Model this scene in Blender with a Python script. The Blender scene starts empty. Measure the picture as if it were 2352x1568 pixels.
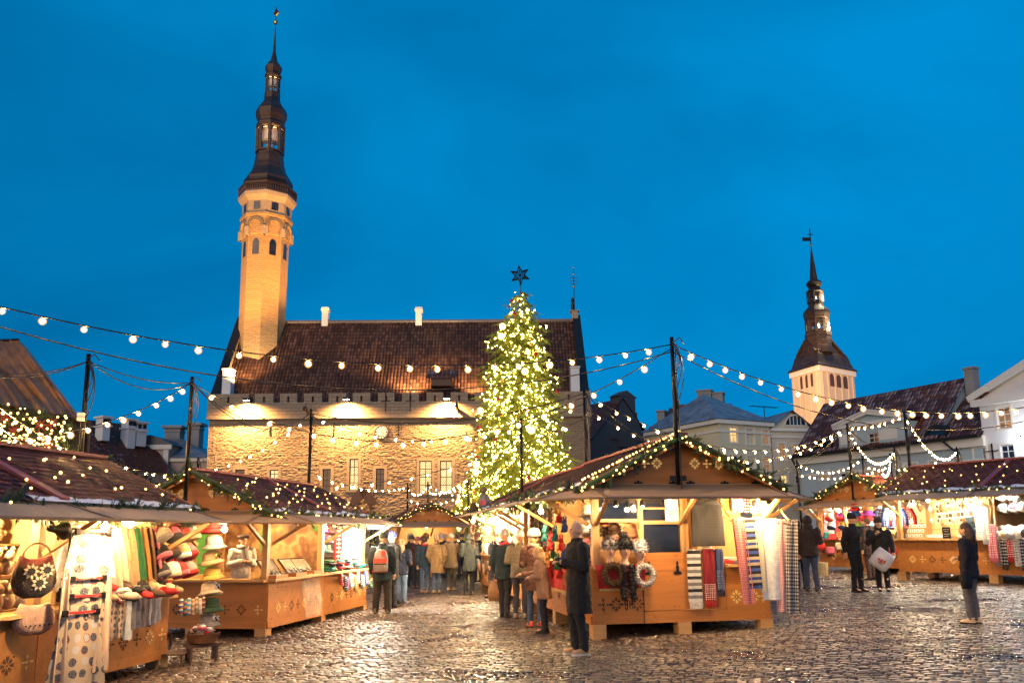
import bpy, math, random
import numpy as np
from mathutils import Vector, Matrix, noise
random.seed(7)
RD = math.radians
scene = bpy.context.scene
COL = scene.collection
V = Vector

# ---------------------------------------------------------------- camera
CAMP = V((0, 0, 1.68)); PITCH = RD(10.0); ROLL = RD(-0.6); FPX = 1850.0
CR = Matrix.Rotation(RD(90) + PITCH, 3, 'X') @ Matrix.Rotation(ROLL, 3, 'Z')
cam = bpy.data.cameras.new('camera'); camo = bpy.data.objects.new('camera', cam); COL.objects.link(camo)
camo.location = CAMP; camo.rotation_euler = CR.to_euler()
cam.lens = FPX / 2352 * 36; cam.sensor_width = 36; cam.shift_y = 115 / 2352; cam.clip_end = 2000; cam.clip_start = 0.1
scene.camera = camo

def gz(x, y=0):                       # the square rises gently to the right
    return 0.033 * 14 * math.tanh(x / 14)
def ray(px, py): return CR @ V(((px - 1176) / FPX, -(py - 899) / FPX, -1))
def at(px, py, Y):                    # the point at distance Y ahead seen at a photo position: a surveying aid
    d = ray(px, py); return CAMP + d * (Y / d.y)
def gnd(px, py):
    d = ray(px, py); z = 0
    for _ in range(12):
        p = CAMP + d * ((z - CAMP.z) / d.z); z = gz(p.x)
    return V((p.x, p.y, z))

# ---------------------------------------------------------------- mesh builder
class MB:
    def __init__(s): s.v = []; s.f = []; s.m = []; s.uv = []; s.r = []; s.cm = 0; s.M = Matrix.Identity(4); s.rv = None
    def add(s, vs, fs, uvs=None, m=None):
        o = len(s.v); M = s.M
        s.v += [tuple(M @ V(p)) for p in vs]
        r = random.random() if s.rv is None else s.rv
        for i, f in enumerate(fs):
            s.f.append(tuple(o + k for k in f)); s.m.append(s.cm if m is None else m); s.r.append(r)
            s.uv.append(uvs[i] if uvs else None)
        return s
    def box(s, a, b, m=None, bv=0.0):
        x0, y0, z0 = a; x1, y1, z1 = b
        if x0 > x1: x0, x1 = x1, x0
        if y0 > y1: y0, y1 = y1, y0
        if z0 > z1: z0, z1 = z1, z0
        P = [(x0,y0,z0),(x1,y0,z0),(x1,y1,z0),(x0,y1,z0),(x0,y0,z1),(x1,y0,z1),(x1,y1,z1),(x0,y1,z1)]
        return s.add(P, [(0,3,2,1),(4,5,6,7),(0,1,5,4),(1,2,6,5),(2,3,7,6),(3,0,4,7)], m=m)
    def bar(s, p, q, w, h=None, m=None, up=(0,0,1)):      # a straight bar of w x h section
        p, q = V(p), V(q); h = h or w; d = (q - p).normalized(); u = V(up)
        if abs(d.dot(u)) > .98: u = V((1,0,0))
        a = d.cross(u).normalized() * (w/2); b = a.cross(d).normalized() * (h/2)
        P = [p-a-b, p+a-b, p+a+b, p-a+b, q-a-b, q+a-b, q+a+b, q-a+b]
        return s.add(P, [(0,3,2,1),(4,5,6,7),(0,1,5,4),(1,2,6,5),(2,3,7,6),(3,0,4,7)], m=m)
    def tube(s, pts, rad, n=8, m=None, cap=True, flat=None):
        pts = [V(p) for p in pts]
        if not hasattr(rad, '__len__'): rad = [rad]*len(pts)
        vs = []; prev = None
        for i, p in enumerate(pts):
            d = (pts[min(i+1, len(pts)-1)] - pts[max(i-1, 0)]).normalized()
            if prev is None:
                u = V((0,0,1)) if abs(d.z) < .9 else V((0,1,0))
                a = d.cross(u).normalized()
            else: a = (prev - d * prev.dot(d)).normalized()
            prev = a; b = d.cross(a); fl = 1 if flat is None else flat
            for k in range(n):
                t = 2*math.pi*k/n; vs.append(p + a*math.cos(t)*rad[i] + b*math.sin(t)*rad[i]*fl)
        fs = [(i*n+k, i*n+(k+1)%n, (i+1)*n+(k+1)%n, (i+1)*n+k) for i in range(len(pts)-1) for k in range(n)]
        if cap: fs += [tuple(reversed(range(n))), tuple(range((len(pts)-1)*n, len(pts)*n))]
        return s.add(vs, fs, m=m)
    def lathe(s, prof, c=(0,0,0), n=16, a0=0.0, m=None, sx=1, sy=1, cap=True):   # prof [(r,z)]
        vs = [(c[0]+r*math.cos(a0+2*math.pi*k/n)*sx, c[1]+r*math.sin(a0+2*math.pi*k/n)*sy, c[2]+z) for r, z in prof for k in range(n)]
        fs = [(i*n+k, i*n+(k+1)%n, (i+1)*n+(k+1)%n, (i+1)*n+k) for i in range(len(prof)-1) for k in range(n)]
        if cap: fs += [tuple(reversed(range(n))), tuple(range((len(prof)-1)*n, len(prof)*n))]
        return s.add(vs, fs, m=m)
    def ball(s, c, r, n=10, m=None, k=6):
        rx, ry, rz = r if hasattr(r, '__len__') else (r, r, r); c = V(c)
        vs = [c + V((0,0,-rz))]; fs = []
        for i in range(1, k):
            t = -math.pi/2 + math.pi*i/k
            for j in range(n):
                a = 2*math.pi*j/n; vs.append(c + V((rx*math.cos(t)*math.cos(a), ry*math.cos(t)*math.sin(a), rz*math.sin(t))))
        vs.append(c + V((0,0,rz))); L = len(vs)-1
        for j in range(n):
            fs.append((0, 1+(j+1)%n, 1+j)); fs.append((L, 1+(k-2)*n+j, 1+(k-2)*n+(j+1)%n))
        for i in range(k-2):
            for j in range(n):
                fs.append((1+i*n+j, 1+i*n+(j+1)%n, 1+(i+1)*n+(j+1)%n, 1+(i+1)*n+j))
        return s.add(vs, fs, m=m)
    def prism(s, poly, t, m=None, plane='xz', y=0.0):      # 2-D outline given thickness t behind y
        n = len(poly)
        f3 = (lambda a, b, d: (a, d, b)) if plane == 'xz' else ((lambda a, b, d: (a, b, d)) if plane == 'xy' else (lambda a, b, d: (d, a, b)))
        vs = [f3(a, b, y) for a, b in poly] + [f3(a, b, y+t) for a, b in poly]
        fs = [tuple(range(n)), tuple(reversed(range(n, 2*n)))] + [(i, n+i, n+(i+1)%n, (i+1)%n) for i in range(n)]
        return s.add(vs, fs, m=m)
    def quad(s, a, b, c, d, uv=None, m=None): return s.add([a,b,c,d], [(0,1,2,3)], [uv] if uv else None, m=m)
    def sheet(s, fn, nu, nv, m=None, thick=0.0, us=1.0, vs_=1.0):      # fn(u,v)->point ; optional thickness along +normal-ish y
        P = [fn(i/nu, j/nv) for j in range(nv+1) for i in range(nu+1)]
        fs = []; uv = []
        for j in range(nv):
            for i in range(nu):
                a = j*(nu+1)+i; fs.append((a, a+1, a+nu+2, a+nu+1))
                uv.append(((i/nu*us, j/nv*vs_), ((i+1)/nu*us, j/nv*vs_), ((i+1)/nu*us, (j+1)/nv*vs_), (i/nu*us, (j+1)/nv*vs_)))
        return s.add(P, fs, uv, m=m)
    def mesh(s, name, mats, smooth=False):
        me = bpy.data.meshes.new(name); me.from_pydata(s.v, [], s.f); me.update()
        for x in mats: me.materials.append(x)
        me.polygons.foreach_set('material_index', s.m)
        if smooth: me.polygons.foreach_set('use_smooth', [True]*len(s.f))
        at_ = me.attributes.new('rnd', 'FLOAT', 'FACE'); at_.data.foreach_set('value', s.r)
        if any(u is not None for u in s.uv):
            ul = me.uv_layers.new(name='UVMap'); k = 0; buf = np.zeros(len(me.loops)*2, dtype=np.float32)
            for f, u in zip(s.f, s.uv):
                if u is not None:
                    for j in range(len(f)): buf[2*(k+j)] = u[j][0]; buf[2*(k+j)+1] = u[j][1]
                k += len(f)
            ul.data.foreach_set('uv', buf)
        return me
    def build(s, name, mats, parent=None, smooth=False, loc=None, rotz=None):
        if not isinstance(mats, (list, tuple)): mats = [mats]
        o = bpy.data.objects.new(name, s.mesh(name, mats, smooth)); COL.objects.link(o)
        if parent is not None: o.parent = parent
        if loc is not None: o.location = loc
        if rotz is not None: o.rotation_euler = (0, 0, rotz)
        return o

def tag(o, label=None, cat=None, group=None, kind=None):
    if label: o['label'] = label
    if cat: o['category'] = cat
    if group: o['group'] = group
    if kind: o['kind'] = kind
    return o
def thing(name, label, cat, loc=(0,0,0), rotz=0.0, group=None, M=None):
    o = bpy.data.objects.new(name, None); COL.objects.link(o); o.empty_display_size = .1
    if M is not None: o.matrix_world = M
    else: o.location = loc; o.rotation_euler = (0, 0, rotz)
    return tag(o, label, cat, group)
def inst(name, me, parent=None, loc=(0,0,0), rot=(0,0,0), sc=1.0):
    o = bpy.data.objects.new(name, me); COL.objects.link(o)
    if parent is not None: o.parent = parent
    o.location = loc; o.rotation_euler = rot
    o.scale = sc if hasattr(sc, '__len__') else (sc, sc, sc)
    return o
ORD = ['first','second','third','fourth','fifth','sixth','seventh','eighth','ninth','tenth','eleventh','twelfth','thirteenth','fourteenth','fifteenth','sixteenth']

# ---------------------------------------------------------------- materials
class NT:
    def __init__(s, name):
        s.mat = bpy.data.materials.new(name); s.mat.use_nodes = True; s.t = s.mat.node_tree
        s.b = s.t.nodes['Principled BSDF']; s.out = s.t.nodes['Material Output']
    def n(s, ty, **kw):
        nd = s.t.nodes.new(ty)
        for k, v in kw.items():
            if k.startswith('i_'):
                key = k[2:]; key = int(key) if key.isdigit() else key.replace('_', ' ')
                s.set(nd.inputs[key], v)
            else: setattr(nd, k, v)
        return nd
    def set(s, inp, v):
        if isinstance(v, bpy.types.NodeSocket): s.t.links.new(v, inp)
        elif isinstance(v, bpy.types.Node): s.t.links.new(v.outputs[0], inp)
        else: inp.default_value = v
    def math(s, op, a, b=0.0, c=None):
        nd = s.t.nodes.new('ShaderNodeMath'); nd.operation = op
        s.set(nd.inputs[0], a); s.set(nd.inputs[1], b)
        if c is not None: s.set(nd.inputs[2], c)
        return nd.outputs[0]
    def mix(s, f, a, b, bl='MIX'):
        nd = s.t.nodes.new('ShaderNodeMix'); nd.data_type = 'RGBA'; nd.blend_type = bl
        s.set(nd.inputs[0], f); s.set(nd.inputs[6], c4(a)); s.set(nd.inputs[7], c4(b)); return nd.outputs[2]
    def ramp(s, f, stops, interp='LINEAR'):
        nd = s.t.nodes.new('ShaderNodeValToRGB'); nd.color_ramp.interpolation = interp; el = nd.color_ramp.elements
        while len(el) < len(stops): el.new(.5)
        for e, (p, c) in zip(el, stops): e.position = p; e.color = c4(c)
        s.set(nd.inputs[0], f); return nd.outputs[0]
    def noise(s, scale, vec=None, detail=4, rough=.6, out=0):
        nd = s.n('ShaderNodeTexNoise'); nd.inputs['Scale'].default_value = scale; nd.inputs['Detail'].default_value = detail; nd.inputs['Roughness'].default_value = rough
        s.set(nd.inputs['Vector'], vec if vec is not None else s.obj()); return nd.outputs[out]
    def obj(s): return s.n('ShaderNodeTexCoord').outputs['Object']
    def uv(s): return s.n('ShaderNodeTexCoord').outputs['UV']
    def mapping(s, vec, sc=(1,1,1), rot=(0,0,0), loc=(0,0,0)):
        nd = s.n('ShaderNodeMapping'); nd.inputs['Scale'].default_value = sc; nd.inputs['Rotation'].default_value = rot; nd.inputs['Location'].default_value = loc
        s.set(nd.inputs['Vector'], vec); return nd.outputs[0]
    def sep(s, vec): nd = s.n('ShaderNodeSeparateXYZ'); s.set(nd.inputs[0], vec); return nd.outputs
    def comb(s, x, y, z=0.0): nd = s.n('ShaderNodeCombineXYZ'); s.set(nd.inputs[0], x); s.set(nd.inputs[1], y); s.set(nd.inputs[2], z); return nd.outputs[0]
    def rnd(s): return s.n('ShaderNodeAttribute', attribute_name='rnd').outputs['Fac']
    def bump(s, h, strength=.5, dist=.02, normal=None):
        nd = s.n('ShaderNodeBump'); nd.inputs['Strength'].default_value = strength; nd.inputs['Distance'].default_value = dist
        s.set(nd.inputs['Height'], h)
        if normal is not None: s.set(nd.inputs['Normal'], normal)
        s.set(s.b.inputs['Normal'], nd.outputs[0]); return nd.outputs[0]
    def fin(s, col=None, rough=None, metal=None, spec=None, emit=None, es=None):
        if col is not None: s.set(s.b.inputs['Base Color'], c4(col))
        if rough is not None: s.set(s.b.inputs['Roughness'], rough)
        if metal is not None: s.set(s.b.inputs['Metallic'], metal)
        if spec is not None: s.set(s.b.inputs['Specular IOR Level'], spec)
        if emit is not None: s.set(s.b.inputs['Emission Color'], c4(emit)); s.set(s.b.inputs['Emission Strength'], es)
        return s.mat
def c4(c): return (*c, 1.0) if isinstance(c, (tuple, list)) and len(c) == 3 else c
_mc = {}
def flat(c, rough=.7, var=.25, scale=9.0, bump=.0, bs=60.0, metal=0.0, name=None, bd=.01):
    """a plain material with a little colour mottling and surface grain"""
    key = (tuple(round(x, 3) for x in c), rough, var, scale, bump, bs, metal)
    if key in _mc: return _mc[key]
    k = NT(name or 'plain'); nz = k.noise(scale, detail=5)
    lo = tuple(x*(1-var) for x in c); hi = tuple(min(1, x*(1+var)) for x in c)
    col = k.ramp(nz, [(.3, lo), (.7, hi)])
    if bump: k.bump(k.noise(bs, detail=3), bump, bd)
    _mc[key] = k.fin(col, rough, metal); return _mc[key]
def fabric(c, scale=55.0, bump=.6, var=.2): return flat(c, .92, var, 14, bump, scale, name='fabric', bd=.012)
def emitter(c, s, name='glow', sample=True):
    k = NT(name); m = k.fin((0,0,0), .5, emit=c, es=s)
    if not sample: m.cycles.emission_sampling = 'NONE'
    return m
def wood(c, along='x', scale=1.0, rough=.55, dark=.55, knots=True, name='wood'):
    k = NT(name); o = k.obj(); sc = {'x': (.7, 9, 9), 'y': (9, .7, 9), 'z': (9, 9, .7)}[along]
    m = k.mapping(o, tuple(x*scale for x in sc))
    w = k.noise(1.6, m, 5, .65); w2 = k.noise(7, m, 3, .6)
    f = k.math('ADD', k.math('MULTIPLY', w, .75), k.math('MULTIPLY', w2, .25))
    col = k.ramp(f, [(.32, tuple(x*dark for x in c)), (.5, c), (.68, tuple(min(1, x*1.18) for x in c))])
    col = k.mix(k.math('MULTIPLY', k.noise(.9*scale, o, 2), .35), col, tuple(x*.75 for x in c))
    if knots:
        vo = k.n('ShaderNodeTexVoronoi'); vo.inputs['Scale'].default_value = 3.2; k.set(vo.inputs['Vector'], k.mapping(o, (1,1,1.0)))
        kn = k.ramp(vo.outputs['Distance'], [(0.0, (1,1,1)), (.05, (.8,.8,.8)), (.085, (0,0,0))])
        col = k.mix(k.math('MULTIPLY', kn, .55), col, tuple(x*.35 for x in c))
    k.bump(f, .15, .01); return k.fin(col, rough)
# ---------------------------------------------------------------- shared materials
M = {}
M['ply'] = wood((.46,.172,.034), 'x', .8, .5, .66, name='golden_plywood')
M['pine'] = wood((.54,.29,.105), 'z', 1.0, .55, .7, name='pine')
M['pine_x'] = wood((.54,.29,.105), 'x', 1.0, .55, .7, name='pine_long')
M['awning'] = wood((.38,.25,.15), 'x', .5, .6, .8, False, name='awning_board')
M['pale_wood'] = wood((.60,.37,.16), 'z', .7, .6, .8, name='pale_boards')
M['dark_wood'] = wood((.10,.045,.02), 'x', 1.2, .5, .6, False, name='dark_wood')
M['cut_dark'] = flat((.10,.04,.012), .8, .3)
M['cut_lit'] = emitter((1,.58,.18), .55, 'lit_cutout', False)  # light from inside showing through the gable cutouts, put in as emission
M['cut_pale'] = flat((.78,.52,.18), .7, .1)  # pale and dark cutouts
M['iron'] = flat((.018,.017,.016), .45, .3, 20, .2, 80, .6)
M['black_steel'] = flat((.02,.019,.018), .35, .3, 8, .1, 50, .7)
M['cable'] = flat((.02,.018,.016), .4, .2)
M['snow'] = flat((.78,.80,.84), .75, .08, 20, .6, 35)
M['white_paint'] = flat((.75,.72,.66), .6, .08)
M['gold'] = flat((.8,.48,.12), .3, .1, 6, 0, 60, 1.0)
M['fabric_red'] = fabric((.36,.012,.02))
M['bulb'] = emitter((1,.53,.16), 620, 'bulb_core')
def halo_shell():  # faintly emissive see-through shell imitating the glow round each bulb
    k = NT('bulb_halo'); e = k.n('ShaderNodeEmission'); e.inputs[0].default_value = (1,.50,.12,1); e.inputs[1].default_value = 2.2; t = k.n('ShaderNodeBsdfTransparent'); x = k.n('ShaderNodeMixShader'); x.inputs[0].default_value = .34; k.t.links.new(t.outputs[0], x.inputs[1]); k.t.links.new(e.outputs[0], x.inputs[2]); k.t.links.new(x.outputs[0], k.out.inputs['Surface']); k.mat.cycles.emission_sampling = 'NONE'; return k.mat
M['halo_shell'] = halo_shell()
M['tiny'] = emitter((1,.56,.16), 7, 'fairy_light'); M['tree_light'] = emitter((1,.62,.14), 52, 'tree_light')
M['cool'] = emitter((.75,.85,1), 18, 'cool_tube')
M['lamp_glow'] = emitter((1,.82,.55), 60, 'lamp_glass', sample=False)

def shingles():
    k = NT('roof_shingles'); r = k.rnd()
    col = k.ramp(r, [(0, (.075,.017,.012)), (.5, (.125,.028,.019)), (1, (.18,.044,.03))])
    g = k.noise(9, detail=6); col = k.mix(k.math('MULTIPLY', g, .35), col, (.05,.016,.012))
    k.bump(k.noise(160, detail=2), .5, .006)
    return k.fin(col, k.ramp(k.noise(4), [(.35, (.5,)*3), (.7, (.8,)*3)]), spec=.25)
M['shingle'] = shingles()
M['ridge_red'] = flat((.26,.055,.05), .45, .2, 5)

def cobble():
    k = NT('wet_cobbles'); o = k.obj(); r = k.rnd()
    c = k.ramp(r, [(0, (.030,.016,.007)), (.35, (.064,.034,.015)), (.7, (.098,.053,.024)), (1, (.15,.084,.040))])
    n1 = k.noise(16, o, 6, .7); c = k.mix(k.math('MULTIPLY', n1, .5), c, (.03,.02,.014))
    wet = k.noise(.55, o, 4, .6); fine = k.noise(26, o, 4, .7)
    rg = k.math('ADD', k.ramp(wet, [(.32, (.16,)*3), (.68, (.34,)*3)]), k.math('MULTIPLY', fine, .14))
    k.bump(k.math('ADD', fine, k.math('MULTIPLY', k.noise(70, o, 3), .3)), .25, .006)
    k.set(k.b.inputs['Coat Weight'], .5); k.set(k.b.inputs['Coat Roughness'], .24); return k.fin(c, rg, spec=.7)
M['cobble'] = cobble()
M['grout'] = flat((.03,.026,.022), .55, .3, 12, .6, 60)

def far_cobble():
    k = NT('far_paving'); o = k.obj()
    br = k.n('ShaderNodeTexBrick', i_Color1=c4((.11,.09,.07)), i_Color2=c4((.06,.05,.042)), i_Mortar=c4((.02,.018,.016)))
    br.inputs['Scale'].default_value = 1; br.inputs['Brick Width'].default_value = .27; br.inputs['Row Height'].default_value = .16; br.inputs['Mortar Size'].default_value = .02
    k.set(br.inputs['Vector'], k.mix(.04, o, k.noise(1.5, o, 2, out=1), 'ADD'))
    k.bump(br.outputs['Fac'], .6, -.03); return k.fin(br.outputs['Color'], .38)
M['far_cobble'] = far_cobble()

def stone(c1, c2, mort, w=.8, h=.32, rub=1.0, name='limestone', bumpd=.12):
    """rough coursed limestone on a wall: object x along the wall, z up"""
    k = NT(name); o = k.obj(); s = k.sep(o)
    uvw = k.comb(k.math('ADD', s[0], s[1]), s[2], 0.0)
    dis = k.noise(1.1, o, 3, .6, out=1)
    vec = k.mix(.10*rub, uvw, dis, 'ADD')
    br = k.n('ShaderNodeTexBrick', i_Color1=c4(c1), i_Color2=c4(c2), i_Mortar=c4(mort)); br.inputs['Scale'].default_value = 1
    br.inputs['Brick Width'].default_value = w; br.inputs['Row Height'].default_value = h; br.inputs['Mortar Size'].default_value = .018; br.inputs['Mortar Smooth'].default_value = .6
    k.set(br.inputs['Vector'], vec)
    n1 = k.noise(1, k.mapping(o, (1.15, 1.15, 3.0)), 7, .64); n2 = k.noise(.18, o, 4)
    col = k.mix(k.math('MULTIPLY', n1, .5), br.outputs['Color'], tuple(x*.62 for x in c2))
    col = k.mix(k.ramp(n2, [(.4, (0,0,0)), (.75, (.55,)*3)]), col, tuple(x*.8 for x in c1))
    hgt = k.math('ADD', k.math('MULTIPLY', n1, 1.25*rub), k.math('MULTIPLY', br.outputs['Fac'], -.35))
    k.bump(hgt, 1.0, bumpd); return k.fin(col, .88)
M['hall_rubble'] = stone((.44,.32,.20), (.36,.25,.15), (.24,.17,.10), .7, .24, 1.0, 'hall_rubble', .12)
M['hall_ashlar'] = stone((.46,.34,.22), (.36,.26,.17), (.2,.14,.09), .8, .33, .25, 'hall_ashlar', .12)
M['tower_stone'] = stone((.52,.34,.17), (.45,.29,.13), (.36,.23,.10), .6, .22, .7, 'tower_stone', .16)
M['trim_stone'] = stone((.46,.37,.26), (.40,.31,.21), (.28,.2,.13), .9, .4, .1, 'trim_stone', .02)

def tiles(c, snow=.0, pu=.22, pv=.36, name='clay_tiles', patch=True):
    """pantiles: uv in metres along the ridge and down the slope"""
    k = NT(name); s = k.sep(k.uv())
    uu = k.math('DIVIDE', s[0], pu); vv = k.math('DIVIDE', s[1], pv)
    row = k.math('FLOOR', vv); fu = k.math('FRACT', uu); fv = k.math('FRACT', vv)
    cell = k.comb(k.math('FLOOR', uu), row)
    wn = k.n('ShaderNodeTexWhiteNoise', noise_dimensions='2D'); k.set(wn.inputs['Vector'], cell)
    col = k.ramp(wn.outputs['Value'], [(0, tuple(x*.45 for x in c)), (.5, c), (1, tuple(min(1, x*1.6) for x in c))])
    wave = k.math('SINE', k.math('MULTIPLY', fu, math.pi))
    big = k.noise(.35, k.uv(), 4, .6)
    col = k.mix(k.ramp(big, [(.35, (0,0,0)), (.7, (.6,)*3)]), col, tuple(x*.35 for x in c))
    if snow:
        sn = k.math('MULTIPLY', k.math('LESS_THAN', wave, .62), k.math('GREATER_THAN', k.math('ADD', k.math('MULTIPLY', k.noise(.22, k.uv(), 3), 1.0), k.math('MULTIPLY', wn.outputs['Value'], .5)), 1.05 - snow))
        col = k.mix(sn, col, (.42,.40,.40))
    col = k.mix(k.math('MULTIPLY', k.math('GREATER_THAN', fv, .84), .7), col, tuple(x*.12 for x in c)); col = k.mix(k.math('MULTIPLY', k.math('LESS_THAN', wave, .35), .6), col, tuple(x*.2 for x in c))  # shadow gap at the foot of each tile row is darkened into the colour
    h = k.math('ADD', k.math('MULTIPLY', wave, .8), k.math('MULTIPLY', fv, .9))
    k.bump(h, 1.0, .10); return k.fin(col, k.ramp(wn.outputs['Value'], [(0, (.45,)*3), (1, (.7,)*3)]), spec=.12)
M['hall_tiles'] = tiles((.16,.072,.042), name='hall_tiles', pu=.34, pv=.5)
M['snow_tiles'] = tiles((.21,.072,.045), .26, .45, .6, 'snowy_tiles')
M['dark_tiles'] = tiles((.17,.055,.035), .05, .3, .4, 'dark_tiles')

def metal_sheet(c, name='sheet_roof'):
    k = NT(name); s = k.sep(k.uv()); f = k.math('FRACT', k.math('DIVIDE', s[0], .6)); g = k.math('FRACT', k.math('DIVIDE', s[1], 1.6))
    seam = k.math('MAXIMUM', k.math('LESS_THAN', f, .07), k.math('LESS_THAN', g, .025))
    col = k.mix(seam, k.ramp(k.noise(.7, k.uv(), 4), [(.35, tuple(x*.6 for x in c)), (.65, tuple(min(1, x*1.3) for x in c))]), tuple(x*.35 for x in c))
    k.bump(seam, .5, .03); return k.fin(col, .5, .3)
M['sheet_roof'] = metal_sheet((.26,.25,.26)); M['dark_sheet'] = metal_sheet((.05,.045,.042), 'dark_sheet'); M['brown_sheet'] = metal_sheet((.10,.05,.03), 'brown_sheet')
def copper():
    k = NT('dark_copper'); o = k.obj(); s = k.sep(o)
    f = k.math('LESS_THAN', k.math('FRACT', k.math('DIVIDE', s[2], 1.1)), .05)
    col = k.ramp(k.noise(.5, o, 5), [(.3, (.028,.019,.014)), (.7, (.075,.042,.026))]); col = k.mix(f, col, (.015,.01,.008))
    k.bump(f, .4, .05); return k.fin(col, .45, .35)
M['copper'] = copper()
def plaster(c, name='plaster', dirt=.35):
    k = NT(name); o = k.obj(); n1 = k.noise(.45, o, 6, .7); n2 = k.noise(5, o, 5, .7)
    col = k.mix(k.ramp(n1, [(.42, (0,0,0)), (.72, (dirt,)*3)]), c, tuple(x*.5 for x in c)); col = k.mix(k.math('MULTIPLY', n2, .25), col, tuple(x*.75 for x in c))
    k.bump(n2, .2, .02); return k.fin(col, .85)
M['pl_white'] = plaster((.80,.78,.76), dirt=.12); M['pl_blue'] = plaster((.44,.54,.57), dirt=.1); M['pl_green'] = plaster((.72,.66,.44), dirt=.25); M['pl_grey'] = plaster((.66,.60,.48), dirt=.45)
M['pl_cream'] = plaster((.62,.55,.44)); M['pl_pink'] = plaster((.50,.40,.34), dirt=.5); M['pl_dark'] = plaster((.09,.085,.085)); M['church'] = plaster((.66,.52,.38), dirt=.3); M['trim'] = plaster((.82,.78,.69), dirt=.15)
M['chimney'] = plaster((.34,.33,.32), dirt=.7)
def glass_dark():
    k = NT('night_glass'); return k.fin(k.ramp(k.noise(1.2), [(.4, (.008,.010,.014)), (.7, (.03,.032,.04))]), .06, spec=.8)
M['glass'] = glass_dark()
def lit_pane(c, s, name='lit_pane'):
    k = NT(name); o = k.obj(); n = k.noise(.9, o, 3); e = k.ramp(n, [(.3, tuple(x*.55 for x in c)), (.62, c), (.8, (1,.9,.62))])
    return k.fin((.02,.02,.02), .25, emit=e, es=s)
M['lit'] = lit_pane((1,.62,.22), 1.5); M['lit_dim'] = lit_pane((.85,.42,.16), .45, 'dim_pane')
def lattice(c, s):
    k = NT('leaded_pane'); o = k.sep(k.obj()); sc = 5.2
    a = k.math('FRACT', k.math('MULTIPLY', k.math('ADD', o[0], k.math('MULTIPLY', o[2], .7)), sc)); b = k.math('FRACT', k.math('MULTIPLY', k.math('SUBTRACT', o[0], k.math('MULTIPLY', o[2], .7)), sc))
    ln = k.math('MAXIMUM', k.math('LESS_THAN', a, .16), k.math('LESS_THAN', b, .16))
    e = k.mix(ln, k.ramp(k.noise(.7), [(.3, tuple(x*.6 for x in c)), (.65, c), (.85, (1,.92,.7))]), (.25,.13,.04))
    return k.fin((.02,.015,.01), .2, emit=e, es=s)
M['leaded'] = lattice((1,.66,.27), 2.0); M['leaded_dim'] = lattice((.5,.25,.10), .35)
def needles(c, name):
    k = NT(name); r = k.rnd(); col = k.ramp(r, [(0, tuple(x*.5 for x in c)), (.6, c), (1, tuple(x*1.7 for x in c))]); return k.fin(col, .6)
M['fir'] = needles((.035,.060,.018), 'fir_garland'); M['spruce'] = needles((.17,.23,.028), 'spruce_needles')
M['bark'] = flat((.08,.05,.03), .9, .3, 8, .8, 20)
# ================================================================= sky and ground
world = bpy.data.worlds.new('World'); scene.world = world; world.use_nodes = True
wt = world.node_tree; bg = wt.nodes['Background']
sky = wt.nodes.new('ShaderNodeTexSky'); sky.sky_type = 'NISHITA'; sky.sun_disc = False
SUN_EL, SUN_ROT = RD(1.5), RD(200)
sky.sun_elevation = SUN_EL; sky.sun_rotation = SUN_ROT; sky.ozone_density = 3.0; sky.air_density = 1.0; sky.dust_density = .3
def wn(ty): return wt.nodes.new(ty)
tc = wn('ShaderNodeTexCoord'); mp = wn('ShaderNodeMapping'); mp.inputs['Scale'].default_value = (1, 1, 2.2)
wt.links.new(tc.outputs['Generated'], mp.inputs[0])
nz = wn('ShaderNodeTexNoise'); nz.inputs['Scale'].default_value = 1.5; nz.inputs['Detail'].default_value = 5; nz.inputs['Roughness'].default_value = .5; nz.inputs['Distortion'].default_value = .4; wt.links.new(mp.outputs[0], nz.inputs['Vector'])
rp = wn('ShaderNodeValToRGB'); rp.color_ramp.elements[0].position = .30; rp.color_ramp.elements[0].color = (.66,.65,.69,1); rp.color_ramp.elements[1].position = .68; rp.color_ramp.elements[1].color = (1.16,1.22,1.14,1)
wt.links.new(nz.outputs[0], rp.inputs[0])
hz = wn('ShaderNodeMix'); hz.data_type = 'RGBA'; hz.blend_type = 'MULTIPLY'; hz.inputs[0].default_value = 1
# the blue hour: thin twilight cloud evens the sky out, so half of the Nishita glow is mixed with its own mean blue
ev = wn('ShaderNodeMix'); ev.data_type = 'RGBA'; ev.inputs[0].default_value = .88; ev.inputs[7].default_value = (.0, 2.15, 5.55, 1)
tint = wn('ShaderNodeMix'); tint.data_type = 'RGBA'; tint.blend_type = 'MULTIPLY'; tint.inputs[0].default_value = 1; tint.inputs[7].default_value = (.02, .62, 1.0, 1)
wt.links.new(sky.outputs[0], tint.inputs[6]); wt.links.new(tint.outputs[2], ev.inputs[6])
sx = wn('ShaderNodeSeparateXYZ'); wt.links.new(tc.outputs['Generated'], sx.inputs[0]); gl = wn('ShaderNodeMapRange'); gl.inputs[1].default_value = -.6; gl.inputs[2].default_value = .35; gl.inputs[3].default_value = .80; gl.inputs[4].default_value = 1.04; wt.links.new(sx.outputs[0], gl.inputs[0])
g2 = wn('ShaderNodeVectorMath'); g2.operation = 'SCALE'; wt.links.new(ev.outputs[2], g2.inputs[0]); wt.links.new(gl.outputs[0], g2.inputs['Scale'])     # the afterglow is a little stronger on the right
wt.links.new(g2.outputs[0], hz.inputs[6]); wt.links.new(rp.outputs[0], hz.inputs[7]); wt.links.new(hz.outputs[2], bg.inputs['Color'])
bg.inputs['Strength'].default_value = .11
sl = bpy.data.lights.new('dusk_fill', 'SUN'); so = bpy.data.objects.new('dusk_fill', sl); COL.objects.link(so)
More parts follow.
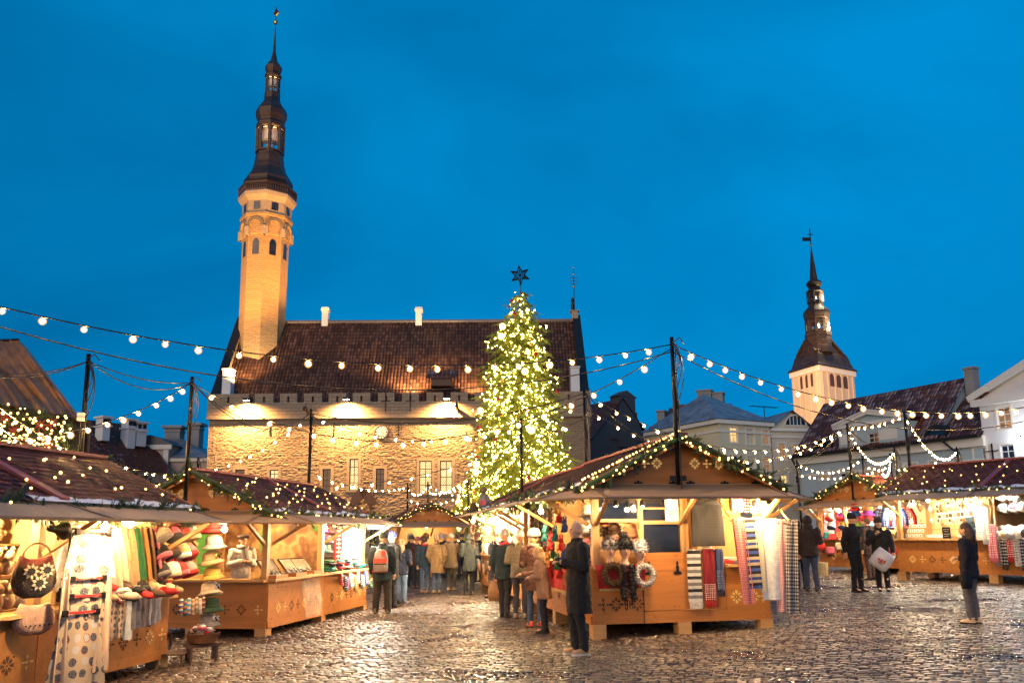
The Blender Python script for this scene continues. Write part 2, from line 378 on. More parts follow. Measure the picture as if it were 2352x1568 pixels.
sl.energy = 1.7; sl.angle = RD(60); sl.color = (1, .70, .42); so.rotation_euler = (RD(80), 0, RD(-24))  # broad warm lamp added as fill on the fronts facing the camera

def ground_sheet():
    mb = MB(); xs = [-600,-200,-80,-40] + [x*2.0 for x in range(-14, 15)] + [40,80,200,600]; ys = [-60,-20,0,5,9,12,16,20,25,30,36,45,60,90,150,300,700]
    vs = [(x, y, gz(x) - .028) for y in ys for x in xs]; n = len(xs)
    fs = [(j*n+i, j*n+i+1, (j+1)*n+i+1, (j+1)*n+i) for j in range(len(ys)-1) for i in range(n-1)]
    mb.add(vs, fs); o = mb.build('ground', M['far_cobble']); tag(o, kind='structure')
ground_sheet()
def cobblestones():
    """every sett of the square within sight: a rounded, slightly tilted block of its own height"""
    rng = np.random.default_rng(3); vs = []; fs = []; rn = []; y = 7.6; th = RD(-5); row = 0
    while y < 29.5:
        dp = rng.uniform(.082, .108); x = -(.68*y + 2.0) - rng.uniform(0, .3); xe = .68*y + 2.0
        while x < xe:
            w = rng.uniform(.10, .185); cx = x + w/2; x += w
            wav = .07*math.sin(cx*.55 + row*.11) + .05*math.sin(cx*1.7 + row*.7) - .0025*(cx-3)**2 * .5
            cy = y + dp/2 + wav + rng.normal(0, .006); g = .009; hw = w/2 - g - rng.uniform(0, .008); hd = dp/2 - g - rng.uniform(0, .006)
            zb = gz(cx) + rng.normal(0, .004); tx, ty = rng.normal(0, .017, 2); a = rng.normal(0, .05); ca, sa = math.cos(a), math.sin(a); o = len(vs)
            for f, dz in ((1.0, -.030), (.94, -.003), (.74, .0045)):
                for sx, sy in ((-1,-1),(1,-1),(1,1),(-1,1)):
                    jx, jy = rng.normal(0, .004, 2); px = sx*hw*f + jx; py = sy*hd*f + jy
                    vs.append((cx + px*ca - py*sa, cy + px*sa + py*ca, zb + dz + px*tx + py*ty))
            for k in (0, 4):
                for i in range(4): fs.append((o+k+i, o+k+(i+1)%4, o+k+4+(i+1)%4, o+k+4+i))
            fs.append((o+8, o+9, o+10, o+11)); rn += [rng.random()]*9
        y += dp; row += 1
    me = bpy.data.meshes.new('cobblestones'); me.from_pydata(vs, [], fs); me.materials.append(M['cobble']); me.polygons.foreach_set('use_smooth', [True]*len(fs))
    a = me.attributes.new('rnd', 'FLOAT', 'FACE'); a.data.foreach_set('value', rn)
    o = bpy.data.objects.new('cobblestone_paving', me); COL.objects.link(o); tag(o, kind='structure')
cobblestones()

# ================================================================= building helpers
def wall_cells(mb, x0, x1, z0, z1, ops, t, y=0.0, m=None):
    """front wall face with rectangular openings and their reveals"""
    xs = sorted({x0, x1, *[v for o in ops for v in (o[0], o[2])]}); zs = sorted({z0, z1, *[v for o in ops for v in (o[1], o[3])]})
    xs = [x for x in xs if x0 <= x <= x1]; zs = [z for z in zs if z0 <= z <= z1]
    for i in range(len(xs)-1):
        for j in range(len(zs)-1):
            cx, cz = (xs[i]+xs[i+1])/2, (zs[j]+zs[j+1])/2
            if any(o[0] < cx < o[2] and o[1] < cz < o[3] for o in ops): continue
            mb.quad((xs[i],y,zs[j]), (xs[i+1],y,zs[j]), (xs[i+1],y,zs[j+1]), (xs[i],y,zs[j+1]), m=m)
    for a, b, c, d in ops:
        mb.quad((a,y,b), (a,y,d), (a,y+t,d), (a,y+t,b), m=m); mb.quad((c,y,d), (c,y,b), (c,y+t,b), (c,y+t,d), m=m)
        mb.quad((a,y,d), (c,y,d), (c,y+t,d), (a,y+t,d), m=m); mb.quad((c,y,b), (a,y,b), (a,y+t,b), (c,y+t,b), m=m)
def rubble_front(mb, x0, x1, z0, z1, ops, sx=.13, sz=.095, amp=.05):
    """wall face of undressed stones standing out unevenly, flat beside the openings"""
    def cuts(a, b, extra, st):
        e = sorted({a, b, *[v for v in extra if a < v < b]}); out = []
        for p, q in zip(e, e[1:]): n = max(1, round((q-p)/st)); out += [p+(q-p)*i/n for i in range(n)]
        return out + [b]
    xs = cuts(x0, x1, [v for o in ops for v in (o[0], o[2])], sx); zs = cuts(z0, z1, [v for o in ops for v in (o[1], o[3])], sz); nx = len(xs); vs = []; fs = []
    for z in zs:
        for x in xs:
            d = min([1.0] + [max(o[0]-x, x-o[2], o[1]-z, z-o[3], 0) for o in ops] + [x-x0, x1-x, z1-z]); k = min(1, max(0, d-.2)/.3)
            h = .5*noise.noise(V((x*1.5, z*2.6, 0)))*.5 + .7*abs(noise.noise(V((x*2.9, z*5.2, 4)))) + .9*noise.noise(V((x*4.4, z*7.2, 9)))
            vs.append((x, -amp*k*(h+.2), z))
    for j in range(len(zs)-1):
        for i in range(nx-1):
            cx, cz = (xs[i]+xs[i+1])/2, (zs[j]+zs[j+1])/2
            if any(o[0] < cx < o[2] and o[1] < cz < o[3] for o in ops): continue
            a = j*nx+i; fs.append((a, a+1, a+nx+1, a+nx))
    mb.add(vs, fs)
class Facade:
    """a wall's own frame: x along it, y into the building, z up; survey() turns a photo position into metres on it"""
    def __init__(s, p1, p2, zb=0.0, py=1080):
        a, b = at(p1[0], py, p1[1]), at(p2[0], py, p2[1]); s.o = V((a.x, a.y, zb)); d = V((b.x-a.x, b.y-a.y, 0)); s.w = d.length; s.x = d.normalized(); s.y = V((-s.x.y, s.x.x, 0))
        s.M = Matrix.Translation(s.o) @ Matrix(((s.x.x, s.y.x, 0), (s.x.y, s.y.y, 0), (0, 0, 1))).to_4x4()
    def survey(s, px, py, y=0.0):
        d = ray(px, py); q = s.o + s.y*y; t = (q - CAMP).dot(s.y) / d.dot(s.y); p = CAMP + d*t - s.o
        return p.dot(s.x), p.z
    def rect(s, a, b, c, d): x0, z1 = s.survey(a, b); x1, z0 = s.survey(c, d); return (x0, z0, x1, z1)
def window(root, r, nx, nz, frame, pane, y=.12, fw=.07, mw=.05, surround=None, sill=None, label=None, sw=.14):
    x0, z0, x1, z1 = r; mb = MB()
    mb.box((x0, y, z0), (x0+fw, y+.06, z1)); mb.box((x1-fw, y, z0), (x1, y+.06, z1)); mb.box((x0+fw, y, z1-fw), (x1-fw, y+.06, z1)); mb.box((x0+fw, y, z0), (x1-fw, y+.06, z0+fw))
    for i in range(1, nx): x = x0 + (x1-x0)*i/nx; mb.box((x-mw/2, y+.005, z0+fw), (x+mw/2, y+.05, z1-fw))
    for j in range(1, nz): z = z0 + (z1-z0)*j/nz; mb.box((x0+fw, y+.008, z-mw/2), (x1-fw, y+.047, z+mw/2))
    w = mb.build('window', frame, root)
    p = MB(); p.quad((x0+.02, y+.03, z0+.02), (x1-.02, y+.03, z0+.02), (x1-.02, y+.03, z1-.02), (x0+.02, y+.03, z1-.02)); p.build('pane', pane, w)
    if surround:
        s = MB(); t = sw
        s.box((x0-t, -.035, z0-.02), (x0-.002, .02, z1+t)); s.box((x1+.002, -.035, z0-.02), (x1+t, .02, z1+t)); s.box((x0, -.035, z1+.002), (x1, .02, z1+t)); s.box((x0-t-.05, -.07, z0-.14), (x1+t+.05, .02, z0-.022))
        s.build('surround', surround, w)
    if label: w['label'] = label
    return w
def slope(mb, a, b, c, d, m=None):
    """roof plane a-b along the eave, c-d along the ridge, with uv in metres"""
    a, b, c, d = map(V, (a, b, c, d)); u = (b-a).normalized(); n = u.cross(d-a).normalized(); v = n.cross(u)
    uv = [((p-a).dot(u), 20-(p-a).dot(v)) for p in (a, b, c, d)]
    mb.add([a, b, c, d], [(0,1,2,3)], [uv], m=m)
def tri(mb, a, b, c, m=None):
    a, b, c = map(V, (a, b, c)); u = (b-a).normalized(); n = u.cross(c-a).normalized(); v = n.cross(u)
    mb.add([a, b, c], [(0,1,2)], [[((p-a).dot(u), 20-(p-a).dot(v)) for p in (a, b, c)]], m=m)

# ================================================================= the town hall
HALL = Facade((474, 77.0), (1357, 77.6), -.3); HW = HALL.w
hall = thing('town_hall', 'floodlit medieval limestone town hall with battlements, steep tiled roof and slender spired tower', 'town hall', M=HALL.M)
zt = HALL.survey(900, 905)[1]; zc = HALL.survey(900, 923)[1]; zs_ = HALL.survey(900, 955)[1]     # merlon top, crenel sill, string course
def hp(cx, cy): return ((800 + cx/2.138)*.5742, (1450 + cy/2.138)*.5742)
wins = [((303,912,380,1010), 2, 3, 'leaded_dim'), ((596,915,663,1060), 2, 4, 'leaded'), ((1048,908,1114,1096), 2, 4, 'leaded_dim'), ((1280,822,1350,1092), 2, 4, 'leaded'), ((1505,905,1573,1092), 2, 4, 'leaded_dim'), ((1876,838,1980,1114), 2, 4, 'leaded'), ((2054,838,2156,1114), 2, 4, 'leaded')]
rects = [HALL.rect(*hp(a, b), *hp(c, d)) for (a, b, c, d), *_ in wins]
arch = []                                     # the arcade on the square
for pc in (700, 760, 820, 895, 978, 1062, 1145, 1228, 1305):
    x = HALL.survey(pc, 1180)[0]; arch.append((x-1.55, .3, x+1.55, 2.3))
mb = MB(); wall_cells(mb, 0, HW, zs_-.001, zs_, [], .9); rubble_front(mb, 0, HW, 0, zs_-.22, rects + arch)
for a, b, c, d in rects + arch: mb.quad((a,0,b),(a,0,d),(a,.9,d),(a,.9,b)); mb.quad((c,0,d),(c,0,b),(c,.9,b),(c,.9,d)); mb.quad((a,0,d),(c,0,d),(c,.9,d),(a,.9,d)); mb.quad((c,0,b),(a,0,b),(a,.9,b),(c,.9,b))
for a, b, c, d in arch:                                   # arched heads over the arcade openings
    cx = (a+c)/2; r = 1.55; n = 10
    for i in range(n):
        t0, t1 = math.pi*i/n, math.pi*(i+1)/n
        mb.quad((cx+r*math.cos(t0), -.06, d+r*.8*math.sin(t0)), (cx+(r+.35)*math.cos(t0), -.06, d+(r+.35)*.8*math.sin(t0)), (cx+(r+.35)*math.cos(t1), -.06, d+(r+.35)*.8*math.sin(t1)), (cx+r*math.cos(t1), -.06, d+r*.8*math.sin(t1)), m=1)
mb.quad((0,0,0),(0,14.5,0),(0,14.5,zs_),(0,0,zs_)); mb.quad((HW,14.5,0),(HW,0,0),(HW,0,zs_),(HW,14.5,zs_)); mb.quad((HW,14.5,0),(0,14.5,0),(0,14.5,zs_),(HW,14.5,zs_)); mb.quad((0,1.0,0),(HW,1.0,0),(HW,1.0,4),(0,1.0,4), m=1)
mb.build('wall', [M['hall_rubble'], M['pl_cream']], hall)
for i, (a, b, c, d) in enumerate(arch):                   # lit arch tympana behind the arcade arches
    mb = MB(); cx = (a+c)/2; mb.prism([(cx+1.55*math.cos(math.pi*k/12), d+1.24*math.sin(math.pi*k/12)) for k in range(13)], .06, y=-.03); mb.box((a, -.02, b-.3), (a+.25, .2, d)); mb.box((c-.25, -.02, b-.3), (c, .2, d)); mb.build('arcade_arch', M['pl_cream'], hall)
for (spec, nx, nz_, mt), r in zip(wins, rects): window(hall, r, nx, nz_, M['dark_wood'], M[mt], .25, .08, .07, M['trim_stone'], sw=.26)
crx = [HALL.survey(*hp(a, 300))[0] for a in (425, 475, 635, 690, 835, 895, 1048, 1105, 1255, 1310, 1460, 1525, 1665, 1730, 1875, 1940, 2080, 2145, 2290, 2350)]
pit = (crx[18]-crx[2])/8; crx += [crx[18]+pit*k + d for k in (1, 2, 3) for d in (0, .67)]
mb = MB(); mb.box((-.15, -.28, zs_), (HW+.15, .35, zc)); mb.box((-.18, -.36, zs_-.22), (HW+.18, .3, zs_-.01), m=1)
edges = [-.15] + [x for x in crx if x < HW] + [HW+.15]
for i in range(0, len(edges)-1, 2):
    a, b = edges[i], edges[i+1]
    if b-a < .3: continue
    c = (a+b)/2; mb.box((a, -.28, zc), (c-.1, .35, zt)); mb.box((c+.1, -.28, zc), (b, .35, zt)); mb.box((c-.1, -.28, zt-.18), (c+.1, .35, zt)); mb.box((c-.1, .12, zc), (c+.1, .3, zt-.18), m=2); mb.box((a-.02, -.31, zt), (b+.02, .38, zt+.09), m=1)
mb.box((-.15, .35, zs_), (.35, 14.5, zt)); mb.box((HW-.35, .35, zs_), (HW+.15, 14.5, zt))
mb.build('battlement', [M['hall_ashlar'], M['trim_stone'], M['dark_wood']], hall)
RY = 7.0; zr = HALL.survey(950, 739, RY)[1]; ze = zc - .7
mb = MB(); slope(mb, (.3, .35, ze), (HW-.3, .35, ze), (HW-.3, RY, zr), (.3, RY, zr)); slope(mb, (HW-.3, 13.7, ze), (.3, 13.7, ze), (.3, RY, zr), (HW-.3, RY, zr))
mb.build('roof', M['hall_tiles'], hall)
mb = MB()
for i in range(int(HW/.4)): mb.tube([(.4+i*.4, RY, zr+.04), (.78+i*.4, RY, zr+.09)], [.17, .2], 6)
mb.build('ridge_tiles', M['snow_tiles'], hall)
for x in (0.0, HW-.7):                                   # gable walls with sheet-metal capping
    mb = MB(); mb.prism([(-.1, zt-.5), (RY, zr+.45), (14.3, zt-.5)], .7, plane='yz', y=x); mb.build('gable_wall', M['hall_ashlar'], hall)
    mb = MB(); mb.bar((x+.35, -.15, zt-.4), (x+.35, RY, zr+.6), .85, .16); mb.bar((x+.35, RY, zr+.6), (x+.35, 14.3, zt-.4), .85, .16); mb.build('gable_capping', M['dark_sheet'], hall)
for a, b, c, d in ((507, 848, 530, 905), (1312, 843, 1331, 893)):     # white turret chimneys at the two eave corners
    x0, z0 = HALL.survey(a, d, .2); x1, z1 = HALL.survey(c, b, .2); mb = MB(); mb.box((x0, .4, z0-.5), (x1, 1.5, z1)); mb.box((x0-.08, .3, z1), (x1+.08, 1.6, z1+.14)); mb.box((x0+.1, -.1, z0-1.2), (x1-.1, .39, z0)); mb.build('corner_turret', M['white_paint'], hall)
for px in (747, 962):                                     # roof chimneys
    x, z = HALL.survey(px, 743, RY); x2, z2 = HALL.survey(px, 708, RY); mb = MB(); mb.box((x-.33, RY-.3, z-.8), (x+.33, RY+.5, z2-.1)); mb.box((x-.42, RY-.4, z2-.35), (x+.42, RY+.6, z2-.1)); mb.box((x-.36, RY-.35, z2-.1), (x+.36, RY+.55, z2+.05)); mb.build('chimney', M['white_paint'], hall)
x, z = HALL.survey(1014, 885); mb = MB(); mb.box((x-1.0, -.5, z-.1), (x+1.0, 1.5, z+.75), m=0); mb.add([(x-1.5,-.7,z+.6),(x+1.5,-.7,z+.6),(x+1.5,2.2,z+2.0),(x-1.5,2.2,z+2.0)], [(0,1,2,3)], [[(0,1),(3,1),(3,0),(0,0)]], m=1); mb.build('roof_dormer', [M['dark_wood'], M['snow_tiles']], hall)
x, z = HALL.survey(876, 992); mb = MB(); mb.M = Matrix.Translation((x, -.05, z)) @ Matrix.Rotation(RD(90), 4, 'X')
mb.lathe([(.72, -.05), (.72, .06), (.64, .10), (.62, .04)], n=32, m=0); clk = mb.build('wall_clock', [M['dark_wood']], hall)
mb = MB(); mb.prism([(x+.63*math.cos(2*math.pi*k/32), z+.63*math.sin(2*math.pi*k/32)) for k in range(32)], .02, y=-.115); 
for k in range(12):                                       # roman numerals as wedge strokes
    t = math.pi/2 - 2*math.pi*k/12
    nb = [2, 1, 2, 3, 3, 2, 2, 3, 3, 3, 2, 3][k]
    for j in range(nb):
        tt = t + (j-(nb-1)/2)*.11; ca, sa = math.cos(tt), math.sin(tt); mb.bar((x+ca*.44, -.122, z+sa*.44), (x+ca*.58, -.122, z+sa*.58), .032, .008, up=(0,1,0), m=1)
mb.build('clock_face', [M['white_paint'], M['iron']], clk)
mb = MB(); mb.bar((x-.03, -.135, z+.03), (x+.30, -.135, z-.16), .05, .01, up=(0,1,0)); mb.bar((x+.04, -.15, z-.06), (x-.22, -.15, z+.40), .032, .01, up=(0,1,0)); mb.build('clock_hands', M['iron'], clk)
for hx, hy in ((600, 560), (1150, 575), (1700, 570)):     # iron wall anchors
    x, z = HALL.survey(*hp(hx, hy)); mb = MB(); mb.bar((x, -.06, z-.7), (x, -.06, z+.7), .07, .06); mb.build('wall_anchor', M['iron'], hall)
for hx, hy in ((1590, 345), (1800, 345)):
    x, z = HALL.survey(*hp(hx, hy)); mb = MB(); mb.bar((x, -.34, z-.9), (x, -.34, z+.9), .07, .06); mb.bar((x-.45, -.34, z+.15), (x+.45, -.34, z+.15), .06, .05); mb.build('wall_anchor', M['iron'], hall)
    mb = MB(); mb.tube([(x, -.34, z+.9), (x, -.40, z+6.0)], .035, 6); mb.build('flagpole', M['iron'], hall)
for k, (hx, hy) in enumerate(((945, 440), (2210, 410))):  # dragon-head gargoyles
    x, z = HALL.survey(*hp(hx, hy)); mb = MB(); mb.tube([(x, -.2, z), (x-.05, -.8, z+.05), (x-.1, -1.5, z+.3), (x-.12, -1.8, z+.25)], [.18, .16, .15, .2], 8); mb.tube([(x-.12, -1.8, z+.3), (x-.14, -2.3, z+.1)], [.2, .08], 8); mb.tube([(x-.1, -1.75, z+.42), (x-.1, -1.5, z+.85)], [.07, .02], 5); mb.tube([(x-.1, -1.5, z+.2), (x+.3, -.3, z-1.4)], .03, 5); mb.build('gargoyle', M['copper'], hall, True)
x0, z0 = HALL.survey(*hp(1400, 1200)); mb = MB(); mb.box((x0-.75, -.5, z0-1.4), (x0-.6, 0, z0)); mb.box((x0+.6, -.5, z0-1.4), (x0+.75, 0, z0)); mb.bar((x0-1.0, -.35, z0-.2), (x0, -.35, z0+1.25), .9, .14, up=(0,1,0)); mb.bar((x0+1.0, -.35, z0-.2), (x0, -.35, z0+1.25), .9, .14, up=(0,1,0)); mb.build('portal_canopy', M['dark_wood'], hall)
# ridge-end finial with a gilded weather vane on the right gable
x, z = HALL.survey(1320, 735, RY); mb = MB(); mb.box((x-.35, RY-.4, z-.2), (x+.35, RY+.4, z+.9)); mb.box((x-.5, RY-.5, z+.9), (x+.5, RY+.5, z+1.0)); mb.build('finial_base', M['trim_stone'], hall)
zv = HALL.survey(1318, 612, RY)[1]; mb = MB(); mb.tube([(x, RY, z+1), (x, RY, zv)], [.06, .025], 6, m=0); mb.lathe([(.02,0),(.16,.15),(.22,.5),(.12,.9),(.18,1.2),(.1,1.5)], (x-.2, RY, z+1.0), 8, m=1)
for f, r in ((.55, .17), (.82, .13), (.97, .1)): mb.ball((x, RY, z+1+(zv-z-1)*f), r, 8, m=2)
for f in (.62, .68, .74): mb.bar((x-.45, RY, z+1+(zv-z-1)*f), (x+.45, RY, z+1+(zv-z-1)*f), .05, m=1)
mb.build('weather_vane', [M['iron'], M['copper'], M['gold']], hall)

# the tower of the town hall: part of the building it rises from
TY = 83.4
def tower_prof(lst, ax, Y, corr=1.0):
    out = []
    for py, hw in lst:
        c = at(ax(py), py, Y); e = at(ax(py)+hw, py, Y); out.append(((e.x-c.x)*corr, c.z))
    return out
tx0 = at(604, 700, TY).x
def taxis(py):                                             # the vertical axis as it runs up the photo
    z = at(604, py, TY).z; lo, hi = 560, 680
    for _ in range(30):
        m_ = (lo+hi)/2
        if at(m_, py, TY).x < tx0: lo = m_
        else: hi = m_
    return lo
A0 = RD(-90 + 14)
hinv = HALL.M.inverted()
tower = thing('tower', None, None); tower.parent = hall; tower.matrix_local = hinv @ Matrix.Translation((tx0, TY, 0))
def tl(prof, n=8, mat=None, name='shaft', a0=A0, smooth=False, cap=True):
    mb = MB(); mb.lathe([(r*.97, z) for r, z in prof], n=n, a0=a0, cap=cap); return mb.build(name, mat, tower, smooth)
def P(lst): return tower_prof(lst, taxis, TY)
tl(P([(1000, 53), (785, 52.5), (556, 53)]), mat=M['tower_stone'], name='shaft')
tl(P([(556, 53), (552, 55), (516, 57.5), (512, 60.5), (507, 60.5), (505, 56)]), mat=M['tower_stone'], name='arcaded_corbel')
tl(P([(505, 55.5), (476, 56)]), mat=M['trim_stone'], name='watch_room')
tl(P([(479, 57), (474, 61), (468, 66), (462, 67), (460, 66.5)]), mat=M['trim_stone'], name='gallery_cornice')
# balustrade
(rb, zb_), (rt, zt_) = P([(460, 65.5), (440, 66)]); mb = MB()
mb.lathe([(rb*.985, zb_), (rb*.985, zb_+.25), (rb*.93, zb_+.25)], n=8, a0=A0); mb.lathe([(rt*.93, zt_-.2), (rt*.99, zt_-.2), (rt*.99, zt_), (rt*.93, zt_)], n=8, a0=A0, cap=False)
for k in range(8):
    a, b = A0+math.pi/4*k, A0+math.pi/4*(k+1); p = V((math.cos(a), math.sin(a), 0))*rb*.96; q = V((math.cos(b), math.sin(b), 0))*rb*.96
    for j in range(9):
        c = p.lerp(q, j/9); mb.tube([c+V((0,0,zb_+.2)), c+V((0,0,(zb_+zt_)/2)), c+V((0,0,zt_-.1))], [.05, .09 if j else .12, .05], 6)
mb.build('balustrade', M['copper'], tower)
tl(P([(462, 52), (440, 50), (430, 56), (420, 56), (408, 48), (395, 39), (380, 34.5), (362, 32), (357, 31.5)]), mat=M['copper'], name='spire_base')
def lantern(py0, py1, hw, name, arches=True):
    (r0, z0), (r1, z1) = P([(py0, hw), (py1, hw)]); r = r0*1.0; mb = MB()
    mb.lathe([(r*1.08, z0-.18), (r*1.08, z0), (r*.5, z0)], n=8, a0=A0, cap=False, m=0); mb.lathe([(.01, z1-.03), (r*1.0, z1-.02), (r*1.0, z1+.3)], n=8, a0=A0, cap=False, m=1); mb.lathe([(r*.30, z0), (r*.30, z1-(z1-z0)*.62), (r*.66, z1-(z1-z0)*.5), (r*.66, z1-.04)], n=8, a0=A0, cap=False, m=1)
    for k in range(8):
        a, b = A0+math.pi/4*k, A0+math.pi/4*(k+1); p = V((math.cos(a), math.sin(a), 0))*r*.96; q = V((math.cos(b), math.sin(b), 0))*r*.96
        mb.bar(p+V((0,0,z0)), p+V((0,0,z1)), r*.2, m=0); n = 6                 # corner posts, arch heads between them
        for j in range(n):
            t0, t1 = j/n, (j+1)/n; h0, h1 = [z1 - (z1-z0)*.30*(1-math.sin(math.pi*min(max((t-.12)/.76, 0), 1))) for t in (t0, t1)]
            a0_, a1_ = p.lerp(q, t0), p.lerp(q, t1); mb.quad(a0_+V((0,0,h0)), a1_+V((0,0,h1)), a1_+V((0,0,z1+.05)), a0_+V((0,0,z1+.05)), m=0)
        mb.bar(p.lerp(q, .05)+V((0,0,z0+.5)), p.lerp(q, .95)+V((0,0,z0+.5)), .06, m=0)
    mb.build(name, [M['copper'], M['white_paint']], tower); return z0, z1, r
L1 = lantern(352, 299, 30, 'open_lantern')
tl(P([(299, 30.5), (297, 33.5), (290, 34), (287, 31), (283, 31), (272, 35.5), (260, 36), (250, 31), (240, 22), (230, 18), (216, 18)]), mat=M['copper'], name='spire_bulb')
L2 = lantern(216, 181, 15.5, 'open_lantern')
tl(P([(181, 16), (179, 19.5), (174, 19.5), (171, 15.5), (164, 19), (156, 19.5), (149, 15), (142, 8.5), (136, 7), (120, 3.6), (100, 2.4), (62, .8)]), mat=M['copper'], name='spire_top')
mb = MB(); zb1 = P([(52, 5)])[0]; mb.ball((0,0,zb1[1]), (zb1[0], zb1[0], zb1[0]*1.25), 10, m=0); z17 = P([(17, 1)])[0][1]; mb.tube([(0,0,zb1[1]), (0,0,z17)], .06, 6, m=1); za, zb2 = zb1[1]+.7, z17-.15
mb.tube([(0,0,za+.35), (.02,0,za+(zb2-za)*.45), (0,0,zb2-.45)], [.12, .26, .18], 6, m=1); mb.ball((0,0,zb2-.28), .17, 8, m=1); mb.bar((.0,0,za+.6), (.38,0,zb2-.4), .09, m=1); mb.bar((-.02,0,za+.1), (-.28,0,za+.5), .12, m=1); mb.bar((.0,0,za+.1), (.28,0,za+.5), .12, m=0)
mb.build('weather_vane', [M['gold'], M['copper']], tower)
# openings in the octagon: windows, corbel arches
mba = MB()
for k in range(8):
    mbw = MB()
    t = A0 + math.pi/8 + math.pi/4*k; R3 = Matrix.Rotation(t+math.pi/2, 4, 'Z')
    def put(mb, r, fn): mb.M = R3 @ Matrix.Translation((0, -r, 0)); fn(mb); mb.M = Matrix.Identity(4)
    rs, zw = P([(585, 53)])[0]; zw1 = P([(565, 53)])[0][1]; zw0 = P([(599, 53)])[0][1]; w = .36
    put(mbw, rs*.905, lambda m_: m_.prism([(-w, zw0), (w, zw0), (w, zw1-.35), (w*.6, zw1-.05), (0, zw1+.1), (-w*.6, zw1-.05), (-w, zw1-.35)], .3, y=-.02))
    rc, z0 = P([(499, 56)])[0]; z1 = P([(482, 56)])[0][1]; mbw.build('window_slit', M['glass'], tower); mbw = MB(); put(mbw, rc*.905, lambda m_: m_.box((-.36, -.02, z0), (.36, .3, z1))); mbw.build('window_opening', M['glass'], tower)
    ra, zc0 = P([(548, 55.5)])[0]; zc1 = P([(518, 57)])[0][1]; hw_ = ra*math.tan(math.pi/8)*.86
    def ar(m_, n=9):
        for s in (-1, 1):
            for j in range(n-1):
                a, b = j/(n-1), (j+1)/(n-1)
                def pt(u, e): return (s*(hw_-e)*math.cos(u*math.pi/2)**.8 if u < 1 else 0, zc0+.5+(zc1-zc0-.5-e)*math.sin(u*math.pi/2))
                (x0, y0), (x1, y1), (x2, y2), (x3, y3) = pt(a, 0), pt(b, 0), pt(b, .32), pt(a, .32)
                m_.add([(x0,-.22,y0),(x1,-.22,y1),(x2,-.22,y2),(x3,-.22,y3),(x0,.1,y0),(x1,.1,y1),(x2,.1,y2),(x3,.1,y3)], [(0,1,2,3),(3,2,6,7),(1,0,4,5),(2,1,0,3)])
            m_.box((s*hw_-.22, -.24, zc0-.5), (s*hw_+.22, .1, zc0+.5))
    put(mba, ra*.91, ar)
mba.build('corbel_arches', M['trim_stone'], tower)

# ================================================================= church tower on the right
CY = 175.0
chp1 = Facade((1819, CY+8), (1883, CY-1), py=880); chp2 = Facade((1883, CY-1), (1963, CY+7), py=880)
church = thing('church_tower', 'pale floodlit square church tower with dark copper bell roof and tall two-lantern spire', 'church tower', M=Matrix.Translation((chp2.o.x, chp2.o.y, 0)))
cc = (chp1.o + (chp2.o + chp2.x*chp2.w))/2 - chp2.o; cc.z = 0
ctop = chp2.survey(1883, 839)[1]
def cwall(F, ops, name):
    mb = MB(); mb.M = Matrix.Translation((-chp2.o.x, -chp2.o.y, 0)) @ F.M; mb.box((0, 0, 0), (F.w, 1.0, ctop)); h = ctop
    for f in (0.02, .22, .41, .60, .79, .93): mb.box((F.w*f, -.12, h*.62), (F.w*f+F.w*.05, -.01, h-1.0), m=0)
    mb.box((-.3, -.35, h-1.2), (F.w+.3, -.02, h), m=1); mb.box((-.2, -.3, h*.60), (F.w+.2, -.02, h*.62), m=1)
    for f in ops: 
        x = F.w*f; w = F.w*.062; z0 = chp2.survey(1900, 885)[1]; z1 = chp2.survey(1900, 856)[1]
        mb.prism([(x-w, z0), (x+w, z0), (x+w, z1-w)] + [(x+w*math.cos(math.pi*k/8), z1-w+w*math.sin(math.pi*k/8)) for k in range(1, 8)] + [(x-w, z1-w)], .3, m=2, y=-.06)
    return mb.build(name, [M['church'], M['trim'], M['dark_wood']], church)
cwall(chp1, (.38, .57, .76), 'tower_wall'); cwall(chp2, (.345, .54, .73), 'tower_wall')
mb = MB(); mb.M = Matrix.Translation((-chp2.o.x, -chp2.o.y, 0)); c0 = chp1.o; c1 = chp2.o; c2 = chp2.o+chp2.x*chp2.w; c3 = c0 + (c2-c1)
def sq(f, z, off=0.0):
    ctr = (c0+c2)/2; return [V((ctr.x+(c.x-ctr.x)*f, ctr.y+(c.y-ctr.y)*f, z)) for c in (c0, c1, c2, c3)]
def chz(py): return at(1880, py, CY+4).z
lev = [(1.12, chz(849)), (1.12, chz(846)), (1.0, chz(840)), (.93, chz(830)), (.88, chz(819)), (.80, chz(809)), (.66, chz(801)), (.46, chz(796)), (.36, chz(786))]
vs = []; 
for f, z in lev: vs += sq(f, z)
fs = [(4*i+k, 4*i+(k+1)%4, 4*i+4+(k+1)%4, 4*i+4+k) for i in range(len(lev)-1) for k in range(4)]
mb.add(vs, fs); mb.build('bell_roof', M['copper'], church)
for F in (chp1, chp2):                                      # gabled dormer on each side of the bell roof
    mb = MB(); mb.M = Matrix.Translation((-chp2.o.x, -chp2.o.y, 0)) @ F.M; c = F.w/2; z0 = chz(842); z1 = chz(799); h = F.w*.25
    mb.prism([(c-h*1.3, z0), (c+h*1.3, z0), (c+h, z0+(z1-z0)*.35), (c+h, z1-1), (c, z1+1.2), (c-h, z1-1), (c-h, z0+(z1-z0)*.35)], 4.0, y=.9); mb.bar((c-h*1.35, .8, z1-1.3), (c, .8, z1+1.7), .5, .5); mb.bar((c+h*1.35, .8, z1-1.3), (c, .8, z1+1.7), .5, .5); mb.build('roof_dormer', M['copper'], church)
cax = at(1878, 760, CY+4).x
def caxis(py):
    lo, hi = 1800, 1950
    for _ in range(30):
        m_ = (lo+hi)/2
        if at(m_, py, CY+4).x < cax: lo = m_
        else: hi = m_
    return lo
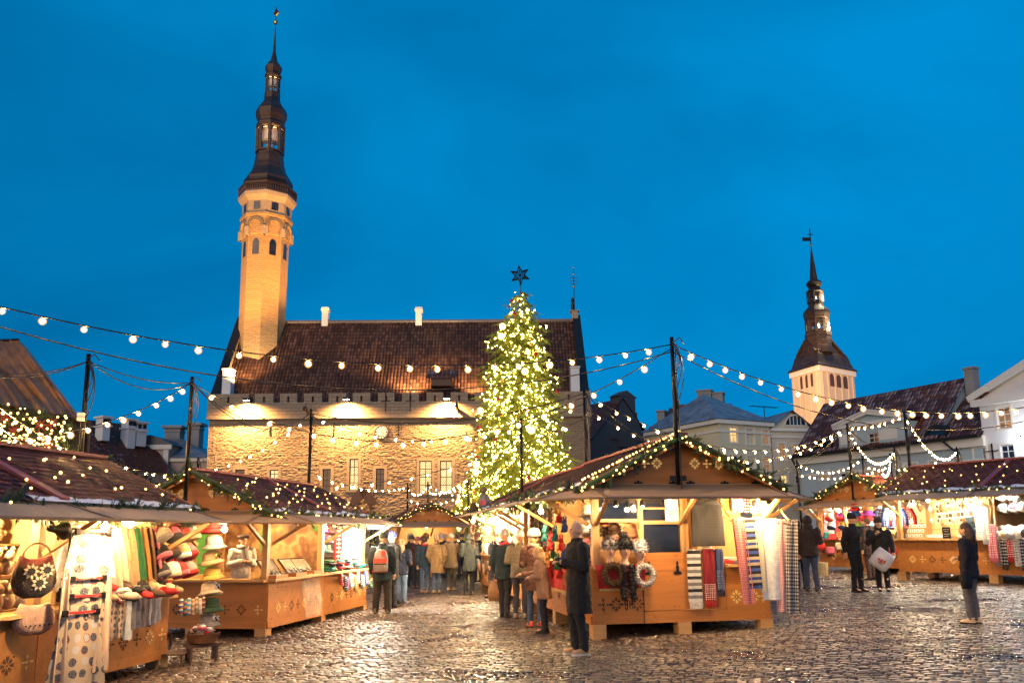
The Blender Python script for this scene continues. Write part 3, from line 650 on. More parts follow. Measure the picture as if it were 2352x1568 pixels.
off = V((cax - chp2.o.x, CY+4-chp2.o.y, 0)); cs = 1/1.96*.5742
def cpy(cy): return (900 + cy/1.96)*.5742
def CP(lst): return tower_prof([(cpy(a), b*cs) for a, b in lst], caxis, CY+4)
def cl(lst, name, mat='copper', n=8): mb = MB(); mb.lathe([(r*1.05, z) for r, z in CP(lst)], c=tuple(off), n=n, a0=.3); return mb.build(name, M[mat], church)
cl([(1010, 100), (960, 96), (955, 94), (880, 92), (878, 96), (850, 96), (848, 80)], 'spire_base')
cl([(748, 78), (742, 86), (735, 90), (725, 90), (700, 97), (685, 96), (665, 84), (645, 60), (630, 53), (618, 54), (612, 58)], 'spire_bulb')
cl([(535, 54), (528, 62), (518, 60), (505, 46), (492, 40), (480, 50), (460, 58), (445, 50), (430, 29), (422, 27), (300, 16), (170, 2.5)], 'spire_top')
for a, b, hw in ((845, 745, 78), (612, 533, 54)):
    (r, z0), (_, z1) = CP([(a, hw), (b, hw)]); mb = MB(); mb.lathe([(r*1.05, z0), (r*1.05, z0+.6)], c=tuple(off), n=8, a0=.3, m=0); mb.lathe([(r*1.0, z1-1.0), (r*1.0, z1+.1)], c=tuple(off), n=8, a0=.3, m=0); mb.lathe([(r*.25, z0), (r*.25, z1)], c=tuple(off), n=8, m=1)
    for k in range(8):
        t = .3+math.pi/4*k; p = off + V((math.cos(t), math.sin(t), 0))*r; mb.bar(p+V((0,0,z0)), p+V((0,0,z1)), r*.28, m=0)
    mb.build('open_lantern', [M['copper'], M['white_paint']], church)
(r, z), (_, z2), (_, z3) = CP([(158, 11), (30, 1), (110, 1)]); mb = MB(); mb.ball(off+V((0,0,z)), r, 10, m=0); mb.tube([off+V((0,0,z-1)), off+V((0,0,z2))], .12, 6, m=1); mb.box(tuple(off+V((-1.9,-.03,z3-.5))), tuple(off+V((-.1,.03,z3+.4))), m=1); mb.bar(off+V((-.7,0,z2-1.4)), off+V((.7,0,z2-1.4)), .16, m=1); mb.build('weather_vane', [M['gold'], M['iron']], church)

# ================================================================= houses round the square
def house(name, label, cat, F, eave, depth, ridge, wallm, roofm, wl=(), style='ridge', trim=M['trim'], zb=0, bands=(), rx=0.0, frame=None):
    """F facade frame; eave/ridge heights; wl list of (rect, nx, nz, pane, surround?)"""
    root = thing(name, label, cat, M=F.M); W = F.w
    mb = MB(); wall_cells(mb, 0, W, -1, eave, [w[0] for w in wl], .3); mb.quad((0,depth,-1),(0,0,-1),(0,0,eave),(0,depth,eave)); mb.quad((W,0,-1),(W,depth,-1),(W,depth,eave),(W,0,eave)); mb.quad((W,depth,-1),(0,depth,-1),(0,depth,eave),(W,depth,eave))
    if style == 'front_gable':
        mb.add([(0,0,eave),(W,0,eave),(W/2,0,ridge)], [(0,1,2)]); mb.add([(0,depth,eave),(W,depth,eave),(W/2,depth,ridge)], [(0,2,1)])
    if style == 'ridge':
        mb.add([(0,0,eave),(0,depth/2,ridge),(0,depth,eave)], [(0,1,2)]); mb.add([(W-rx,0,eave),(W-rx,depth/2,ridge-.1),(W-rx,depth,eave)], [(0,2,1)])
    mb.build('wall', wallm, root); e = .45; r = MB()
    if style == 'ridge': slope(r, (-.3,-e,eave-.1), (W+.3-rx,-e,eave-.1), (W+.3-rx,depth/2,ridge), (-.3,depth/2,ridge)); slope(r, (W+.3-rx,depth+e,eave-.1), (-.3,depth+e,eave-.1), (-.3,depth/2,ridge), (W+.3-rx,depth/2,ridge))
    elif style == 'hip':
        k = min(W, depth)/2*.98; A = (-e,-e,eave); B = (W+e,-e,eave); C = (W+e,depth+e,eave); D_ = (-e,depth+e,eave); p = (k, depth/2, ridge); q = (W-k, depth/2, ridge)
        slope(r, A, B, q, p); slope(r, C, D_, p, q); tri(r, B, C, q); tri(r, D_, A, p)
    else: slope(r, (0-e,depth,eave-.2), (0-e,-e,eave-.2), (W/2,-e,ridge+.15), (W/2,depth,ridge+.15)); slope(r, (W+e,-e,eave-.2), (W+e,depth,eave-.2), (W/2,depth,ridge+.15), (W/2,-e,ridge+.15))
    r.build('roof', roofm, root)
    if bands:
        b = MB()
        for z0, z1, d in bands: b.box((-d, -d, z0), (W+d, -.003, z1)); b.box((-d, -.003, z0), (-.003, depth, z1)); b.box((W+.003, -.003, z0), (W+d, depth, z1))
        b.build('cornice', trim, root)
    for w in wl: window(root, w[0], w[1], w[2], frame or M['white_paint'], M[w[3]] if isinstance(w[3], str) else w[3], .1, .08, .06, trim if (len(w) < 5 or w[4]) else None)
    return root
def qc(cx, cy): return ((3250 + cx/2.78)*.5742, (1450 + cy/2.78)*.5742)
def rc_(cx, cy): return ((2560 + cx/3.178)*.5742, (1480 + cy/3.178)*.5742)
def lc(cx, cy): return ((cx/1.96)*.5742, (1200 + cy/1.96)*.5742)
def WR(F, conv, a, b, c, d): return F.rect(*conv(a, b), *conv(c, d))
# long pale-blue house with the snowy tile roof
B4 = Facade((1833, 78), (2262, 61.5)); e4 = B4.survey(2050, 1021)[1]; d4 = 9.0; r4 = 14.25
w4 = [(WR(B4, qc, a, b, c, d), 2, 2, p) for a, b, c, d, p in ((1020,1130,1170,1215,'glass'), (1300,1103,1460,1180,'glass'), (655,1170,790,1390,'lit_dim'), (70,1215,190,1290,'lit_dim'), (300,1190,430,1265,'glass'))]
h4 = house('town_house', 'long pale blue house under a huge snow streaked red tile roof', 'house', B4, e4, d4, r4, M['pl_blue'], M['snow_tiles'], w4, 'ridge', rx=3.7, bands=[(e4-.9, e4-.1, .3), (e4-2.1, e4-1.85, .08)])
x0 = B4.survey(*qc(270, 950))[0]; x1 = B4.survey(*qc(1100, 880))[0]; zD = B4.survey(*qc(700, 690))[1]; zA = B4.survey(*qc(650, 575))[1]
mb = MB(); rd = B4.rect(*qc(625, 790), *qc(755, 925)); c = (x0+x1)/2
wall_cells(mb, x0+.4, x1-.2, e4, zD, [rd], .3, y=-.12, m=0); mb.quad((x0+.4,6,e4),(x0+.4,-.12,e4),(x0+.4,-.12,zD),(x0+.4,6,zD), m=0); mb.quad((x1-.2,-.12,e4),(x1-.2,6,e4),(x1-.2,6,zD),(x1-.2,-.12,zD), m=0); mb.prism([(x0+.2, zD+.3), (x1, zD+.3), (c, zA)], .3, m=0, y=-.1)
mb.box((x0+.1, -.45, zD), (x1+.1, -.1, zD+.32), m=1); mb.bar((x0, -.3, zD+.3), (c, -.3, zA+.25), .45, .3, up=(0,1,0), m=1); mb.bar((x1+.2, -.3, zD+.3), (c, -.3, zA+.25), .45, .3, up=(0,1,0), m=1)
mb.box((x0+.6, -.16, e4+.5), (x0+2.4, -.121, zD-.5), m=1); mb.box((x1-3.0, -.16, e4+.5), (x1-1.2, -.121, zD-.5), m=1)
slope(mb, (x0+.1,6,zD+.3), (x0+.1,-.5,zD+.3), (c,-.5,zA+.35), (c,6,zA+.35), m=2); slope(mb, (x1+.1,-.5,zD+.3), (x1+.1,6,zD+.3), (c,6,zA+.35), (c,-.5,zA+.35), m=2)
dm = mb.build('pediment_dormer', [M['pl_blue'], M['trim'], M['dark_sheet']], h4); window(h4, rd, 2, 3, M['white_paint'], M['glass'], -.02)
for cx, cy in ((125, 920), (1375, 775)):                    # eyebrow dormers
    x, z = B4.survey(*qc(cx, cy)); mb = MB(); y0 = (z-e4)/(r4-e4)*d4/2
    mb2 = MB(); mb2.M = Matrix.Translation((x, y0+1.6, z-.4)) @ Matrix.Rotation(RD(90), 4, 'X'); mb2.lathe([(1.05, 0), (1.05, 2.2), (.8, 2.2)], n=18, m=0, cap=False); mb2.lathe([(.82, 2.1), (.01, 2.1)], n=18, m=1, cap=False); mb2.build('eyebrow_dormer', [M['dark_sheet'], M['glass']], h4, False)
x, z = B4.w-3.3, r4; mb = MB(); mb.box((x-.1, d4/2-.6, z-1.6), (x+.7, d4/2+.2, z+.55)); mb.box((x-.18, d4/2-.68, z+.55), (x+.78, d4/2+.28, z+.72)); mb.build('chimney', M['chimney'], h4)
mb = MB(); mb.box((-.4, -.75, e4-.25), (B4.w+.2, -.3, e4+.0)); xg = B4.survey(*qc(1620, 960))[0]; mb.tube([(xg-1.0, -.6, e4-.1), (xg, -.25, e4-1.2), (xg, -.25, 0)], .09, 8); mb.tube([(-.2, -.6, e4-.1), (.1, -.2, e4-1.3), (.1, -.2, 0)], .09, 8); mb.build('gutter', M['dark_sheet'], h4)
mb = MB(); W_ = B4.w; slope(mb, (W_-3.45,-.4,e4-.12), (W_+.3,-.4,e4-.12), (W_+.3,d4/2,r4-1.1), (W_-3.45,d4/2,r4-1.1)); slope(mb, (W_+.3,d4,e4-.12), (W_-3.45,d4,e4-.12), (W_-3.45,d4/2,r4-1.1), (W_+.3,d4/2,r4-1.1)); mb.build('lower_roof', M['snow_tiles'], h4)
# white pedimented house at the right edge
D5 = B4.o + B4.x*(B4.w+.1); B5 = Facade((2266, 61.4), (2613, 52.5)); e5 = B5.survey(2262, 917)[1]
w5 = [(WR(B5, qc, *a), nx, nz_, p) for a, nx, nz_, p in (((2040,505,2220,725), 2, 3, 'lit_dim'), ((1790,955,1945,1150), 2, 3, 'glass'), ((2085,920,2260,1125), 2, 3, 'glass'))]
h5 = house('white_house', 'white house with a broad pediment at the corner of the square', 'house', B5, e5, 12, e5+2.4, M['pl_white'], M['snow_tiles'], w5, 'front_gable')
mb = MB(); W = B5.w; mb.box((-.4, -.5, e5-.5), (W+.4, -.004, e5)); mb.bar((-.6, -.25, e5+.1), (W/2, -.25, e5+2.55), .5, .5, up=(0,1,0)); mb.bar((W+.6, -.25, e5+.1), (W/2, -.25, e5+2.55), .5, .5, up=(0,1,0)); mb.build('pediment_cornice', M['trim'], h5)
for q in ((2005, 980), (2020, 1110)):
    x, z = B5.survey(*qc(*q)); mb = MB(); mb.bar((x, -.06, z-.55), (x, -.06, z+.55), .1, .08); mb.bar((x-.5, -.07, z), (x+.5, -.07, z), .1, .05); mb.build('wall_anchor', M['iron'], h5)
# green corner house: two faces
G1 = Facade((1493, 91), (1656, 80)); G2 = Facade((1656, 80), (1775, 83.2)); eg = G2.survey(1656, 962)[1]
wg2 = [(WR(G2, rc_, *a), 2, 2, p) for a, p in (((1140,722,1245,922), 'lit'), ((1350,742,1460,940), M['pl_green']), ((1550,760,1650,950), 'lit_dim'), ((1155,1080,1255,1200), 'glass'), ((1365,1090,1470,1240), M['pl_green']), ((1568,1095,1665,1285), 'lit_dim'))]
wg1 = [(WR(G1, rc_, *a), 2, 2, p) for a, p in (((270,845,355,960), 'glass'), ((545,800,635,900), 'glass'), ((768,750,865,945), 'lit'))]
hg = house('corner_house', 'pale green three storey corner house with hipped sheet metal roof', 'house', G2, eg, 12, eg+3.7, M['pl_green'], M['sheet_roof'], wg2, 'hip', bands=[(eg-.45, eg-.05, .35), (eg-1.3, eg-1.1, .1)])
inv = hg.matrix_world.inverted() @ G1.M
sub = thing('side_wing', None, None); sub.parent = hg; sub.matrix_local = inv
mb = MB(); wall_cells(mb, 0, G1.w-.02, -1, eg, [w[0] for w in wg1], .3); mb.quad((0,9,-1),(0,0,-1),(0,0,eg),(0,9,eg)); mb.build('wall', M['pl_green'], sub)
mb = MB(); slope(mb, (-.3,-.45,eg), (G1.w,-.45,eg), (G1.w-6.5,5,eg+2.9), (0,5,eg+2.9)); mb.build('roof', M['dark_tiles'], sub)
mb = MB(); mb.box((-.3, -.35, eg-.45), (G1.w+.2, -.003, eg-.05)); mb.build('cornice', M['trim'], sub)
for w in wg1:
    o = window(sub, w[0], w[1], w[2], M['white_paint'], M[w[3]], .1, .08, .06, None)
    for ch in list(o.children): ch.name = 'pane'
# narrow grey house with arched attic window
B3 = Facade((1777, 83.4), (1872, 84.4)); e3 = B3.survey(1825, 984)[1]; a3 = B3.survey(1829, 946)[1]
w3 = [(WR(B3, rc_, *a), 2, 2, p) for a, p in (((1758,930,1860,1138), 'lit_dim'), ((1942,940,2040,1145), 'lit_dim'), ((1790,1330,1880,1440), 'lit'), ((1975,1335,2060,1440), 'glass'))]
h3 = house('narrow_house', 'narrow weathered grey house with arched attic window in its gable', 'house', B3, e3, 10, a3, M['pl_grey'], M['sheet_roof'], w3, 'front_gable', bands=[(e3-.3, e3, .25), (e3-1.0, e3-.8, .12), (2.6, 2.9, .2), (5.4, 5.7, .25)])
x, z = B3.survey(*rc_(1975, 705)); mb = MB(); rr = 1.25
for k in range(8):
    t0, t1 = math.pi*k/8, math.pi*(k+1)/8; mb.bar((x+rr*math.cos(t0), -.05, z+rr*.9*math.sin(t0)), (x+rr*math.cos(t1), -.05, z+rr*.9*math.sin(t1)), .14, .14, m=0)
for f in (-.5, -.17, .17, .5): mb.bar((x+rr*f, -.05, z), (x+rr*f, -.05, z+rr*.85), .07, .07, m=0)
mb.bar((x-rr, -.05, z), (x+rr, -.05, z), .12, .12, m=0); mb.prism([(x+rr*math.cos(math.pi*k/10), z+rr*.9*math.sin(math.pi*k/10)) for k in range(11)], .03, m=1, y=-.02); mb.build('attic_window', [M['white_paint'], M['glass']], h3)
# dark houses further back
B1 = Facade((1362, 105), (1497, 112)); e1 = B1.survey(1430, 1010)[1]
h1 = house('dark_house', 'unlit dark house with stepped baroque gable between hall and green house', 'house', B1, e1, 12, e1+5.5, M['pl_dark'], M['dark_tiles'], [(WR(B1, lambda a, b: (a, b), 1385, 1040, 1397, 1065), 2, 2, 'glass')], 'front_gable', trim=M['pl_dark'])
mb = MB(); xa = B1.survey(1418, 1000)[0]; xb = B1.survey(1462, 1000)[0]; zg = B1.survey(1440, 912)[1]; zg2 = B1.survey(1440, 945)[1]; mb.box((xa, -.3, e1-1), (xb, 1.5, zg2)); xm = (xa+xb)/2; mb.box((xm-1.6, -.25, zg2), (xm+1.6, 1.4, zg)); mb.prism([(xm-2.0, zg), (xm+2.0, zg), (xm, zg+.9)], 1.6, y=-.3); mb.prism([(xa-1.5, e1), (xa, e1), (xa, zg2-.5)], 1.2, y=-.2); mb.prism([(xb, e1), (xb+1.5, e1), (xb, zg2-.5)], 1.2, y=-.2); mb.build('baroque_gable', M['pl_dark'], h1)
B2 = Facade((1528, 100), (1668, 97)); e2 = B2.survey(1600, 985)[1]; r2 = B2.survey(1600, 932, 5)[1]
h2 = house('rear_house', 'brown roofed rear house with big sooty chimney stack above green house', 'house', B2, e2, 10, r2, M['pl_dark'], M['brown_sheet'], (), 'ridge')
for a, b, c, d in (((745,290),(935,520),.6,'chimney'), ((930,315),(1075,520),.3,'chimney'), ((470,470),(600,640),.2,'sheet_roof'), ((230,540),(330,620),.2,'chimney')):
    x0, z1 = B2.survey(*rc_(*a), 4); x1, z0 = B2.survey(*rc_(*b), 4); mb = MB(); mb.box((x0, 3.4-c, z0-2), (x1, 5-c, z1)); mb.box((x0-.12, 3.28-c, z1), (x1+.12, 5.12-c, z1+.18)); mb.build('chimney', M[d], h2)
# tv aerial on the corner house
x, z = G2.survey(*rc_(1575, 460), 3); mb = MB(); mb.tube([(x,3,z-3.2),(x,3,z)], .05, 6); mb.tube([(x-2.1,3,z-.1),(x+2.1,3,z)], .035, 5)
for k in range(-4, 5): mb.tube([(x+k*.45,2.6,z-.05),(x+k*.45,3.4,z-.05)], .02, 4)
mb.tube([(x,3,z-1),(x+2.2,4,z-3)], .015, 4); mb.build('television_aerial', M['iron'], hg)
# houses on the left
L1F = Facade((205, 88), (474, 88)); el = L1F.survey(340, 1052)[1]
wl1 = [(WR(L1F, lc, *a), nx, 2, p) for a, nx, p in (((1112,1255,1240,1355), 3, 'lit'), ((925,1318,992,1358), 2, 'lit'))]
hl = house('plaster_house', 'old plaster house with grey sheet metal roof and wide central dormer', 'house', L1F, el, 12, L1F.survey(400, 1003, 6)[1], M['pl_pink'], M['sheet_roof'], [], 'hip', bands=[(el-.4, el, .3)])
xa, zt1 = L1F.survey(*lc(1040, 1140)); xb, _ = L1F.survey(*lc(1345, 1140)); rw = [w[0] for w in wl1[:1]]
mb = MB(); wall_cells(mb, xa, xb, el-3, zt1, rw, .3, y=-.5, m=0); mb.quad((xa,4,el),(xa,-.5,el),(xa,-.5,zt1),(xa,4,zt1), m=0); mb.quad((xb,-.5,el),(xb,4,el),(xb,4,zt1),(xb,-.5,zt1), m=0); mb.prism([(xa-.3, zt1), (xb+.3, zt1), (xb-1, zt1+.7), ((xa+xb)/2, zt1+1.1), (xa+1, zt1+.7)], 5.0, m=1, y=-.7); mb.box((xa-.3, -.75, zt1-.5), (xb+.3, -.5, zt1), m=2); mb.box((xa+.05, -.6, el-3), (xa+.6, -.501, zt1-.5), m=2); mb.box((xb-.6, -.6, el-3), (xb-.05, -.501, zt1-.5), m=2); mb.build('central_dormer', [M['pl_pink'], M['sheet_roof'], M['trim']], hl)
window(hl, wl1[0][0], 3, 2, M['white_paint'], M['lit'], -.4, .1, .1, None); r_ = wl1[1][0]; mb = MB(); w_ = window(hl, r_, 2, 1, M['white_paint'], M['lit'], -.09, .08, .08, None)
for a, b in (((1295,990),(1448,1062)), ((1485,968),(1598,1062))):
    x0, z1 = L1F.survey(*lc(*a), 6); x1, z0 = L1F.survey(*lc(*b), 6); mb = MB(); mb.box((x0+.3, 5.3, z0-1.5), (x1-.3, 6.7, z1-.3)); mb.box((x0, 5.0, z1-.3), (x1, 7.0, z1)); mb.box((x0+.2, 5.2, z1-.75), (x1-.2, 6.8, z1-.55))
    mb.build('chimney', M['chimney'], hl)
L2F = Facade((120, 76), (385, 86)); el2 = L2F.survey(250, 1075)[1]
hl2 = house('tiled_house', 'dark red tiled house with white chimneys behind the tarpaulin canopy', 'house', L2F, el2, 12, L2F.survey(185, 962, 6)[1], M['pl_pink'], M['dark_tiles'], (), 'ridge')
for a, b in (((778,908),(848,1032)), ((978,928),(1045,1095)), ((1045,950),(1132,1080))):
    x0, z1 = L2F.survey(*lc(*a), 3); x1, z0 = L2F.survey(*lc(*b), 3); mb = MB(); mb.box((x0+.15, 2.4, z0-1), (x1-.15, 3.8, z1-.2)); mb.box((x0-.05, 2.2, z1-.2), (x1+.05, 4.0, z1)); mb.box((x0, 2.25, z1-1.1), (x1, 3.95, z1-.9))
    for f in (.3, .7): mb.box((x0+(x1-x0)*f-.2, 2.36, z1-.75), (x0+(x1-x0)*f+.2, 2.42, z1-.3), m=1)
    mb.build('chimney', [M['pl_white'], M['glass']], hl2)
# ================================================================= lights made of small parts
def ico(r, n=1):
    import bmesh
    bm = bmesh.new(); bmesh.ops.create_icosphere(bm, subdivisions=n, radius=r); me = bpy.data.meshes.new('light'); bm.to_mesh(me); bm.free(); return me
TINY = ico(.017); TINY.materials.append(M['tiny'])
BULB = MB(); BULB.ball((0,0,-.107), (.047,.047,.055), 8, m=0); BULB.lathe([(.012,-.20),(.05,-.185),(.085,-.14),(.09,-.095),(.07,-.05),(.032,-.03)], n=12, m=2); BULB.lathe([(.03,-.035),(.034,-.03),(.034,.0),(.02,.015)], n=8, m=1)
BULB = BULB.mesh('bulb', [M['bulb'], M['cable'], M['halo_shell']], True)
def lamp(p, power, col=(1,.70,.38), r=.05, name='lamp_light', spot=None, aim=None, blend=.6):
    l = bpy.data.lights.new(name, 'SPOT' if spot else 'POINT'); l.energy = power; l.color = col; l.shadow_soft_size = r
    o = bpy.data.objects.new(name, l); COL.objects.link(o); o.location = p
    if spot: l.spot_size = RD(spot); l.spot_blend = blend; o.rotation_euler = (V(aim)-V(p)).to_track_quat('-Z', 'Y').to_euler()
    return o

def sprig(mb, p, d, L, n=9, spread=.5, wid=.035):
    """one fir twig: a flat fan of short needles round a stem"""
    d = V(d).normalized(); u = d.cross(V((random.uniform(-1,1), random.uniform(-1,1), random.uniform(-1,1)))).normalized(); w = d.cross(u); p = V(p)
    r = random.random()
    mb.rv = r
    for k in range(n):
        t = k/n; q = p + d*L*t; s = 1 if k % 2 else -1; nd = (d*.75 + (u*s + w*random.uniform(-.5,.5))*spread).normalized(); l = L*.42*(1.15-t)
        e = q + nd*l; h = d.cross(nd)*.0; wv = nd.cross(w).normalized()*L*wid
        mb.add([q - wv, q + wv, e], [(0,1,2)])
    mb.rv = None
def garland(pts, label, nl, rad=.085, dens=60, group='fir garlands on the stalls', sag=0.0):
    """fir garland with fairy lights along a polyline"""
    pts = [V(p) for p in pts]; c = sum(pts, V())/len(pts); seg = [(pts[i+1]-pts[i]).length for i in range(len(pts)-1)]; L = sum(seg)
    def at_(s):
        for i, l in enumerate(seg):
            if s <= l or i == len(seg)-1: return pts[i].lerp(pts[i+1], min(1, s/l)), (pts[i+1]-pts[i]).normalized()
            s -= l
    g = thing('fir_garland', label, 'garland', c, group=group); mb = MB()
    for k in range(int(L*dens)):
        p, d = at_(random.random()*L); o = V((random.gauss(0,1), random.gauss(0,1), random.gauss(0,1)-.25)); o = (o - d*o.dot(d)*.5).normalized()
        sprig(mb, p - c + o*rad*random.uniform(0,.6) + V((0,0,.05*math.sin(p.length*9))), o + d*random.uniform(-1,1), rad*random.uniform(1.2,2.3), 9, .6, .085)
    mb.tube([p-c for p in pts], rad*.55, 7); mb.build('foliage', M['fir'], g)
    for k in range(nl):
        p, d = at_((k+random.uniform(.1,.9))/nl*L); f = (CAMP-p).normalized(); o = V((random.uniform(-1,1), random.uniform(-1,1), random.uniform(-1,.7))).normalized()*rad*.9 + f*rad*.55
        inst('light', TINY, g, p - c + o, sc=random.uniform(.8,1.25))
    return g
def string(a, b, sag, n, label, group='light strings over the square', bulbs=True, end=(.02,.98), extra=None, r=.0095, sc=1.0):
    a, b = V(a), V(b)
    f = lambda t: a.lerp(b, t) - V((0,0,sag*4*t*(1-t)))
    c = f(.5); t_ = thing('string_light' if bulbs else 'power_cable', label, 'string light' if bulbs else 'cable', c, group=group if bulbs else 'cables between the poles'); mb = MB()
    mb.tube([f(i/24)-c for i in range(25)], r, 5)
    if extra:
        g = lambda t: a.lerp(b, t) - V((0,0,(sag+extra)*4*t*(1-t))); mb.tube([g(i/24)-c for i in range(25)], r, 5)
    mb.build('wire', M['cable'], t_, True)
    for k in range(n if bulbs else 0):
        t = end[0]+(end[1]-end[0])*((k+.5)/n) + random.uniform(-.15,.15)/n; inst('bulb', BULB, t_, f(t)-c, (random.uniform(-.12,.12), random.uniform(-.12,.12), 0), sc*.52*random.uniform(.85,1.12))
    return t_

# ================================================================= market stalls
def snow_motif(mb, cx, cz, r, y, m, t=.004):
    """eight-petalled folk star cut into the boards"""
    for k in range(8):
        a = math.pi/4*k; ca, sa = math.cos(a), math.sin(a); f = lambda u, v: (cx + u*ca - v*sa, cz + u*sa + v*ca); l = r if k % 2 == 0 else r*.86
        mb.prism([f(.30*l, 0), f(.62*l, -.17*l), f(1.0*l, -.19*l), f(.82*l, 0), f(1.0*l, .19*l), f(.62*l, .17*l)], t, m=m, y=y)
    mb.prism([(cx-r*.1, cz), (cx, cz-r*.1), (cx+r*.1, cz), (cx, cz+r*.1)], t, m=m, y=y)
def tulip(mb, cx, cz, r, y, m, t=.004):
    for k in range(3):
        z = cz + (k-1)*r*.62; mb.prism([(cx, z-r*.3), (cx+r*.2, z), (cx+r*.14, z+r*.26), (cx, z+r*.1), (cx-r*.14, z+r*.26), (cx-r*.2, z)], t, m=m, y=y)
    for s in (-1, 1):
        for k in range(3): mb.box((cx+s*(r*.42+k*r*.17), y, cz-.012), (cx+s*(r*.42+k*r*.17)+.022, y+t, cz+.01), m=m)
class Stall:
    EA, AP, W = 2.36, 3.14, 3.0
    def __init__(s, desc, cat, o, rot, L=5.1, z=None, awn=('f','l','r'), corners=('fl','fr'), seed=0, front=None, hall_side=None, counter=('f','l','r'), cz=1.06, roof_only=False, snowy=(True, True), lid=True, half=True):
        s.o = V((o[0], o[1], gz(o[0]) if z is None else z)); s.rot = rot; s.L = L; s.desc = desc
        s.M = Matrix.Translation(s.o) @ Matrix.Rotation(rot, 4, 'Z'); s.cz = cz
        rs = random.getstate(); random.seed(100+seed)
        R = s.root = thing('market_stall', cat, 'market stall', s.o, rot, 'wooden market stalls'); W = s.W; h = W/2; EA = s.EA; AP = s.AP; pl, pi, px = M['ply'], M['pine'], M['pine_x']
        ys = [0, L/2, L]
        for y in ys:
            for sx in (-1, 1):
                yy = min(max(y, .06), L-.06); g = gz((s.M @ V((sx*h, yy, 0))).x) - s.o.z
                mb = MB(); x = sx*(h-.09); mb.box((x-.11, yy-.11, g-.02), (x+.11, yy+.11, .18)); mb.build('leg', px, R)
                mb = MB(); mb.box((x-.055, yy-.055, .2), (x+.055, yy+.055, EA)); mb.build('post', pi, R)
        for yy in (.06, L-.06):
            g = gz((s.M @ V((0, yy, 0))).x) - s.o.z; mb = MB(); mb.box((-.11, yy-.11, g-.02), (.11, yy+.11, .18)); mb.build('leg', px, R)
        mb = MB(); mb.box((-h+.02, .03, .18), (h-.02, L-.03, .24)); mb.build('floor', px, R)
        mb = MB()
        for sx in (-1, 1): mb.box((sx*(h-.15), -.02, EA-.12), (sx*h, L+.02, EA))
        for yy in (0, L/2, L): mb.box((-h+.16, yy-.05 if yy else -.02, EA-.10), (h-.16, yy+.05 if yy else .08, EA))
        mb.build('top_beam', px, R)
        # side counters (built along x, then turned): panel boards with cut motifs, and the counter top
        def side(k, a0, length, org, motif=True):
            T = Matrix.Translation(org) @ Matrix.Rotation(a0, 4, 'Z')
            n = max(1, round(length/2.55)); w = length/n
            for i in range(n):
                mb = MB(); mb.M = T; mb.box((i*w+.004, -.02, .18), ((i+1)*w-.004, .012, cz-.03)); mb.box((i*w+.004, -.034, .18), ((i+1)*w-.004, -.0205, .30))
                if motif:
                    nm = int(w/.62)
                    for j in range(nm):
                        x = i*w + (j+.75)*w/(nm+.5); snow_motif(mb, x, .52, .105, -.0245, 1 if (j+i) % 2 else 2); tulip(mb, x+w/(nm+.5)*.5, .52, .10, -.0245, 1 if j % 3 else 2)
                for j in range(10): x_ = i*w+random.uniform(.1,w-.1); z_ = random.choice((.24,.34,.9,.6)); mb.box((x_,-.0365,z_),(x_+.012,-.0215 if z_>.3 else -.0345,z_+.012), m=1)
                mb.build('counter_panel', [pl, M['cut_dark'], M['cut_pale']], R)
                mb = MB(); mb.M = T; mb.box((i*w, -.16, cz-.03), ((i+1)*w, .45, cz+.012)); mb.build('counter_top', px, R)
        if 'f' in counter: side('f', 0, W, (-h, 0, 0))
        if 'b' in counter: side('b', math.pi, W, (h, L, 0))
        if 'l' in counter: side('l', -math.pi/2, L, (-h, L, 0))
        if 'r' in counter: side('r', math.pi/2, L, (h, 0, 0))
        # gables
        for yy, fr in ((0, True), (L, False)):
            mb = MB(); y0 = -.045 if fr else L+.01
            mb.prism([(-h-.02, EA+.002), (h+.02, EA+.002), (.02, AP-.07), (-.02, AP-.07)], .035, y=y0)
            mb.box((-h, y0-.02, EA), (h, y0-.001, EA+.13))
            if fr:
                for x in (-.78, -.36, .30, .72): snow_motif(mb, x, EA+.35-.02*abs(x), .095, y0-.006, 3)
                for x in (-1.0, -.57, .51, .93): tulip(mb, x, EA+.34, .085, y0-.006, 3)
            mb.build('gable_board', [pl, M['cut_dark'], M['cut_pale'], M['cut_lit']], R)
        # roof: decking, overlapping shingles, ridge cap, barge boards, snow
        ov, oe = .28, .22; ew = h+oe; ez = EA-.045; sl = math.hypot(ew, AP-ez); dx, dz = ew/sl, (AP-ez)/sl
        mb = MB()
        for sx in (-1, 1): mb.add([(sx*ew,-ov,ez),(sx*ew,L+ov,ez),(0,L+ov,AP),(0,-ov,AP),(sx*ew,-ov,ez-.05),(sx*ew,L+ov,ez-.05),(0,L+ov,AP-.05),(0,-ov,AP-.05)], [(0,1,2,3),(7,6,5,4),(0,3,7,4),(1,5,6,2),(0,4,5,1)], m=1)
        rows = 13; ex = sl/rows; cw = .235
        for sx in (-1, 1):
            for r in range(rows):
                nc = int((L+2*ov)/cw)+1
                for c in range(nc):
                    y = -ov + (c + (.5 if r % 2 else 0))*cw; a, b = max(y, -ov), min(y+cw, L+ov)
                    if b-a < .03: continue
                    t0 = r*ex - .03; t1 = t0 + ex*1.35; k = random.uniform(.0, .006); w = (b-a)
                    def q(t, yy, lift): return (sx*(ew - dx*t + dz*lift), yy, ez + dz*t + dx*lift)
                    mb.add([q(t0+.055, a+.006, .022+k), q(t0, a+w*.28, .024+k), q(t0, b-w*.28, .024+k), q(t0+.055, b-.006, .022+k), q(min(t1, sl), b-.006, .006), q(min(t1, sl), a+.006, .006)], [(0,1,2,3,4,5) if sx > 0 else (5,4,3,2,1,0)], m=0)
        rf = mb.build('roof', [M['shingle'], M['awning']], R)
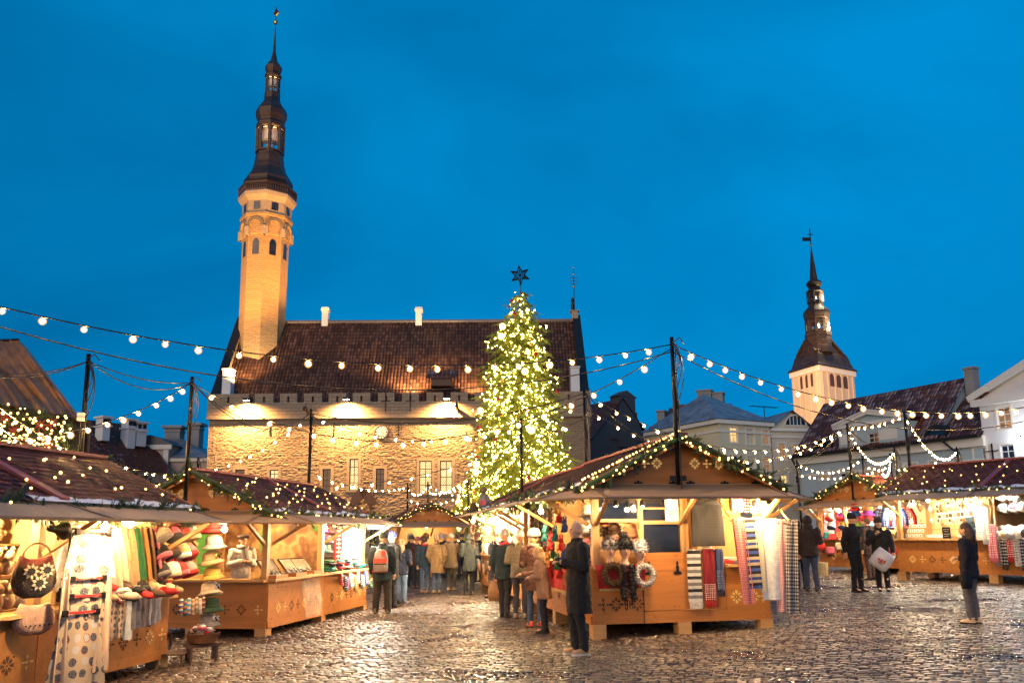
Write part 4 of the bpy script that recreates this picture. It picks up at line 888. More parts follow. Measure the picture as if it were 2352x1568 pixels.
        mb = MB(); mb.bar((0,-ov-.01,AP+.02),(0,L+ov+.01,AP+.02), .2, .05); 
        for f in ((.5,) if half else ()):
            for sx in (-1, 1): mb.bar((0, L*f, AP+.035), (sx*ew*1.005, L*f, ez+.045), .14, .04, up=(0,0,1))
        mb.build('ridge_cap', M['ridge_red'], rf)
        for yy in (-ov-.015, L+ov+.015):
            for sx in (-1, 1): mb = MB(); mb.bar((0, yy, AP-.06), (sx*ew*1.01, yy, ez-.05), .03, .13, up=(0,0,1)); mb.build('barge_board', M['ply'], rf)                                           # thin crusted snow left along the eaves
        for sx, on in zip((-1, 1), snowy):
            if not on: continue
            mb = MB(); n = 56; prev = None
            for i in range(n+1):
                y = -ov + (L+2*ov)*i/n; d = .10 + .16*max(0, noise.noise(V((y*1.3, sx*3+seed, 0)))) + .10*noise.noise(V((y*5, seed, 2)))
                d = max(d, .03); p = [(sx*(ew-dx*t+dz*lf), y, ez+dz*t+dx*lf) for t, lf in ((-.03,.028),(d*.5,.042),(d,.029))]
                if prev and noise.noise(V((y*.8, seed*3+sx, 5))) > -.38: mb.add(prev+p, [(0,3,4,1),(1,4,5,2)] if sx < 0 else [(1,4,3,0),(2,5,4,1)])
                prev = p
            if mb.v: mb.build('snow', M['snow'], rf, True)
        # awning flaps
        ao, ad = .86, .24; az = EA-.03
        def flap(poly, name='awning_panel'):
            mb = MB(); n = len(poly); P_ = [V(p) for p in poly]; mb.add(P_ + [p+V((0,0,.022)) for p in P_], [tuple(range(n)), tuple(reversed(range(n, 2*n)))] + [(i, n+i, n+(i+1)%n, (i+1)%n) for i in range(n)])
            for i in range(n): mb.bar(P_[i]+V((0,0,.028)), P_[(i+1)%n]+V((0,0,.028)), .055, .016)
            mb.build(name, M['awning'], R)
        F0, F1 = (-h, -.06, az), (h, -.06, az); FO0, FO1 = (-h, -.06-ao, az-ad), (h, -.06-ao, az-ad)
        B0, B1 = (-h, L+.06, az), (h, L+.06, az); BO0, BO1 = (-h, L+.06+ao, az-ad), (h, L+.06+ao, az-ad)
        def halves(a, b, bo, ao_): a, b, bo, ao_ = map(V, (a, b, bo, ao_)); return [(a, (a+b)/2, (ao_+bo)/2, ao_), ((a+b)/2, b, bo, (ao_+bo)/2)]
        if 'f' in awn: flap([F0, F1, FO1, FO0])
        if 'b' in awn: flap([B1, B0, BO0, BO1])
        LO0, LO1 = (-h-.06-ao, .0, az-ad), (-h-.06-ao, L, az-ad); RO0, RO1 = (h+.06+ao, 0, az-ad), (h+.06+ao, L, az-ad); L0, L1 = (-h-.06, 0, az), (-h-.06, L, az); R0, R1 = (h+.06, 0, az), (h+.06, L, az)
        if 'l' in awn:
            for q in halves(L0, L1, LO1, LO0): flap(q)
        if 'r' in awn:
            for q in halves(R0, R1, RO1, RO0): flap(q)
        if 'fl' in corners: flap([F0, FO0, LO0, L0])
        if 'fr' in corners: flap([F1, R0, RO0, FO1])
        if 'bl' in corners: flap([B0, L1, LO1, BO0])
        if 'br' in corners: flap([B1, BO1, RO1, R1])
        # braces holding the flaps up, and iron hinges
        br = []
        if 'l' in awn: br += [((-h, y, 1.72), (-h-ao*.8, y, az-ad*.8-.03)) for y in (.12, L/2, L-.12)]
        if 'r' in awn: br += [((h, y, 1.72), (h+ao*.8, y, az-ad*.8-.03)) for y in (.12, L/2, L-.12)]
        if 'f' in awn: br += [((x, 0, 1.72), (x, -ao*.8, az-ad*.8-.03)) for x in (-h+.09, 0, h-.09)]
        if 'b' in awn: br += [((x, L, 1.72), (x, L+ao*.8, az-ad*.8-.03)) for x in (-h+.09, h-.09)]
        for a, b in br: mb = MB(); mb.bar(a, b, .055, .055); mb.build('brace', px, R)
        if 'f' in awn:
            for x in (-1.3, -.7, -.1, .2, .8, 1.35):
                mb = MB(); mb.box((x-.02, -.075, EA-.005), (x+.02, -.066, EA+.06))
                for sx in (-1, 1): mb.prism([(x, EA+.02), (x+sx*.05, EA+.045), (x+sx*.085, EA+.02), (x+sx*.05, EA+.005)], .009, y=-.076)
                mb.build('hinge', M['iron'], R)
        random.setstate(rs)
    def p(s, x, y, z): return s.M @ V((x, y, z))
    def wall(s, x0, y0, x1, y1, z0=.24, z1=2.3, mat='pale_wood', name='partition'):
        mb = MB(); mb.bar((x0, y0, (z0+z1)/2), (x1, y1, (z0+z1)/2), .03, z1-z0); mb.build(name, M[mat], s.root)
    def light(s, x, y, z, e, col=(1,.60,.26), shade=True):
        e *= 4.6
        """a bare bulb hung on a short flex under the roof, and the light it gives"""
        p = s.p(x, y, z); t = thing('hanging_bulb', None, 'lamp', p, group='bare bulbs lighting the stalls')
        mb = MB(); mb.ball((0,0,-.02), .045, 10); mb.build('bulb', M['lamp_glow'], t, True); mb = MB(); mb.tube([(0,0,.03),(0,0,.30 if abs(x) < 1.5 and 0 < y < s.L else .11)], .008, 5); mb.lathe([(.022,.02),(.024,.09),(.012,.1)], n=8); mb.build('flex', M['white_paint'], t)
        o = lamp(p, e, col, .06); return t
SA = math.atan2(.18, .98)
S1 = Stall('left front stall', 'foreground left stall selling shawls, knitted hats, socks and printed aprons', (-5.1-.985*1.5-.18*5.1, 12.2+.18*1.5-.98*5.1), -SA, 5.1, z=-.22, awn=('r',), corners=('br',), counter=('r',), seed=1)
S2 = Stall('jewellery stall', 'left stall behind the shawl stall, with jewellery trays and mural backdrop', (-4.62-.985*1.5, 15.5+.18*1.5), -SA, 5.15, awn=('f','r'), corners=('fr','fl','br'), counter=('f','r'), seed=2)
S3 = Stall('fur hat stall', 'big central stall with fur hats, hanging scarves and a panelled half door', (1.23+1.475, 13.05+.27), RD(10.6), 5.1, awn=('f','l','r'), corners=('fl','fr'), counter=('l','r','b'), seed=3, half=False)
dv = V((-math.sin(RD(10.6)), math.cos(RD(10.6)), 0))
S7 = Stall('ornament stall', 'long stall behind the fur hat stall, full of white ornaments', (S3.o.x+dv.x*5.6, S3.o.y+dv.y*5.6), RD(10.6), 6.4, awn=('l','b'), corners=('bl',), counter=('l','b','f'), seed=7)
A4 = math.atan2(-.76, .65)
S4 = Stall('felt hat stall', 'right rear gabled stall crowded with coloured felt hats', (10.25+.65*1.7, 28.0-.76*1.7), A4, 5.1, awn=('f','l'), corners=('fl','fr'), counter=('f','l'), seed=4)
S5 = Stall('glass and cards stall', 'right stall of glass ornaments and cards with snowy dark red roof', (10.9+.85*1.5+.5*5.1, 23.0+.53*1.5-.85*5.1), math.atan2(.53, .85), 5.1, awn=('l',), corners=('bl',), counter=('l',), seed=5)
S6 = Stall('distant stall', 'small far stall in front of the town hall arcade', (-3.6, 35.5), RD(16), 4.0, awn=('f',), corners=('fl','fr'), counter=('f','r'), seed=6, half=False)
S8 = Stall('far right stall', 'half hidden far stall between the felt hat stall and glass stall', (19.5, 33.5), RD(30), 6.0, awn=('l',), corners=(), counter=('l',), seed=8, half=False)
# ================================================================= goods: generators (front faces -y, origin where the thing rests or hangs)
def stripes(cols, n=1, name='striped_knit', rough=.92):
    k = NT(name); v = k.sep(k.uv())[1]; f = k.math('FRACT', k.math('MULTIPLY', v, n)); st = [(i/len(cols), c) for i, c in enumerate(cols)]
    col = k.ramp(f, st, 'CONSTANT'); col = k.mix(k.math('MULTIPLY', k.noise(40), .35), col, (.02,.02,.02)); k.bump(k.noise(160), .5, .006); return k.fin(col, rough)
def nordic(a, b, su=6, sv=14, name='patterned_knit', thr=.32, low=0.0):
    """two-colour knitted pattern: rows of diamonds and dots"""
    k = NT(name); s = k.sep(k.uv()); u = k.math('FRACT', k.math('MULTIPLY', s[0], su)); v = k.math('FRACT', k.math('MULTIPLY', s[1], sv)); r = k.math('FLOOR', k.math('MULTIPLY', s[1], sv))
    d = k.math('ADD', k.math('ABSOLUTE', k.math('SUBTRACT', u, .5)), k.math('ABSOLUTE', k.math('SUBTRACT', v, .5))); odd = k.math('MODULO', r, 2.0)
    f = k.math('ABSOLUTE', k.math('SUBTRACT', k.math('LESS_THAN', d, thr), k.math('MULTIPLY', odd, k.math('LESS_THAN', d, thr*.5))))
    if low: f = k.math('MULTIPLY', f, k.math('GREATER_THAN', s[1], low))
    col = k.mix(f, a, b); k.bump(k.noise(150), .5, .006); return k.fin(col, .92)
def sheep_print():
    """cream cotton printed with small dark sheep and red specks"""
    k = NT('sheep_print'); s = k.uv(); vo = k.n('ShaderNodeTexVoronoi', voronoi_dimensions='2D'); vo.inputs['Scale'].default_value = 1; vo.inputs['Randomness'].default_value = .38
    m = k.mapping(s, (3.3, 5.2, 1)); mm = k.mix(.22, m, k.noise(3.0, m, 2, out=1), 'ADD'); k.set(vo.inputs['Vector'], mm); d = vo.outputs['Distance']
    sp = k.sep(vo.outputs['Color']); body = k.math('LESS_THAN', d, .34); dots = k.math('GREATER_THAN', k.noise(26, m, 0), .60)
    col = k.mix(body, (.66,.46,.26), k.mix(k.math('GREATER_THAN', sp[0], .66), (.018,.016,.02), (.70,.58,.48))); col = k.mix(k.math('MULTIPLY', body, dots), col, (.55,.5,.45))
    hat = k.math('MULTIPLY', k.math('GREATER_THAN', d, .32), k.math('MULTIPLY', k.math('LESS_THAN', d, .37), k.math('GREATER_THAN', sp[1], .4))); col = k.mix(hat, col, (.40,.03,.02))
    k.bump(k.noise(70), .15, .005); return k.fin(col, .9)
FC = {'white': (.72,.68,.60), 'cream': (.62,.48,.32), 'tan': (.36,.24,.12), 'grey': (.22,.20,.19), 'green': (.02,.12,.04), 'orange': (.45,.19,.05), 'red': (.42,.02,.02), 'pink': (.55,.12,.16), 'black': (.018,.016,.016), 'bottle': (.010,.035,.016), 'brown': (.085,.045,.025), 'blue': (.03,.07,.28), 'teal': (.02,.16,.16), 'yellow': (.42,.27,.05), 'purple': (.22,.03,.25), 'navy': (.012,.018,.06), 'rust': (.30,.09,.03), 'silver': (.45,.44,.43), 'lime': (.30,.42,.05), 'sky': (.12,.32,.50)}
def fm(c): return fabric(FC[c])
def cloth(w0, w1, L, folds=3, amp=.03, hem=.0, top_y=0.0, thick=.014, seed=0, nu=20, nv=18, curve=0.0, us=1, vs_=1):
    def f(u, v):
        w = w0 + (w1-w0)*v**.7; x = (u-.5)*w; a = amp*(.3+.7*v); y = -a*math.sin(u*folds*math.pi*2+seed) - curve*math.sin(v*math.pi*.5) + .012*noise.noise(V((u*4, v*3, seed))); z = -L*v - hem*(noise.noise(V((u*9, seed, 0)))+.3*math.sin(u*37+seed))*v**6
        return V((x, y+top_y, z))
    mb = MB(); mb.sheet(f, nu, nv, us=us, vs_=vs_); mb.sheet(lambda u, v: f(1-u, v)+V((0, thick, 0)), nu, nv, us=us, vs_=vs_); return mb
def fringe(mb, w, z, n=16, l=.10, y=0.0, m=1):
    for k in range(n): x = -w/2 + w*(k+.5)/n; mb.tube([(x, y, z+.01), (x+random.uniform(-.01,.01), y-.006, z-l*.5), (x+random.uniform(-.015,.015), y, z-l)], [.006,.007,.009], 5, m=m)
def fur(mb, c, r, n=260, l=.05, m=0, down=.3):
    mb.ball(c, [x*.92 for x in r] if hasattr(r, '__len__') else r*.92, 12, m=m, k=8); c = V(c); rr = V(r) if hasattr(r, '__len__') else V((r,r,r))
    for k in range(n):
        d = V((random.gauss(0,1), random.gauss(0,1), random.gauss(0,1))).normalized(); p = c + V((d.x*rr.x, d.y*rr.y, d.z*rr.z))*.88; t = (d + V((random.uniform(-.5,.5), random.uniform(-.5,.5), random.uniform(-.5,.5)-down))).normalized(); s = d.cross(V((random.random(), random.random(), random.random()))).normalized()*l*.16
        mb.add([p-s, p+s, p+t*l*random.uniform(.7,1.3)], [(0,1,2)], m=m)
def m_beanie(c, cuff=None, pom=None):
    mb = MB(); n = 28; pr = [(.098,.0),(.112,.02),(.115,.06)] ; vs = []
    mb.lathe([(.10,.0),(.118,.012),(.120,.05),(.108,.062)], n=n, m=1); prof = [(.108,.05),(.11,.10),(.098,.15),(.07,.19),(.03,.212),(.004,.218)]
    for i, (r, z) in enumerate(prof): vs += [(r*(1+.05*(k % 2))*math.cos(2*math.pi*k/n), r*(1+.05*(k % 2))*math.sin(2*math.pi*k/n), z) for k in range(n)]
    mb.add(vs, [(i*n+k, i*n+(k+1)%n, (i+1)*n+(k+1)%n, (i+1)*n+k) for i in range(len(prof)-1) for k in range(n)], m=0)
    parts = [('knit_cap', mb.mesh('knit_cap', [c, cuff or c], True))]
    if pom: m2 = MB(); fur(m2, (0,0,.26), .068, 130, .045, down=0); parts.append(('pompom', m2.mesh('pompom', [pom])))
    return parts
def m_bucket(c, band=None): mb = MB(); mb.lathe([(.165,-.015),(.17,.0),(.125,.035),(.112,.06),(.108,.12),(.092,.155),(.05,.172),(.005,.176)], n=24, sx=1, sy=1.1); m2 = MB(); m2.lathe([(.117,.045),(.119,.05),(.115,.075),(.112,.078)], n=24, sy=1.1); return [('felt_crown', mb.mesh('felt_crown', [c], True)), ('hat_band', m2.mesh('hat_band', [band or c], True))]
def m_scarf(w, L, mat, fr=None, folds=1.5, seed=0, hook=True):
    mb = cloth(w, w*1.03, L, folds, .018, 0, 0, .03, seed, 14, 22); 
    mb.sheet(lambda u, v: V(((u-.5)*w, .03*math.cos(v*math.pi) if False else -.0+.035*(1-math.cos(v*math.pi))/2*1.6, .03*math.sin(v*math.pi))), 8, 6); mb.sheet(lambda u, v: V(((.5-u)*w, .07+.01*math.sin(u*9+seed), -L*.55*v)), 8, 8)
    parts = [('knit', mb.mesh('knit', [mat], True))]
    if fr: m2 = MB(); fringe(m2, w*1.0, -L, max(8, int(w*70)), .11, .0, 0); parts.append(('fringe', m2.mesh('fringe', [fr])))
    return parts
def m_shawl(mat, w=.42, L=.85, seed=0):
    mb = cloth(w*.55, w*1.15, L, 4, .045, .07, 0, .02, seed, 30, 24); m2 = MB(); m2.tube([(-w*.36,0,-.04),(0,0,.03),(w*.36,0,-.04)], .009, 6); m2.tube([(0,0,.03),(0,0,.09),(.025,0,.115),(.045,0,.09)], .004, 5); m3 = MB(); fringe(m3, w*1.1, -L+.02, 34, .06, 0, 0)
    return [('shawl_cloth', mb.mesh('shawl_cloth', [mat], True)), ('hanger', m2.mesh('hanger', [M['pine_x']])), ('lace_hem', m3.mesh('lace_hem', [mat]))]
def outline(pts, t, mat, name, bev=True):
    """soft flat thing: an outline filled out into a cushion of thickness t"""
    n = len(pts); c = (sum(p[0] for p in pts)/n, sum(p[1] for p in pts)/n); mb = MB(); rings = [(1.0, 0), (.9, .42), (.6, .5)]; vs = []; fs = []
    for s in (-1, 1):
        o = len(vs)
        for f, d in rings: vs += [(c[0]+(x-c[0])*f, s*d*t, c[1]+(z-c[1])*f) for x, z in pts]
        vs.append((c[0], s*.52*t, c[1])); e = len(vs)-1
        for i in range(2):
            for k in range(n): q = (o+i*n+k, o+i*n+(k+1)%n, o+(i+1)*n+(k+1)%n, o+(i+1)*n+k); fs.append(q if s < 0 else q[::-1])
        for k in range(n): q = (o+2*n+k, o+2*n+(k+1)%n, e); fs.append(q if s < 0 else q[::-1])
    uv = [tuple(((vs[i][0]-c[0])*4+.5, (vs[i][2]-c[1])*4+.5) for i in f) for f in fs]; mb.add(vs, fs, uv); return mb.mesh(name, [mat], True)
SOCK = [(-.045,0),(.05,0),(.052,-.16),(.06,-.20),(.115,-.235),(.125,-.265),(.10,-.29),(.02,-.285),(-.035,-.25),(-.048,-.19)]
MITT = [(-.05,0),(.05,0),(.055,-.07),(.095,-.05),(.115,-.07),(.10,-.10),(.06,-.13),(.055,-.20),(.03,-.235),(-.01,-.245),(-.045,-.215),(-.06,-.14),(-.055,-.07)]
def m_sock(mat): return [('knit', outline(SOCK, .045, mat, 'knit'))]
def m_mitt(mat): return [('knit', outline(MITT, .05, mat, 'knit'))]
def m_fold(mat, w=.24, d=.2, h=.035): mb = MB(); mb.tube([(-w/2,0,h/2),(-w/2+.01,0,h/2),(w/2-.01,0,h/2),(w/2,0,h/2)], [d*.42,d*.5,d*.5,d*.42], 12, flat=h/d); mb.box((-w/2+.005,-d*.46,.002),(w/2-.005,d*.46,h*.45)); return [('cloth', mb.mesh('cloth', [mat], False))]
def m_slipper(mat, lin): mb = MB(); mb.tube([(0,.12,.045),(0,.09,.055),(0,.02,.05),(0,-.08,.04),(0,-.135,.03)], [.03,.045,.05,.05,.018], 10, flat=.85); m2 = MB(); m2.tube([(0,.095,.07),(0,.06,.085),(0,.02,.085)], [.035,.045,.03], 10, flat=.6); return [('knit', mb.mesh('knit', [mat], True)), ('cuff', m2.mesh('cuff', [lin], True))]
def m_head(skin):
    mb = MB(); mb.lathe([(.085,0),(.075,.015),(.048,.05),(.046,.10),(.06,.135),(.078,.17),(.088,.22),(.090,.26),(.08,.31),(.05,.34),(.01,.352)], n=18, sy=1.12); mb.tube([(0,-.088,.245),(0,-.118,.205),(0,-.095,.195)], [.012,.02,.012], 8); m2 = MB(); m2.ball((0,-.094,.168), (.026,.012,.010), 8)
    for s in (-1, 1): m2.ball((s*.035,-.090,.238), (.018,.008,.007), 8, m=1); m2.bar((s*.018,-.094,.262), (s*.055,-.086,.264), .008, .006, m=1)
    return [('mannequin', mb.mesh('mannequin', [skin], True)), ('face', m2.mesh('face', [flat((.35,.03,.04), .4), M['iron']], True))]
def m_star(mat, r=.12): return [('star_plate', (lambda mb: (mb.prism([((r if k % 2 == 0 else r*.42)*math.cos(math.pi/2+math.pi*k/5), (r if k % 2 == 0 else r*.42)*math.sin(math.pi/2+math.pi*k/5)-r) for k in range(10)], .02), mb.tube([(0,.01,-.01),(0,.01,.14)], .003, 4), mb.mesh('star_plate', [mat]))[-1])(MB()))]
def m_heart(mat, r=.1): 
    mb = MB(); mb.prism([(r*.062*16*math.sin(t)**3, r*.062*(13*math.cos(t)-5*math.cos(2*t)-2*math.cos(3*t)-math.cos(4*t))-r) for t in [2*math.pi*k/24 for k in range(24)]][::-1], .025); mb.tube([(0,.01,-.3*r),(0,.01,.15)], .003, 4); return [('heart_plate', mb.mesh('heart_plate', [mat]))]
def m_disc(mat, r=.14): mb = MB(); mb.M = Matrix.Rotation(RD(90), 4, 'X') @ Matrix.Translation((0,-r,0)); mb.lathe([(r*.98,-.01),(r,0),(r*.92,.02),(r*.3,.025),(.01,.026)], n=24); mb.M = Matrix.Identity(4); mb.tube([(0,0,-.02),(0,0,.13)], .003, 4); return [('plate', mb.mesh('plate', [mat], True))]
def m_orn(mat): mb = MB(); mb.lathe([(.002,-.20),(.02,-.19),(.05,-.14),(.055,-.11),(.04,-.07),(.015,-.05),(.015,-.03),(.004,-.028)], n=12); mb.tube([(0,0,-.03),(0,0,.12)], .002, 4); return [('ornament_body', mb.mesh('ornament_body', [mat], True))]
def m_charm(mat):
    mb = MB(); fur(mb, (0,0,-.16), (.06,.05,.08), 120, .025); fur(mb, (0,-.01,-.06), (.045,.045,.045), 80, .02)
    for s in (-1, 1): fur(mb, (s*.03,0,.0), (.016,.014,.04), 20, .015); fur(mb, (s*.055,-.02,-.21), (.02,.025,.02), 20, .015)
    mb.tube([(0,0,-.02),(0,0,.09)], .004, 5); return [('plush', mb.mesh('plush', [mat]))]
def m_card(mat, w=.12, h=.17): mb = MB(); mb.box((-w/2,0,-h),(w/2,.006,0), m=0); mb.box((-w/2+.012,-.003,-h+.02),(w/2-.012,-.0005,-h*.35), m=1); mb.box((-.008,-.012,-.02),(.008,.014,.035), m=2); return [('card', mb.mesh('card', [M['white_paint'], mat, M['pine_x']]))]
_cache = {}
def shared(key, fn):
    if key not in _cache: _cache[key] = fn()
    return _cache[key]
def put(S, name, label, cat, parts, loc, rz=0.0, group=None, tilt=(0,0), sc=1.0):
    p = S.p(*loc); rot = (tilt[0], tilt[1], rz+S.rot) if S else (0,0,rz)
    if len(parts) == 1: o = inst(name, parts[0][1], None, p, rot, sc); return tag(o, label, cat, group)
    t = thing(name, label, cat, p, 0, group); t.rotation_euler = rot; t.scale = (sc,)*3
    for n_, me in parts: inst(n_, me, t)
    return t
RR, LL, FF = RD(90), RD(-90), 0.0
def rail(S, a, b, label, r=.016, mat='pine_x'):
    a, b = S.p(*a), S.p(*b); t = tag(inst('display_rail', (lambda mb: (mb.tube([(0,0,0), b-a], r, 8), mb.mesh('display_rail', [M[mat]], True))[-1])(MB()), None, a), label, 'rail'); return t
random.seed(11)

# ---------------------------------------------------------------- left front stall (its right-hand side faces the square)
S = S1
S.wall(.35, .1, .35, 5.0); S.wall(.36, 5.0, 1.4, 5.0, 1.07); S.wall(.36, 2.9, 1.35, 2.9, 1.07)
for x, y, z, e in ((1.0, 2.1, 2.12, 120), (1.2, 4.4, 2.12, 70), (2.25, 2.60, 2.05, 100), (1.75, 3.75, 2.10, 75), (2.2, 5.35, 2.03, 50)): S.light(x, y, z, e)
rail(S, (1.30, 3.25, 2.14), (1.30, 5.0, 2.14), 'wooden rail of the shawls in the left front stall')
sh = ['white','white','cream','cream','tan','tan','green','orange','brown','pink']
for i, c in enumerate(sh):
    y = 3.42 + i*.150; put(S, 'hanging_shawl', f"{c} lace edged wool shawl, {ORD[i]} from the left on the shawl rail", 'shawl', m_shawl(fm(c), .72-.03*i, .74+.05*(i % 3), i), (1.30, y, 2.07), RR-RD(22+4*i), 'shawls on the rail')
hc = ['cream','pink','red','grey','black','brown','tan','pink','black','white','red','grey']
for i, c in enumerate(hc):
    r, k = divmod(i, 4); put(S, 'knitted_hat', f"{c} knitted hat with fluffy pompom, {ORD[k]} in the {('top','middle','bottom')[r]} row beside the shawls", 'hat', m_beanie(fm(c), fm(hc[(i+3) % 12]), fabric(FC[hc[(i+5) % 12]], 90)), (1.50+.04*k, 4.95+.17*k, 1.86-.27*r), RR, 'knitted hats beside the shawls', (RD(random.uniform(-40,-10)), 0), 1.1)
for i in range(48):                                        # heap of mittens and slippers along the counter
    y = 3.42 + 1.68*(i % 12)/12 + random.uniform(-.04,.04); lay = i//12; c = random.choice(['cream','grey','tan','red','white','black','brown']); d = random.choice(['cream','black','red','grey'])
    mat = nordic(FC[c], FC[d], 9, 9) if i % 3 else fm(c); parts = m_slipper(mat, fm(d)) if i % 2 else m_mitt(mat)
    tl_ = (RD(random.uniform(-12,12)), RD(random.uniform(-25,25))) if i % 2 else (RD(80+random.uniform(-15,10)), RD(random.uniform(-30,30)))
    put(S, 'wool_slipper' if i % 2 else 'wool_mitten', f"{c} wool {'slipper' if i % 2 else 'mitten'} with {d} {'cuff' if i % 2 else 'pattern'}, {ORD[i % 12]} along layer {('one','two','three','four')[lay]} of the counter heap", 'slipper' if i % 2 else 'mitten', parts, (1.72-.13*lay+random.uniform(-.04,.06), y, 1.08+.05*lay+.02), RR+RD(random.uniform(-50,50)), 'slippers and mittens heaped on the counter', tl_, 1.12)
cl_ = [('fish printed tea towel', nordic((.55,.45,.33), (.10,.16,.28), 4, 8), .30, .5), ('reindeer printed tea towel', sheep_print(), .26, .46), ('animal printed tea towel', sheep_print(), .24, .48), ('pale fluffy scarf', fm('white'), .16, .52), ('dark grey shawl', fm('grey'), .22, .40), ('mid grey shawl', fabric((.15,.13,.14)), .22, .36), ('brown grey shawl', fabric((.2,.15,.13)), .2, .40), ('light grey shawl', fabric((.34,.32,.33)), .2, .38), ('white lacy shawl', fm('silver'), .16, .34)]
y = 3.40
for i, (d, mat, w, L) in enumerate(cl_):
    y += w*.5*.62; put(S, 'draped_textile', f'{d} draped over the front of the left counter, {ORD[i]} in line', 'textile', [('cloth', cloth(w, w*1.05, L, 1.5 if i > 2 else .6, .03, .03 if i > 2 else 0, 0, .015, i, us=.8, vs_=1.2).mesh('cloth', [mat], True))], (1.70, y, 1.10), RR, 'textiles draped on the left counter'); y += w*.5*.62
for i, c in enumerate(['red','grey','tan','yellow','cream','bottle','grey']):          # column of felted hats hung one below the other at the corner post
    nm = ('strawberry red', 'plain grey', 'owl eyed grey brown', 'mustard yellow', 'cream cat', 'bottle green frog', 'dark grey kitten')[i]; z = 1.98-.235*i; x, yy = 1.86+.03*(i % 2), 5.62
    t = put(S, 'felt_hat', f'{nm} felted hat hanging {ORD[i]} from the top at the left stall corner', 'hat', m_bucket(fm(c)), (x, yy, z), RR, 'felt hats hanging at the corner', (RD(random.uniform(-14,10)), RD(random.uniform(-10,10))), 1.05)
    if i in (2, 4, 6):
        mb = MB()
        for s_ in (-1, 1): mb.ball((s_*.05,-.125,.10), (.035,.018,.035), 10, m=0); mb.ball((s_*.05,-.142,.10), (.016,.01,.016), 8, m=1); mb.prism([(s_*.035,.15),(s_*.10,.15),(s_*.085,.205)], .02, m=2, y=-.05)
        mb.prism([(-.014,.085),(.014,.085),(0,.05)], .02, m=1, y=-.145); mb.build('felt_face', [fm('yellow') if i == 2 else fm('white'), fm('black'), fm(c)], t)
    if i == 0: mb = MB(); [mb.prism([(0,.19),(.05*math.cos(a),.17+.03*math.sin(a)),(.10*math.cos(a+.2),.14+.02*math.sin(a))], .01, y=-.03) for a in (0, .8, 2.2, 3.0)]; mb.lathe([(.01,.17),(.012,.23)], n=6); mb.build('felt_leaf', fm('green'), t)
for i in range(7):
    a = ['striped','rainbow','blue white','orange cream','tan','cream','patterned'][i]; mat = stripes([[FC['blue'],FC['white'],FC['orange']],[FC['red'],FC['yellow'],FC['teal'],FC['blue']],[FC['sky'],FC['white']],[FC['orange'],FC['cream']],[FC['tan'],FC['cream']],[FC['cream'],FC['white']],[FC['brown'],FC['cream'],FC['red']]][i], 3)
    put(S, 'baby_sock', f'{a} baby sock pegged {ORD[i]} on the line under the counter corner', 'sock', m_sock(mat), (1.76+.015*i, 5.02+.075*i, 1.02-.02*(i % 2)), RR+RD(8), 'baby socks on the line', sc=.85)
# aprons: the display rack stands on the ground before the counter
rk = S.p(2.05, 2.62, 0); rk.z = gz(rk.x); Rk = thing('apron_rack', 'dark metal rack with crossbars carrying the sheep printed aprons', 'rack', rk, S.rot+RR-RD(30))
mb = MB(); 
for sx in (-1, 1): mb.tube([(sx*.24,.14,0),(sx*.2,.05,1.95)], .014, 6); mb.tube([(sx*.24,.14,.02),(sx*.26,-.2,.02)], .014, 6)
for z in (1.95, 1.38, 1.16, .94): mb.tube([(-.27,.04,z),(.27,.04,z)], .012, 6)
mb.build('rack_frame', M['iron'], Rk)
sp = sheep_print(); RM = Matrix.Translation(rk) @ Matrix.Rotation(S.rot+RR-RD(30), 4, 'Z')
class _R: pass
RKS = _R(); RKS.p = lambda x, y, z: RM @ V((x, y, z)); RKS.rot = S.rot+RR-RD(30)
for nm, w0, w1, L, x, y, z, v_ in (('short sheep printed apron clipped to the red hanger', .40, .58, .52, 0, -.06, 1.90, .55), ('long sheep printed apron hanging down to the cobbles', .36, .74, 1.12, -.06, -.05, .98, 1.25), ('folded middle apron with red tape', .38, .42, .24, 0, -.02, 1.36, .25), ('second folded apron with black clips', .38, .42, .24, 0, -.025, 1.16, .25)):
    put(RKS, 'printed_apron', nm + ' on the apron rack', 'apron', [('cotton', cloth(w0, w1, L, 1.5, .03, 0, 0, .012, w0*9, 26, 20, us=w1/.5, vs_=v_*1.3).mesh('cotton', [sp], True)), ('hanger_bar', (lambda mb: (mb.bar((-w0*.42,-.02,.02),(w0*.42,-.02,.02), .03, .025, m=0), mb.box((-.2,-.04,-.02),(-.15,.02,.05), m=1), mb.box((.15,-.04,-.02),(.2,.02,.05), m=1), mb.mesh('hanger_bar', [fm('red'), M['iron']]))[-1])(MB()))], (x, y, z), 0, 'aprons on the rack')
for sx, w, L, z, d in ((.22, .16, 1.10, 1.42, 'right'), (-.23, .13, 1.25, 1.45, 'left')):
    put(RKS, 'printed_apron', f'narrow folded pinkish apron hanging on the {d} edge of the apron rack', 'apron', [('cotton', cloth(w*.7, w*1.3, L, 1.5, .05, .02, 0, .03, L, us=.4, vs_=2).mesh('cotton', [nordic((.62,.42,.27),(.55,.33,.22),5,20,thr=.2)], True))], (sx, -.03, z), 0, 'aprons on the rack')
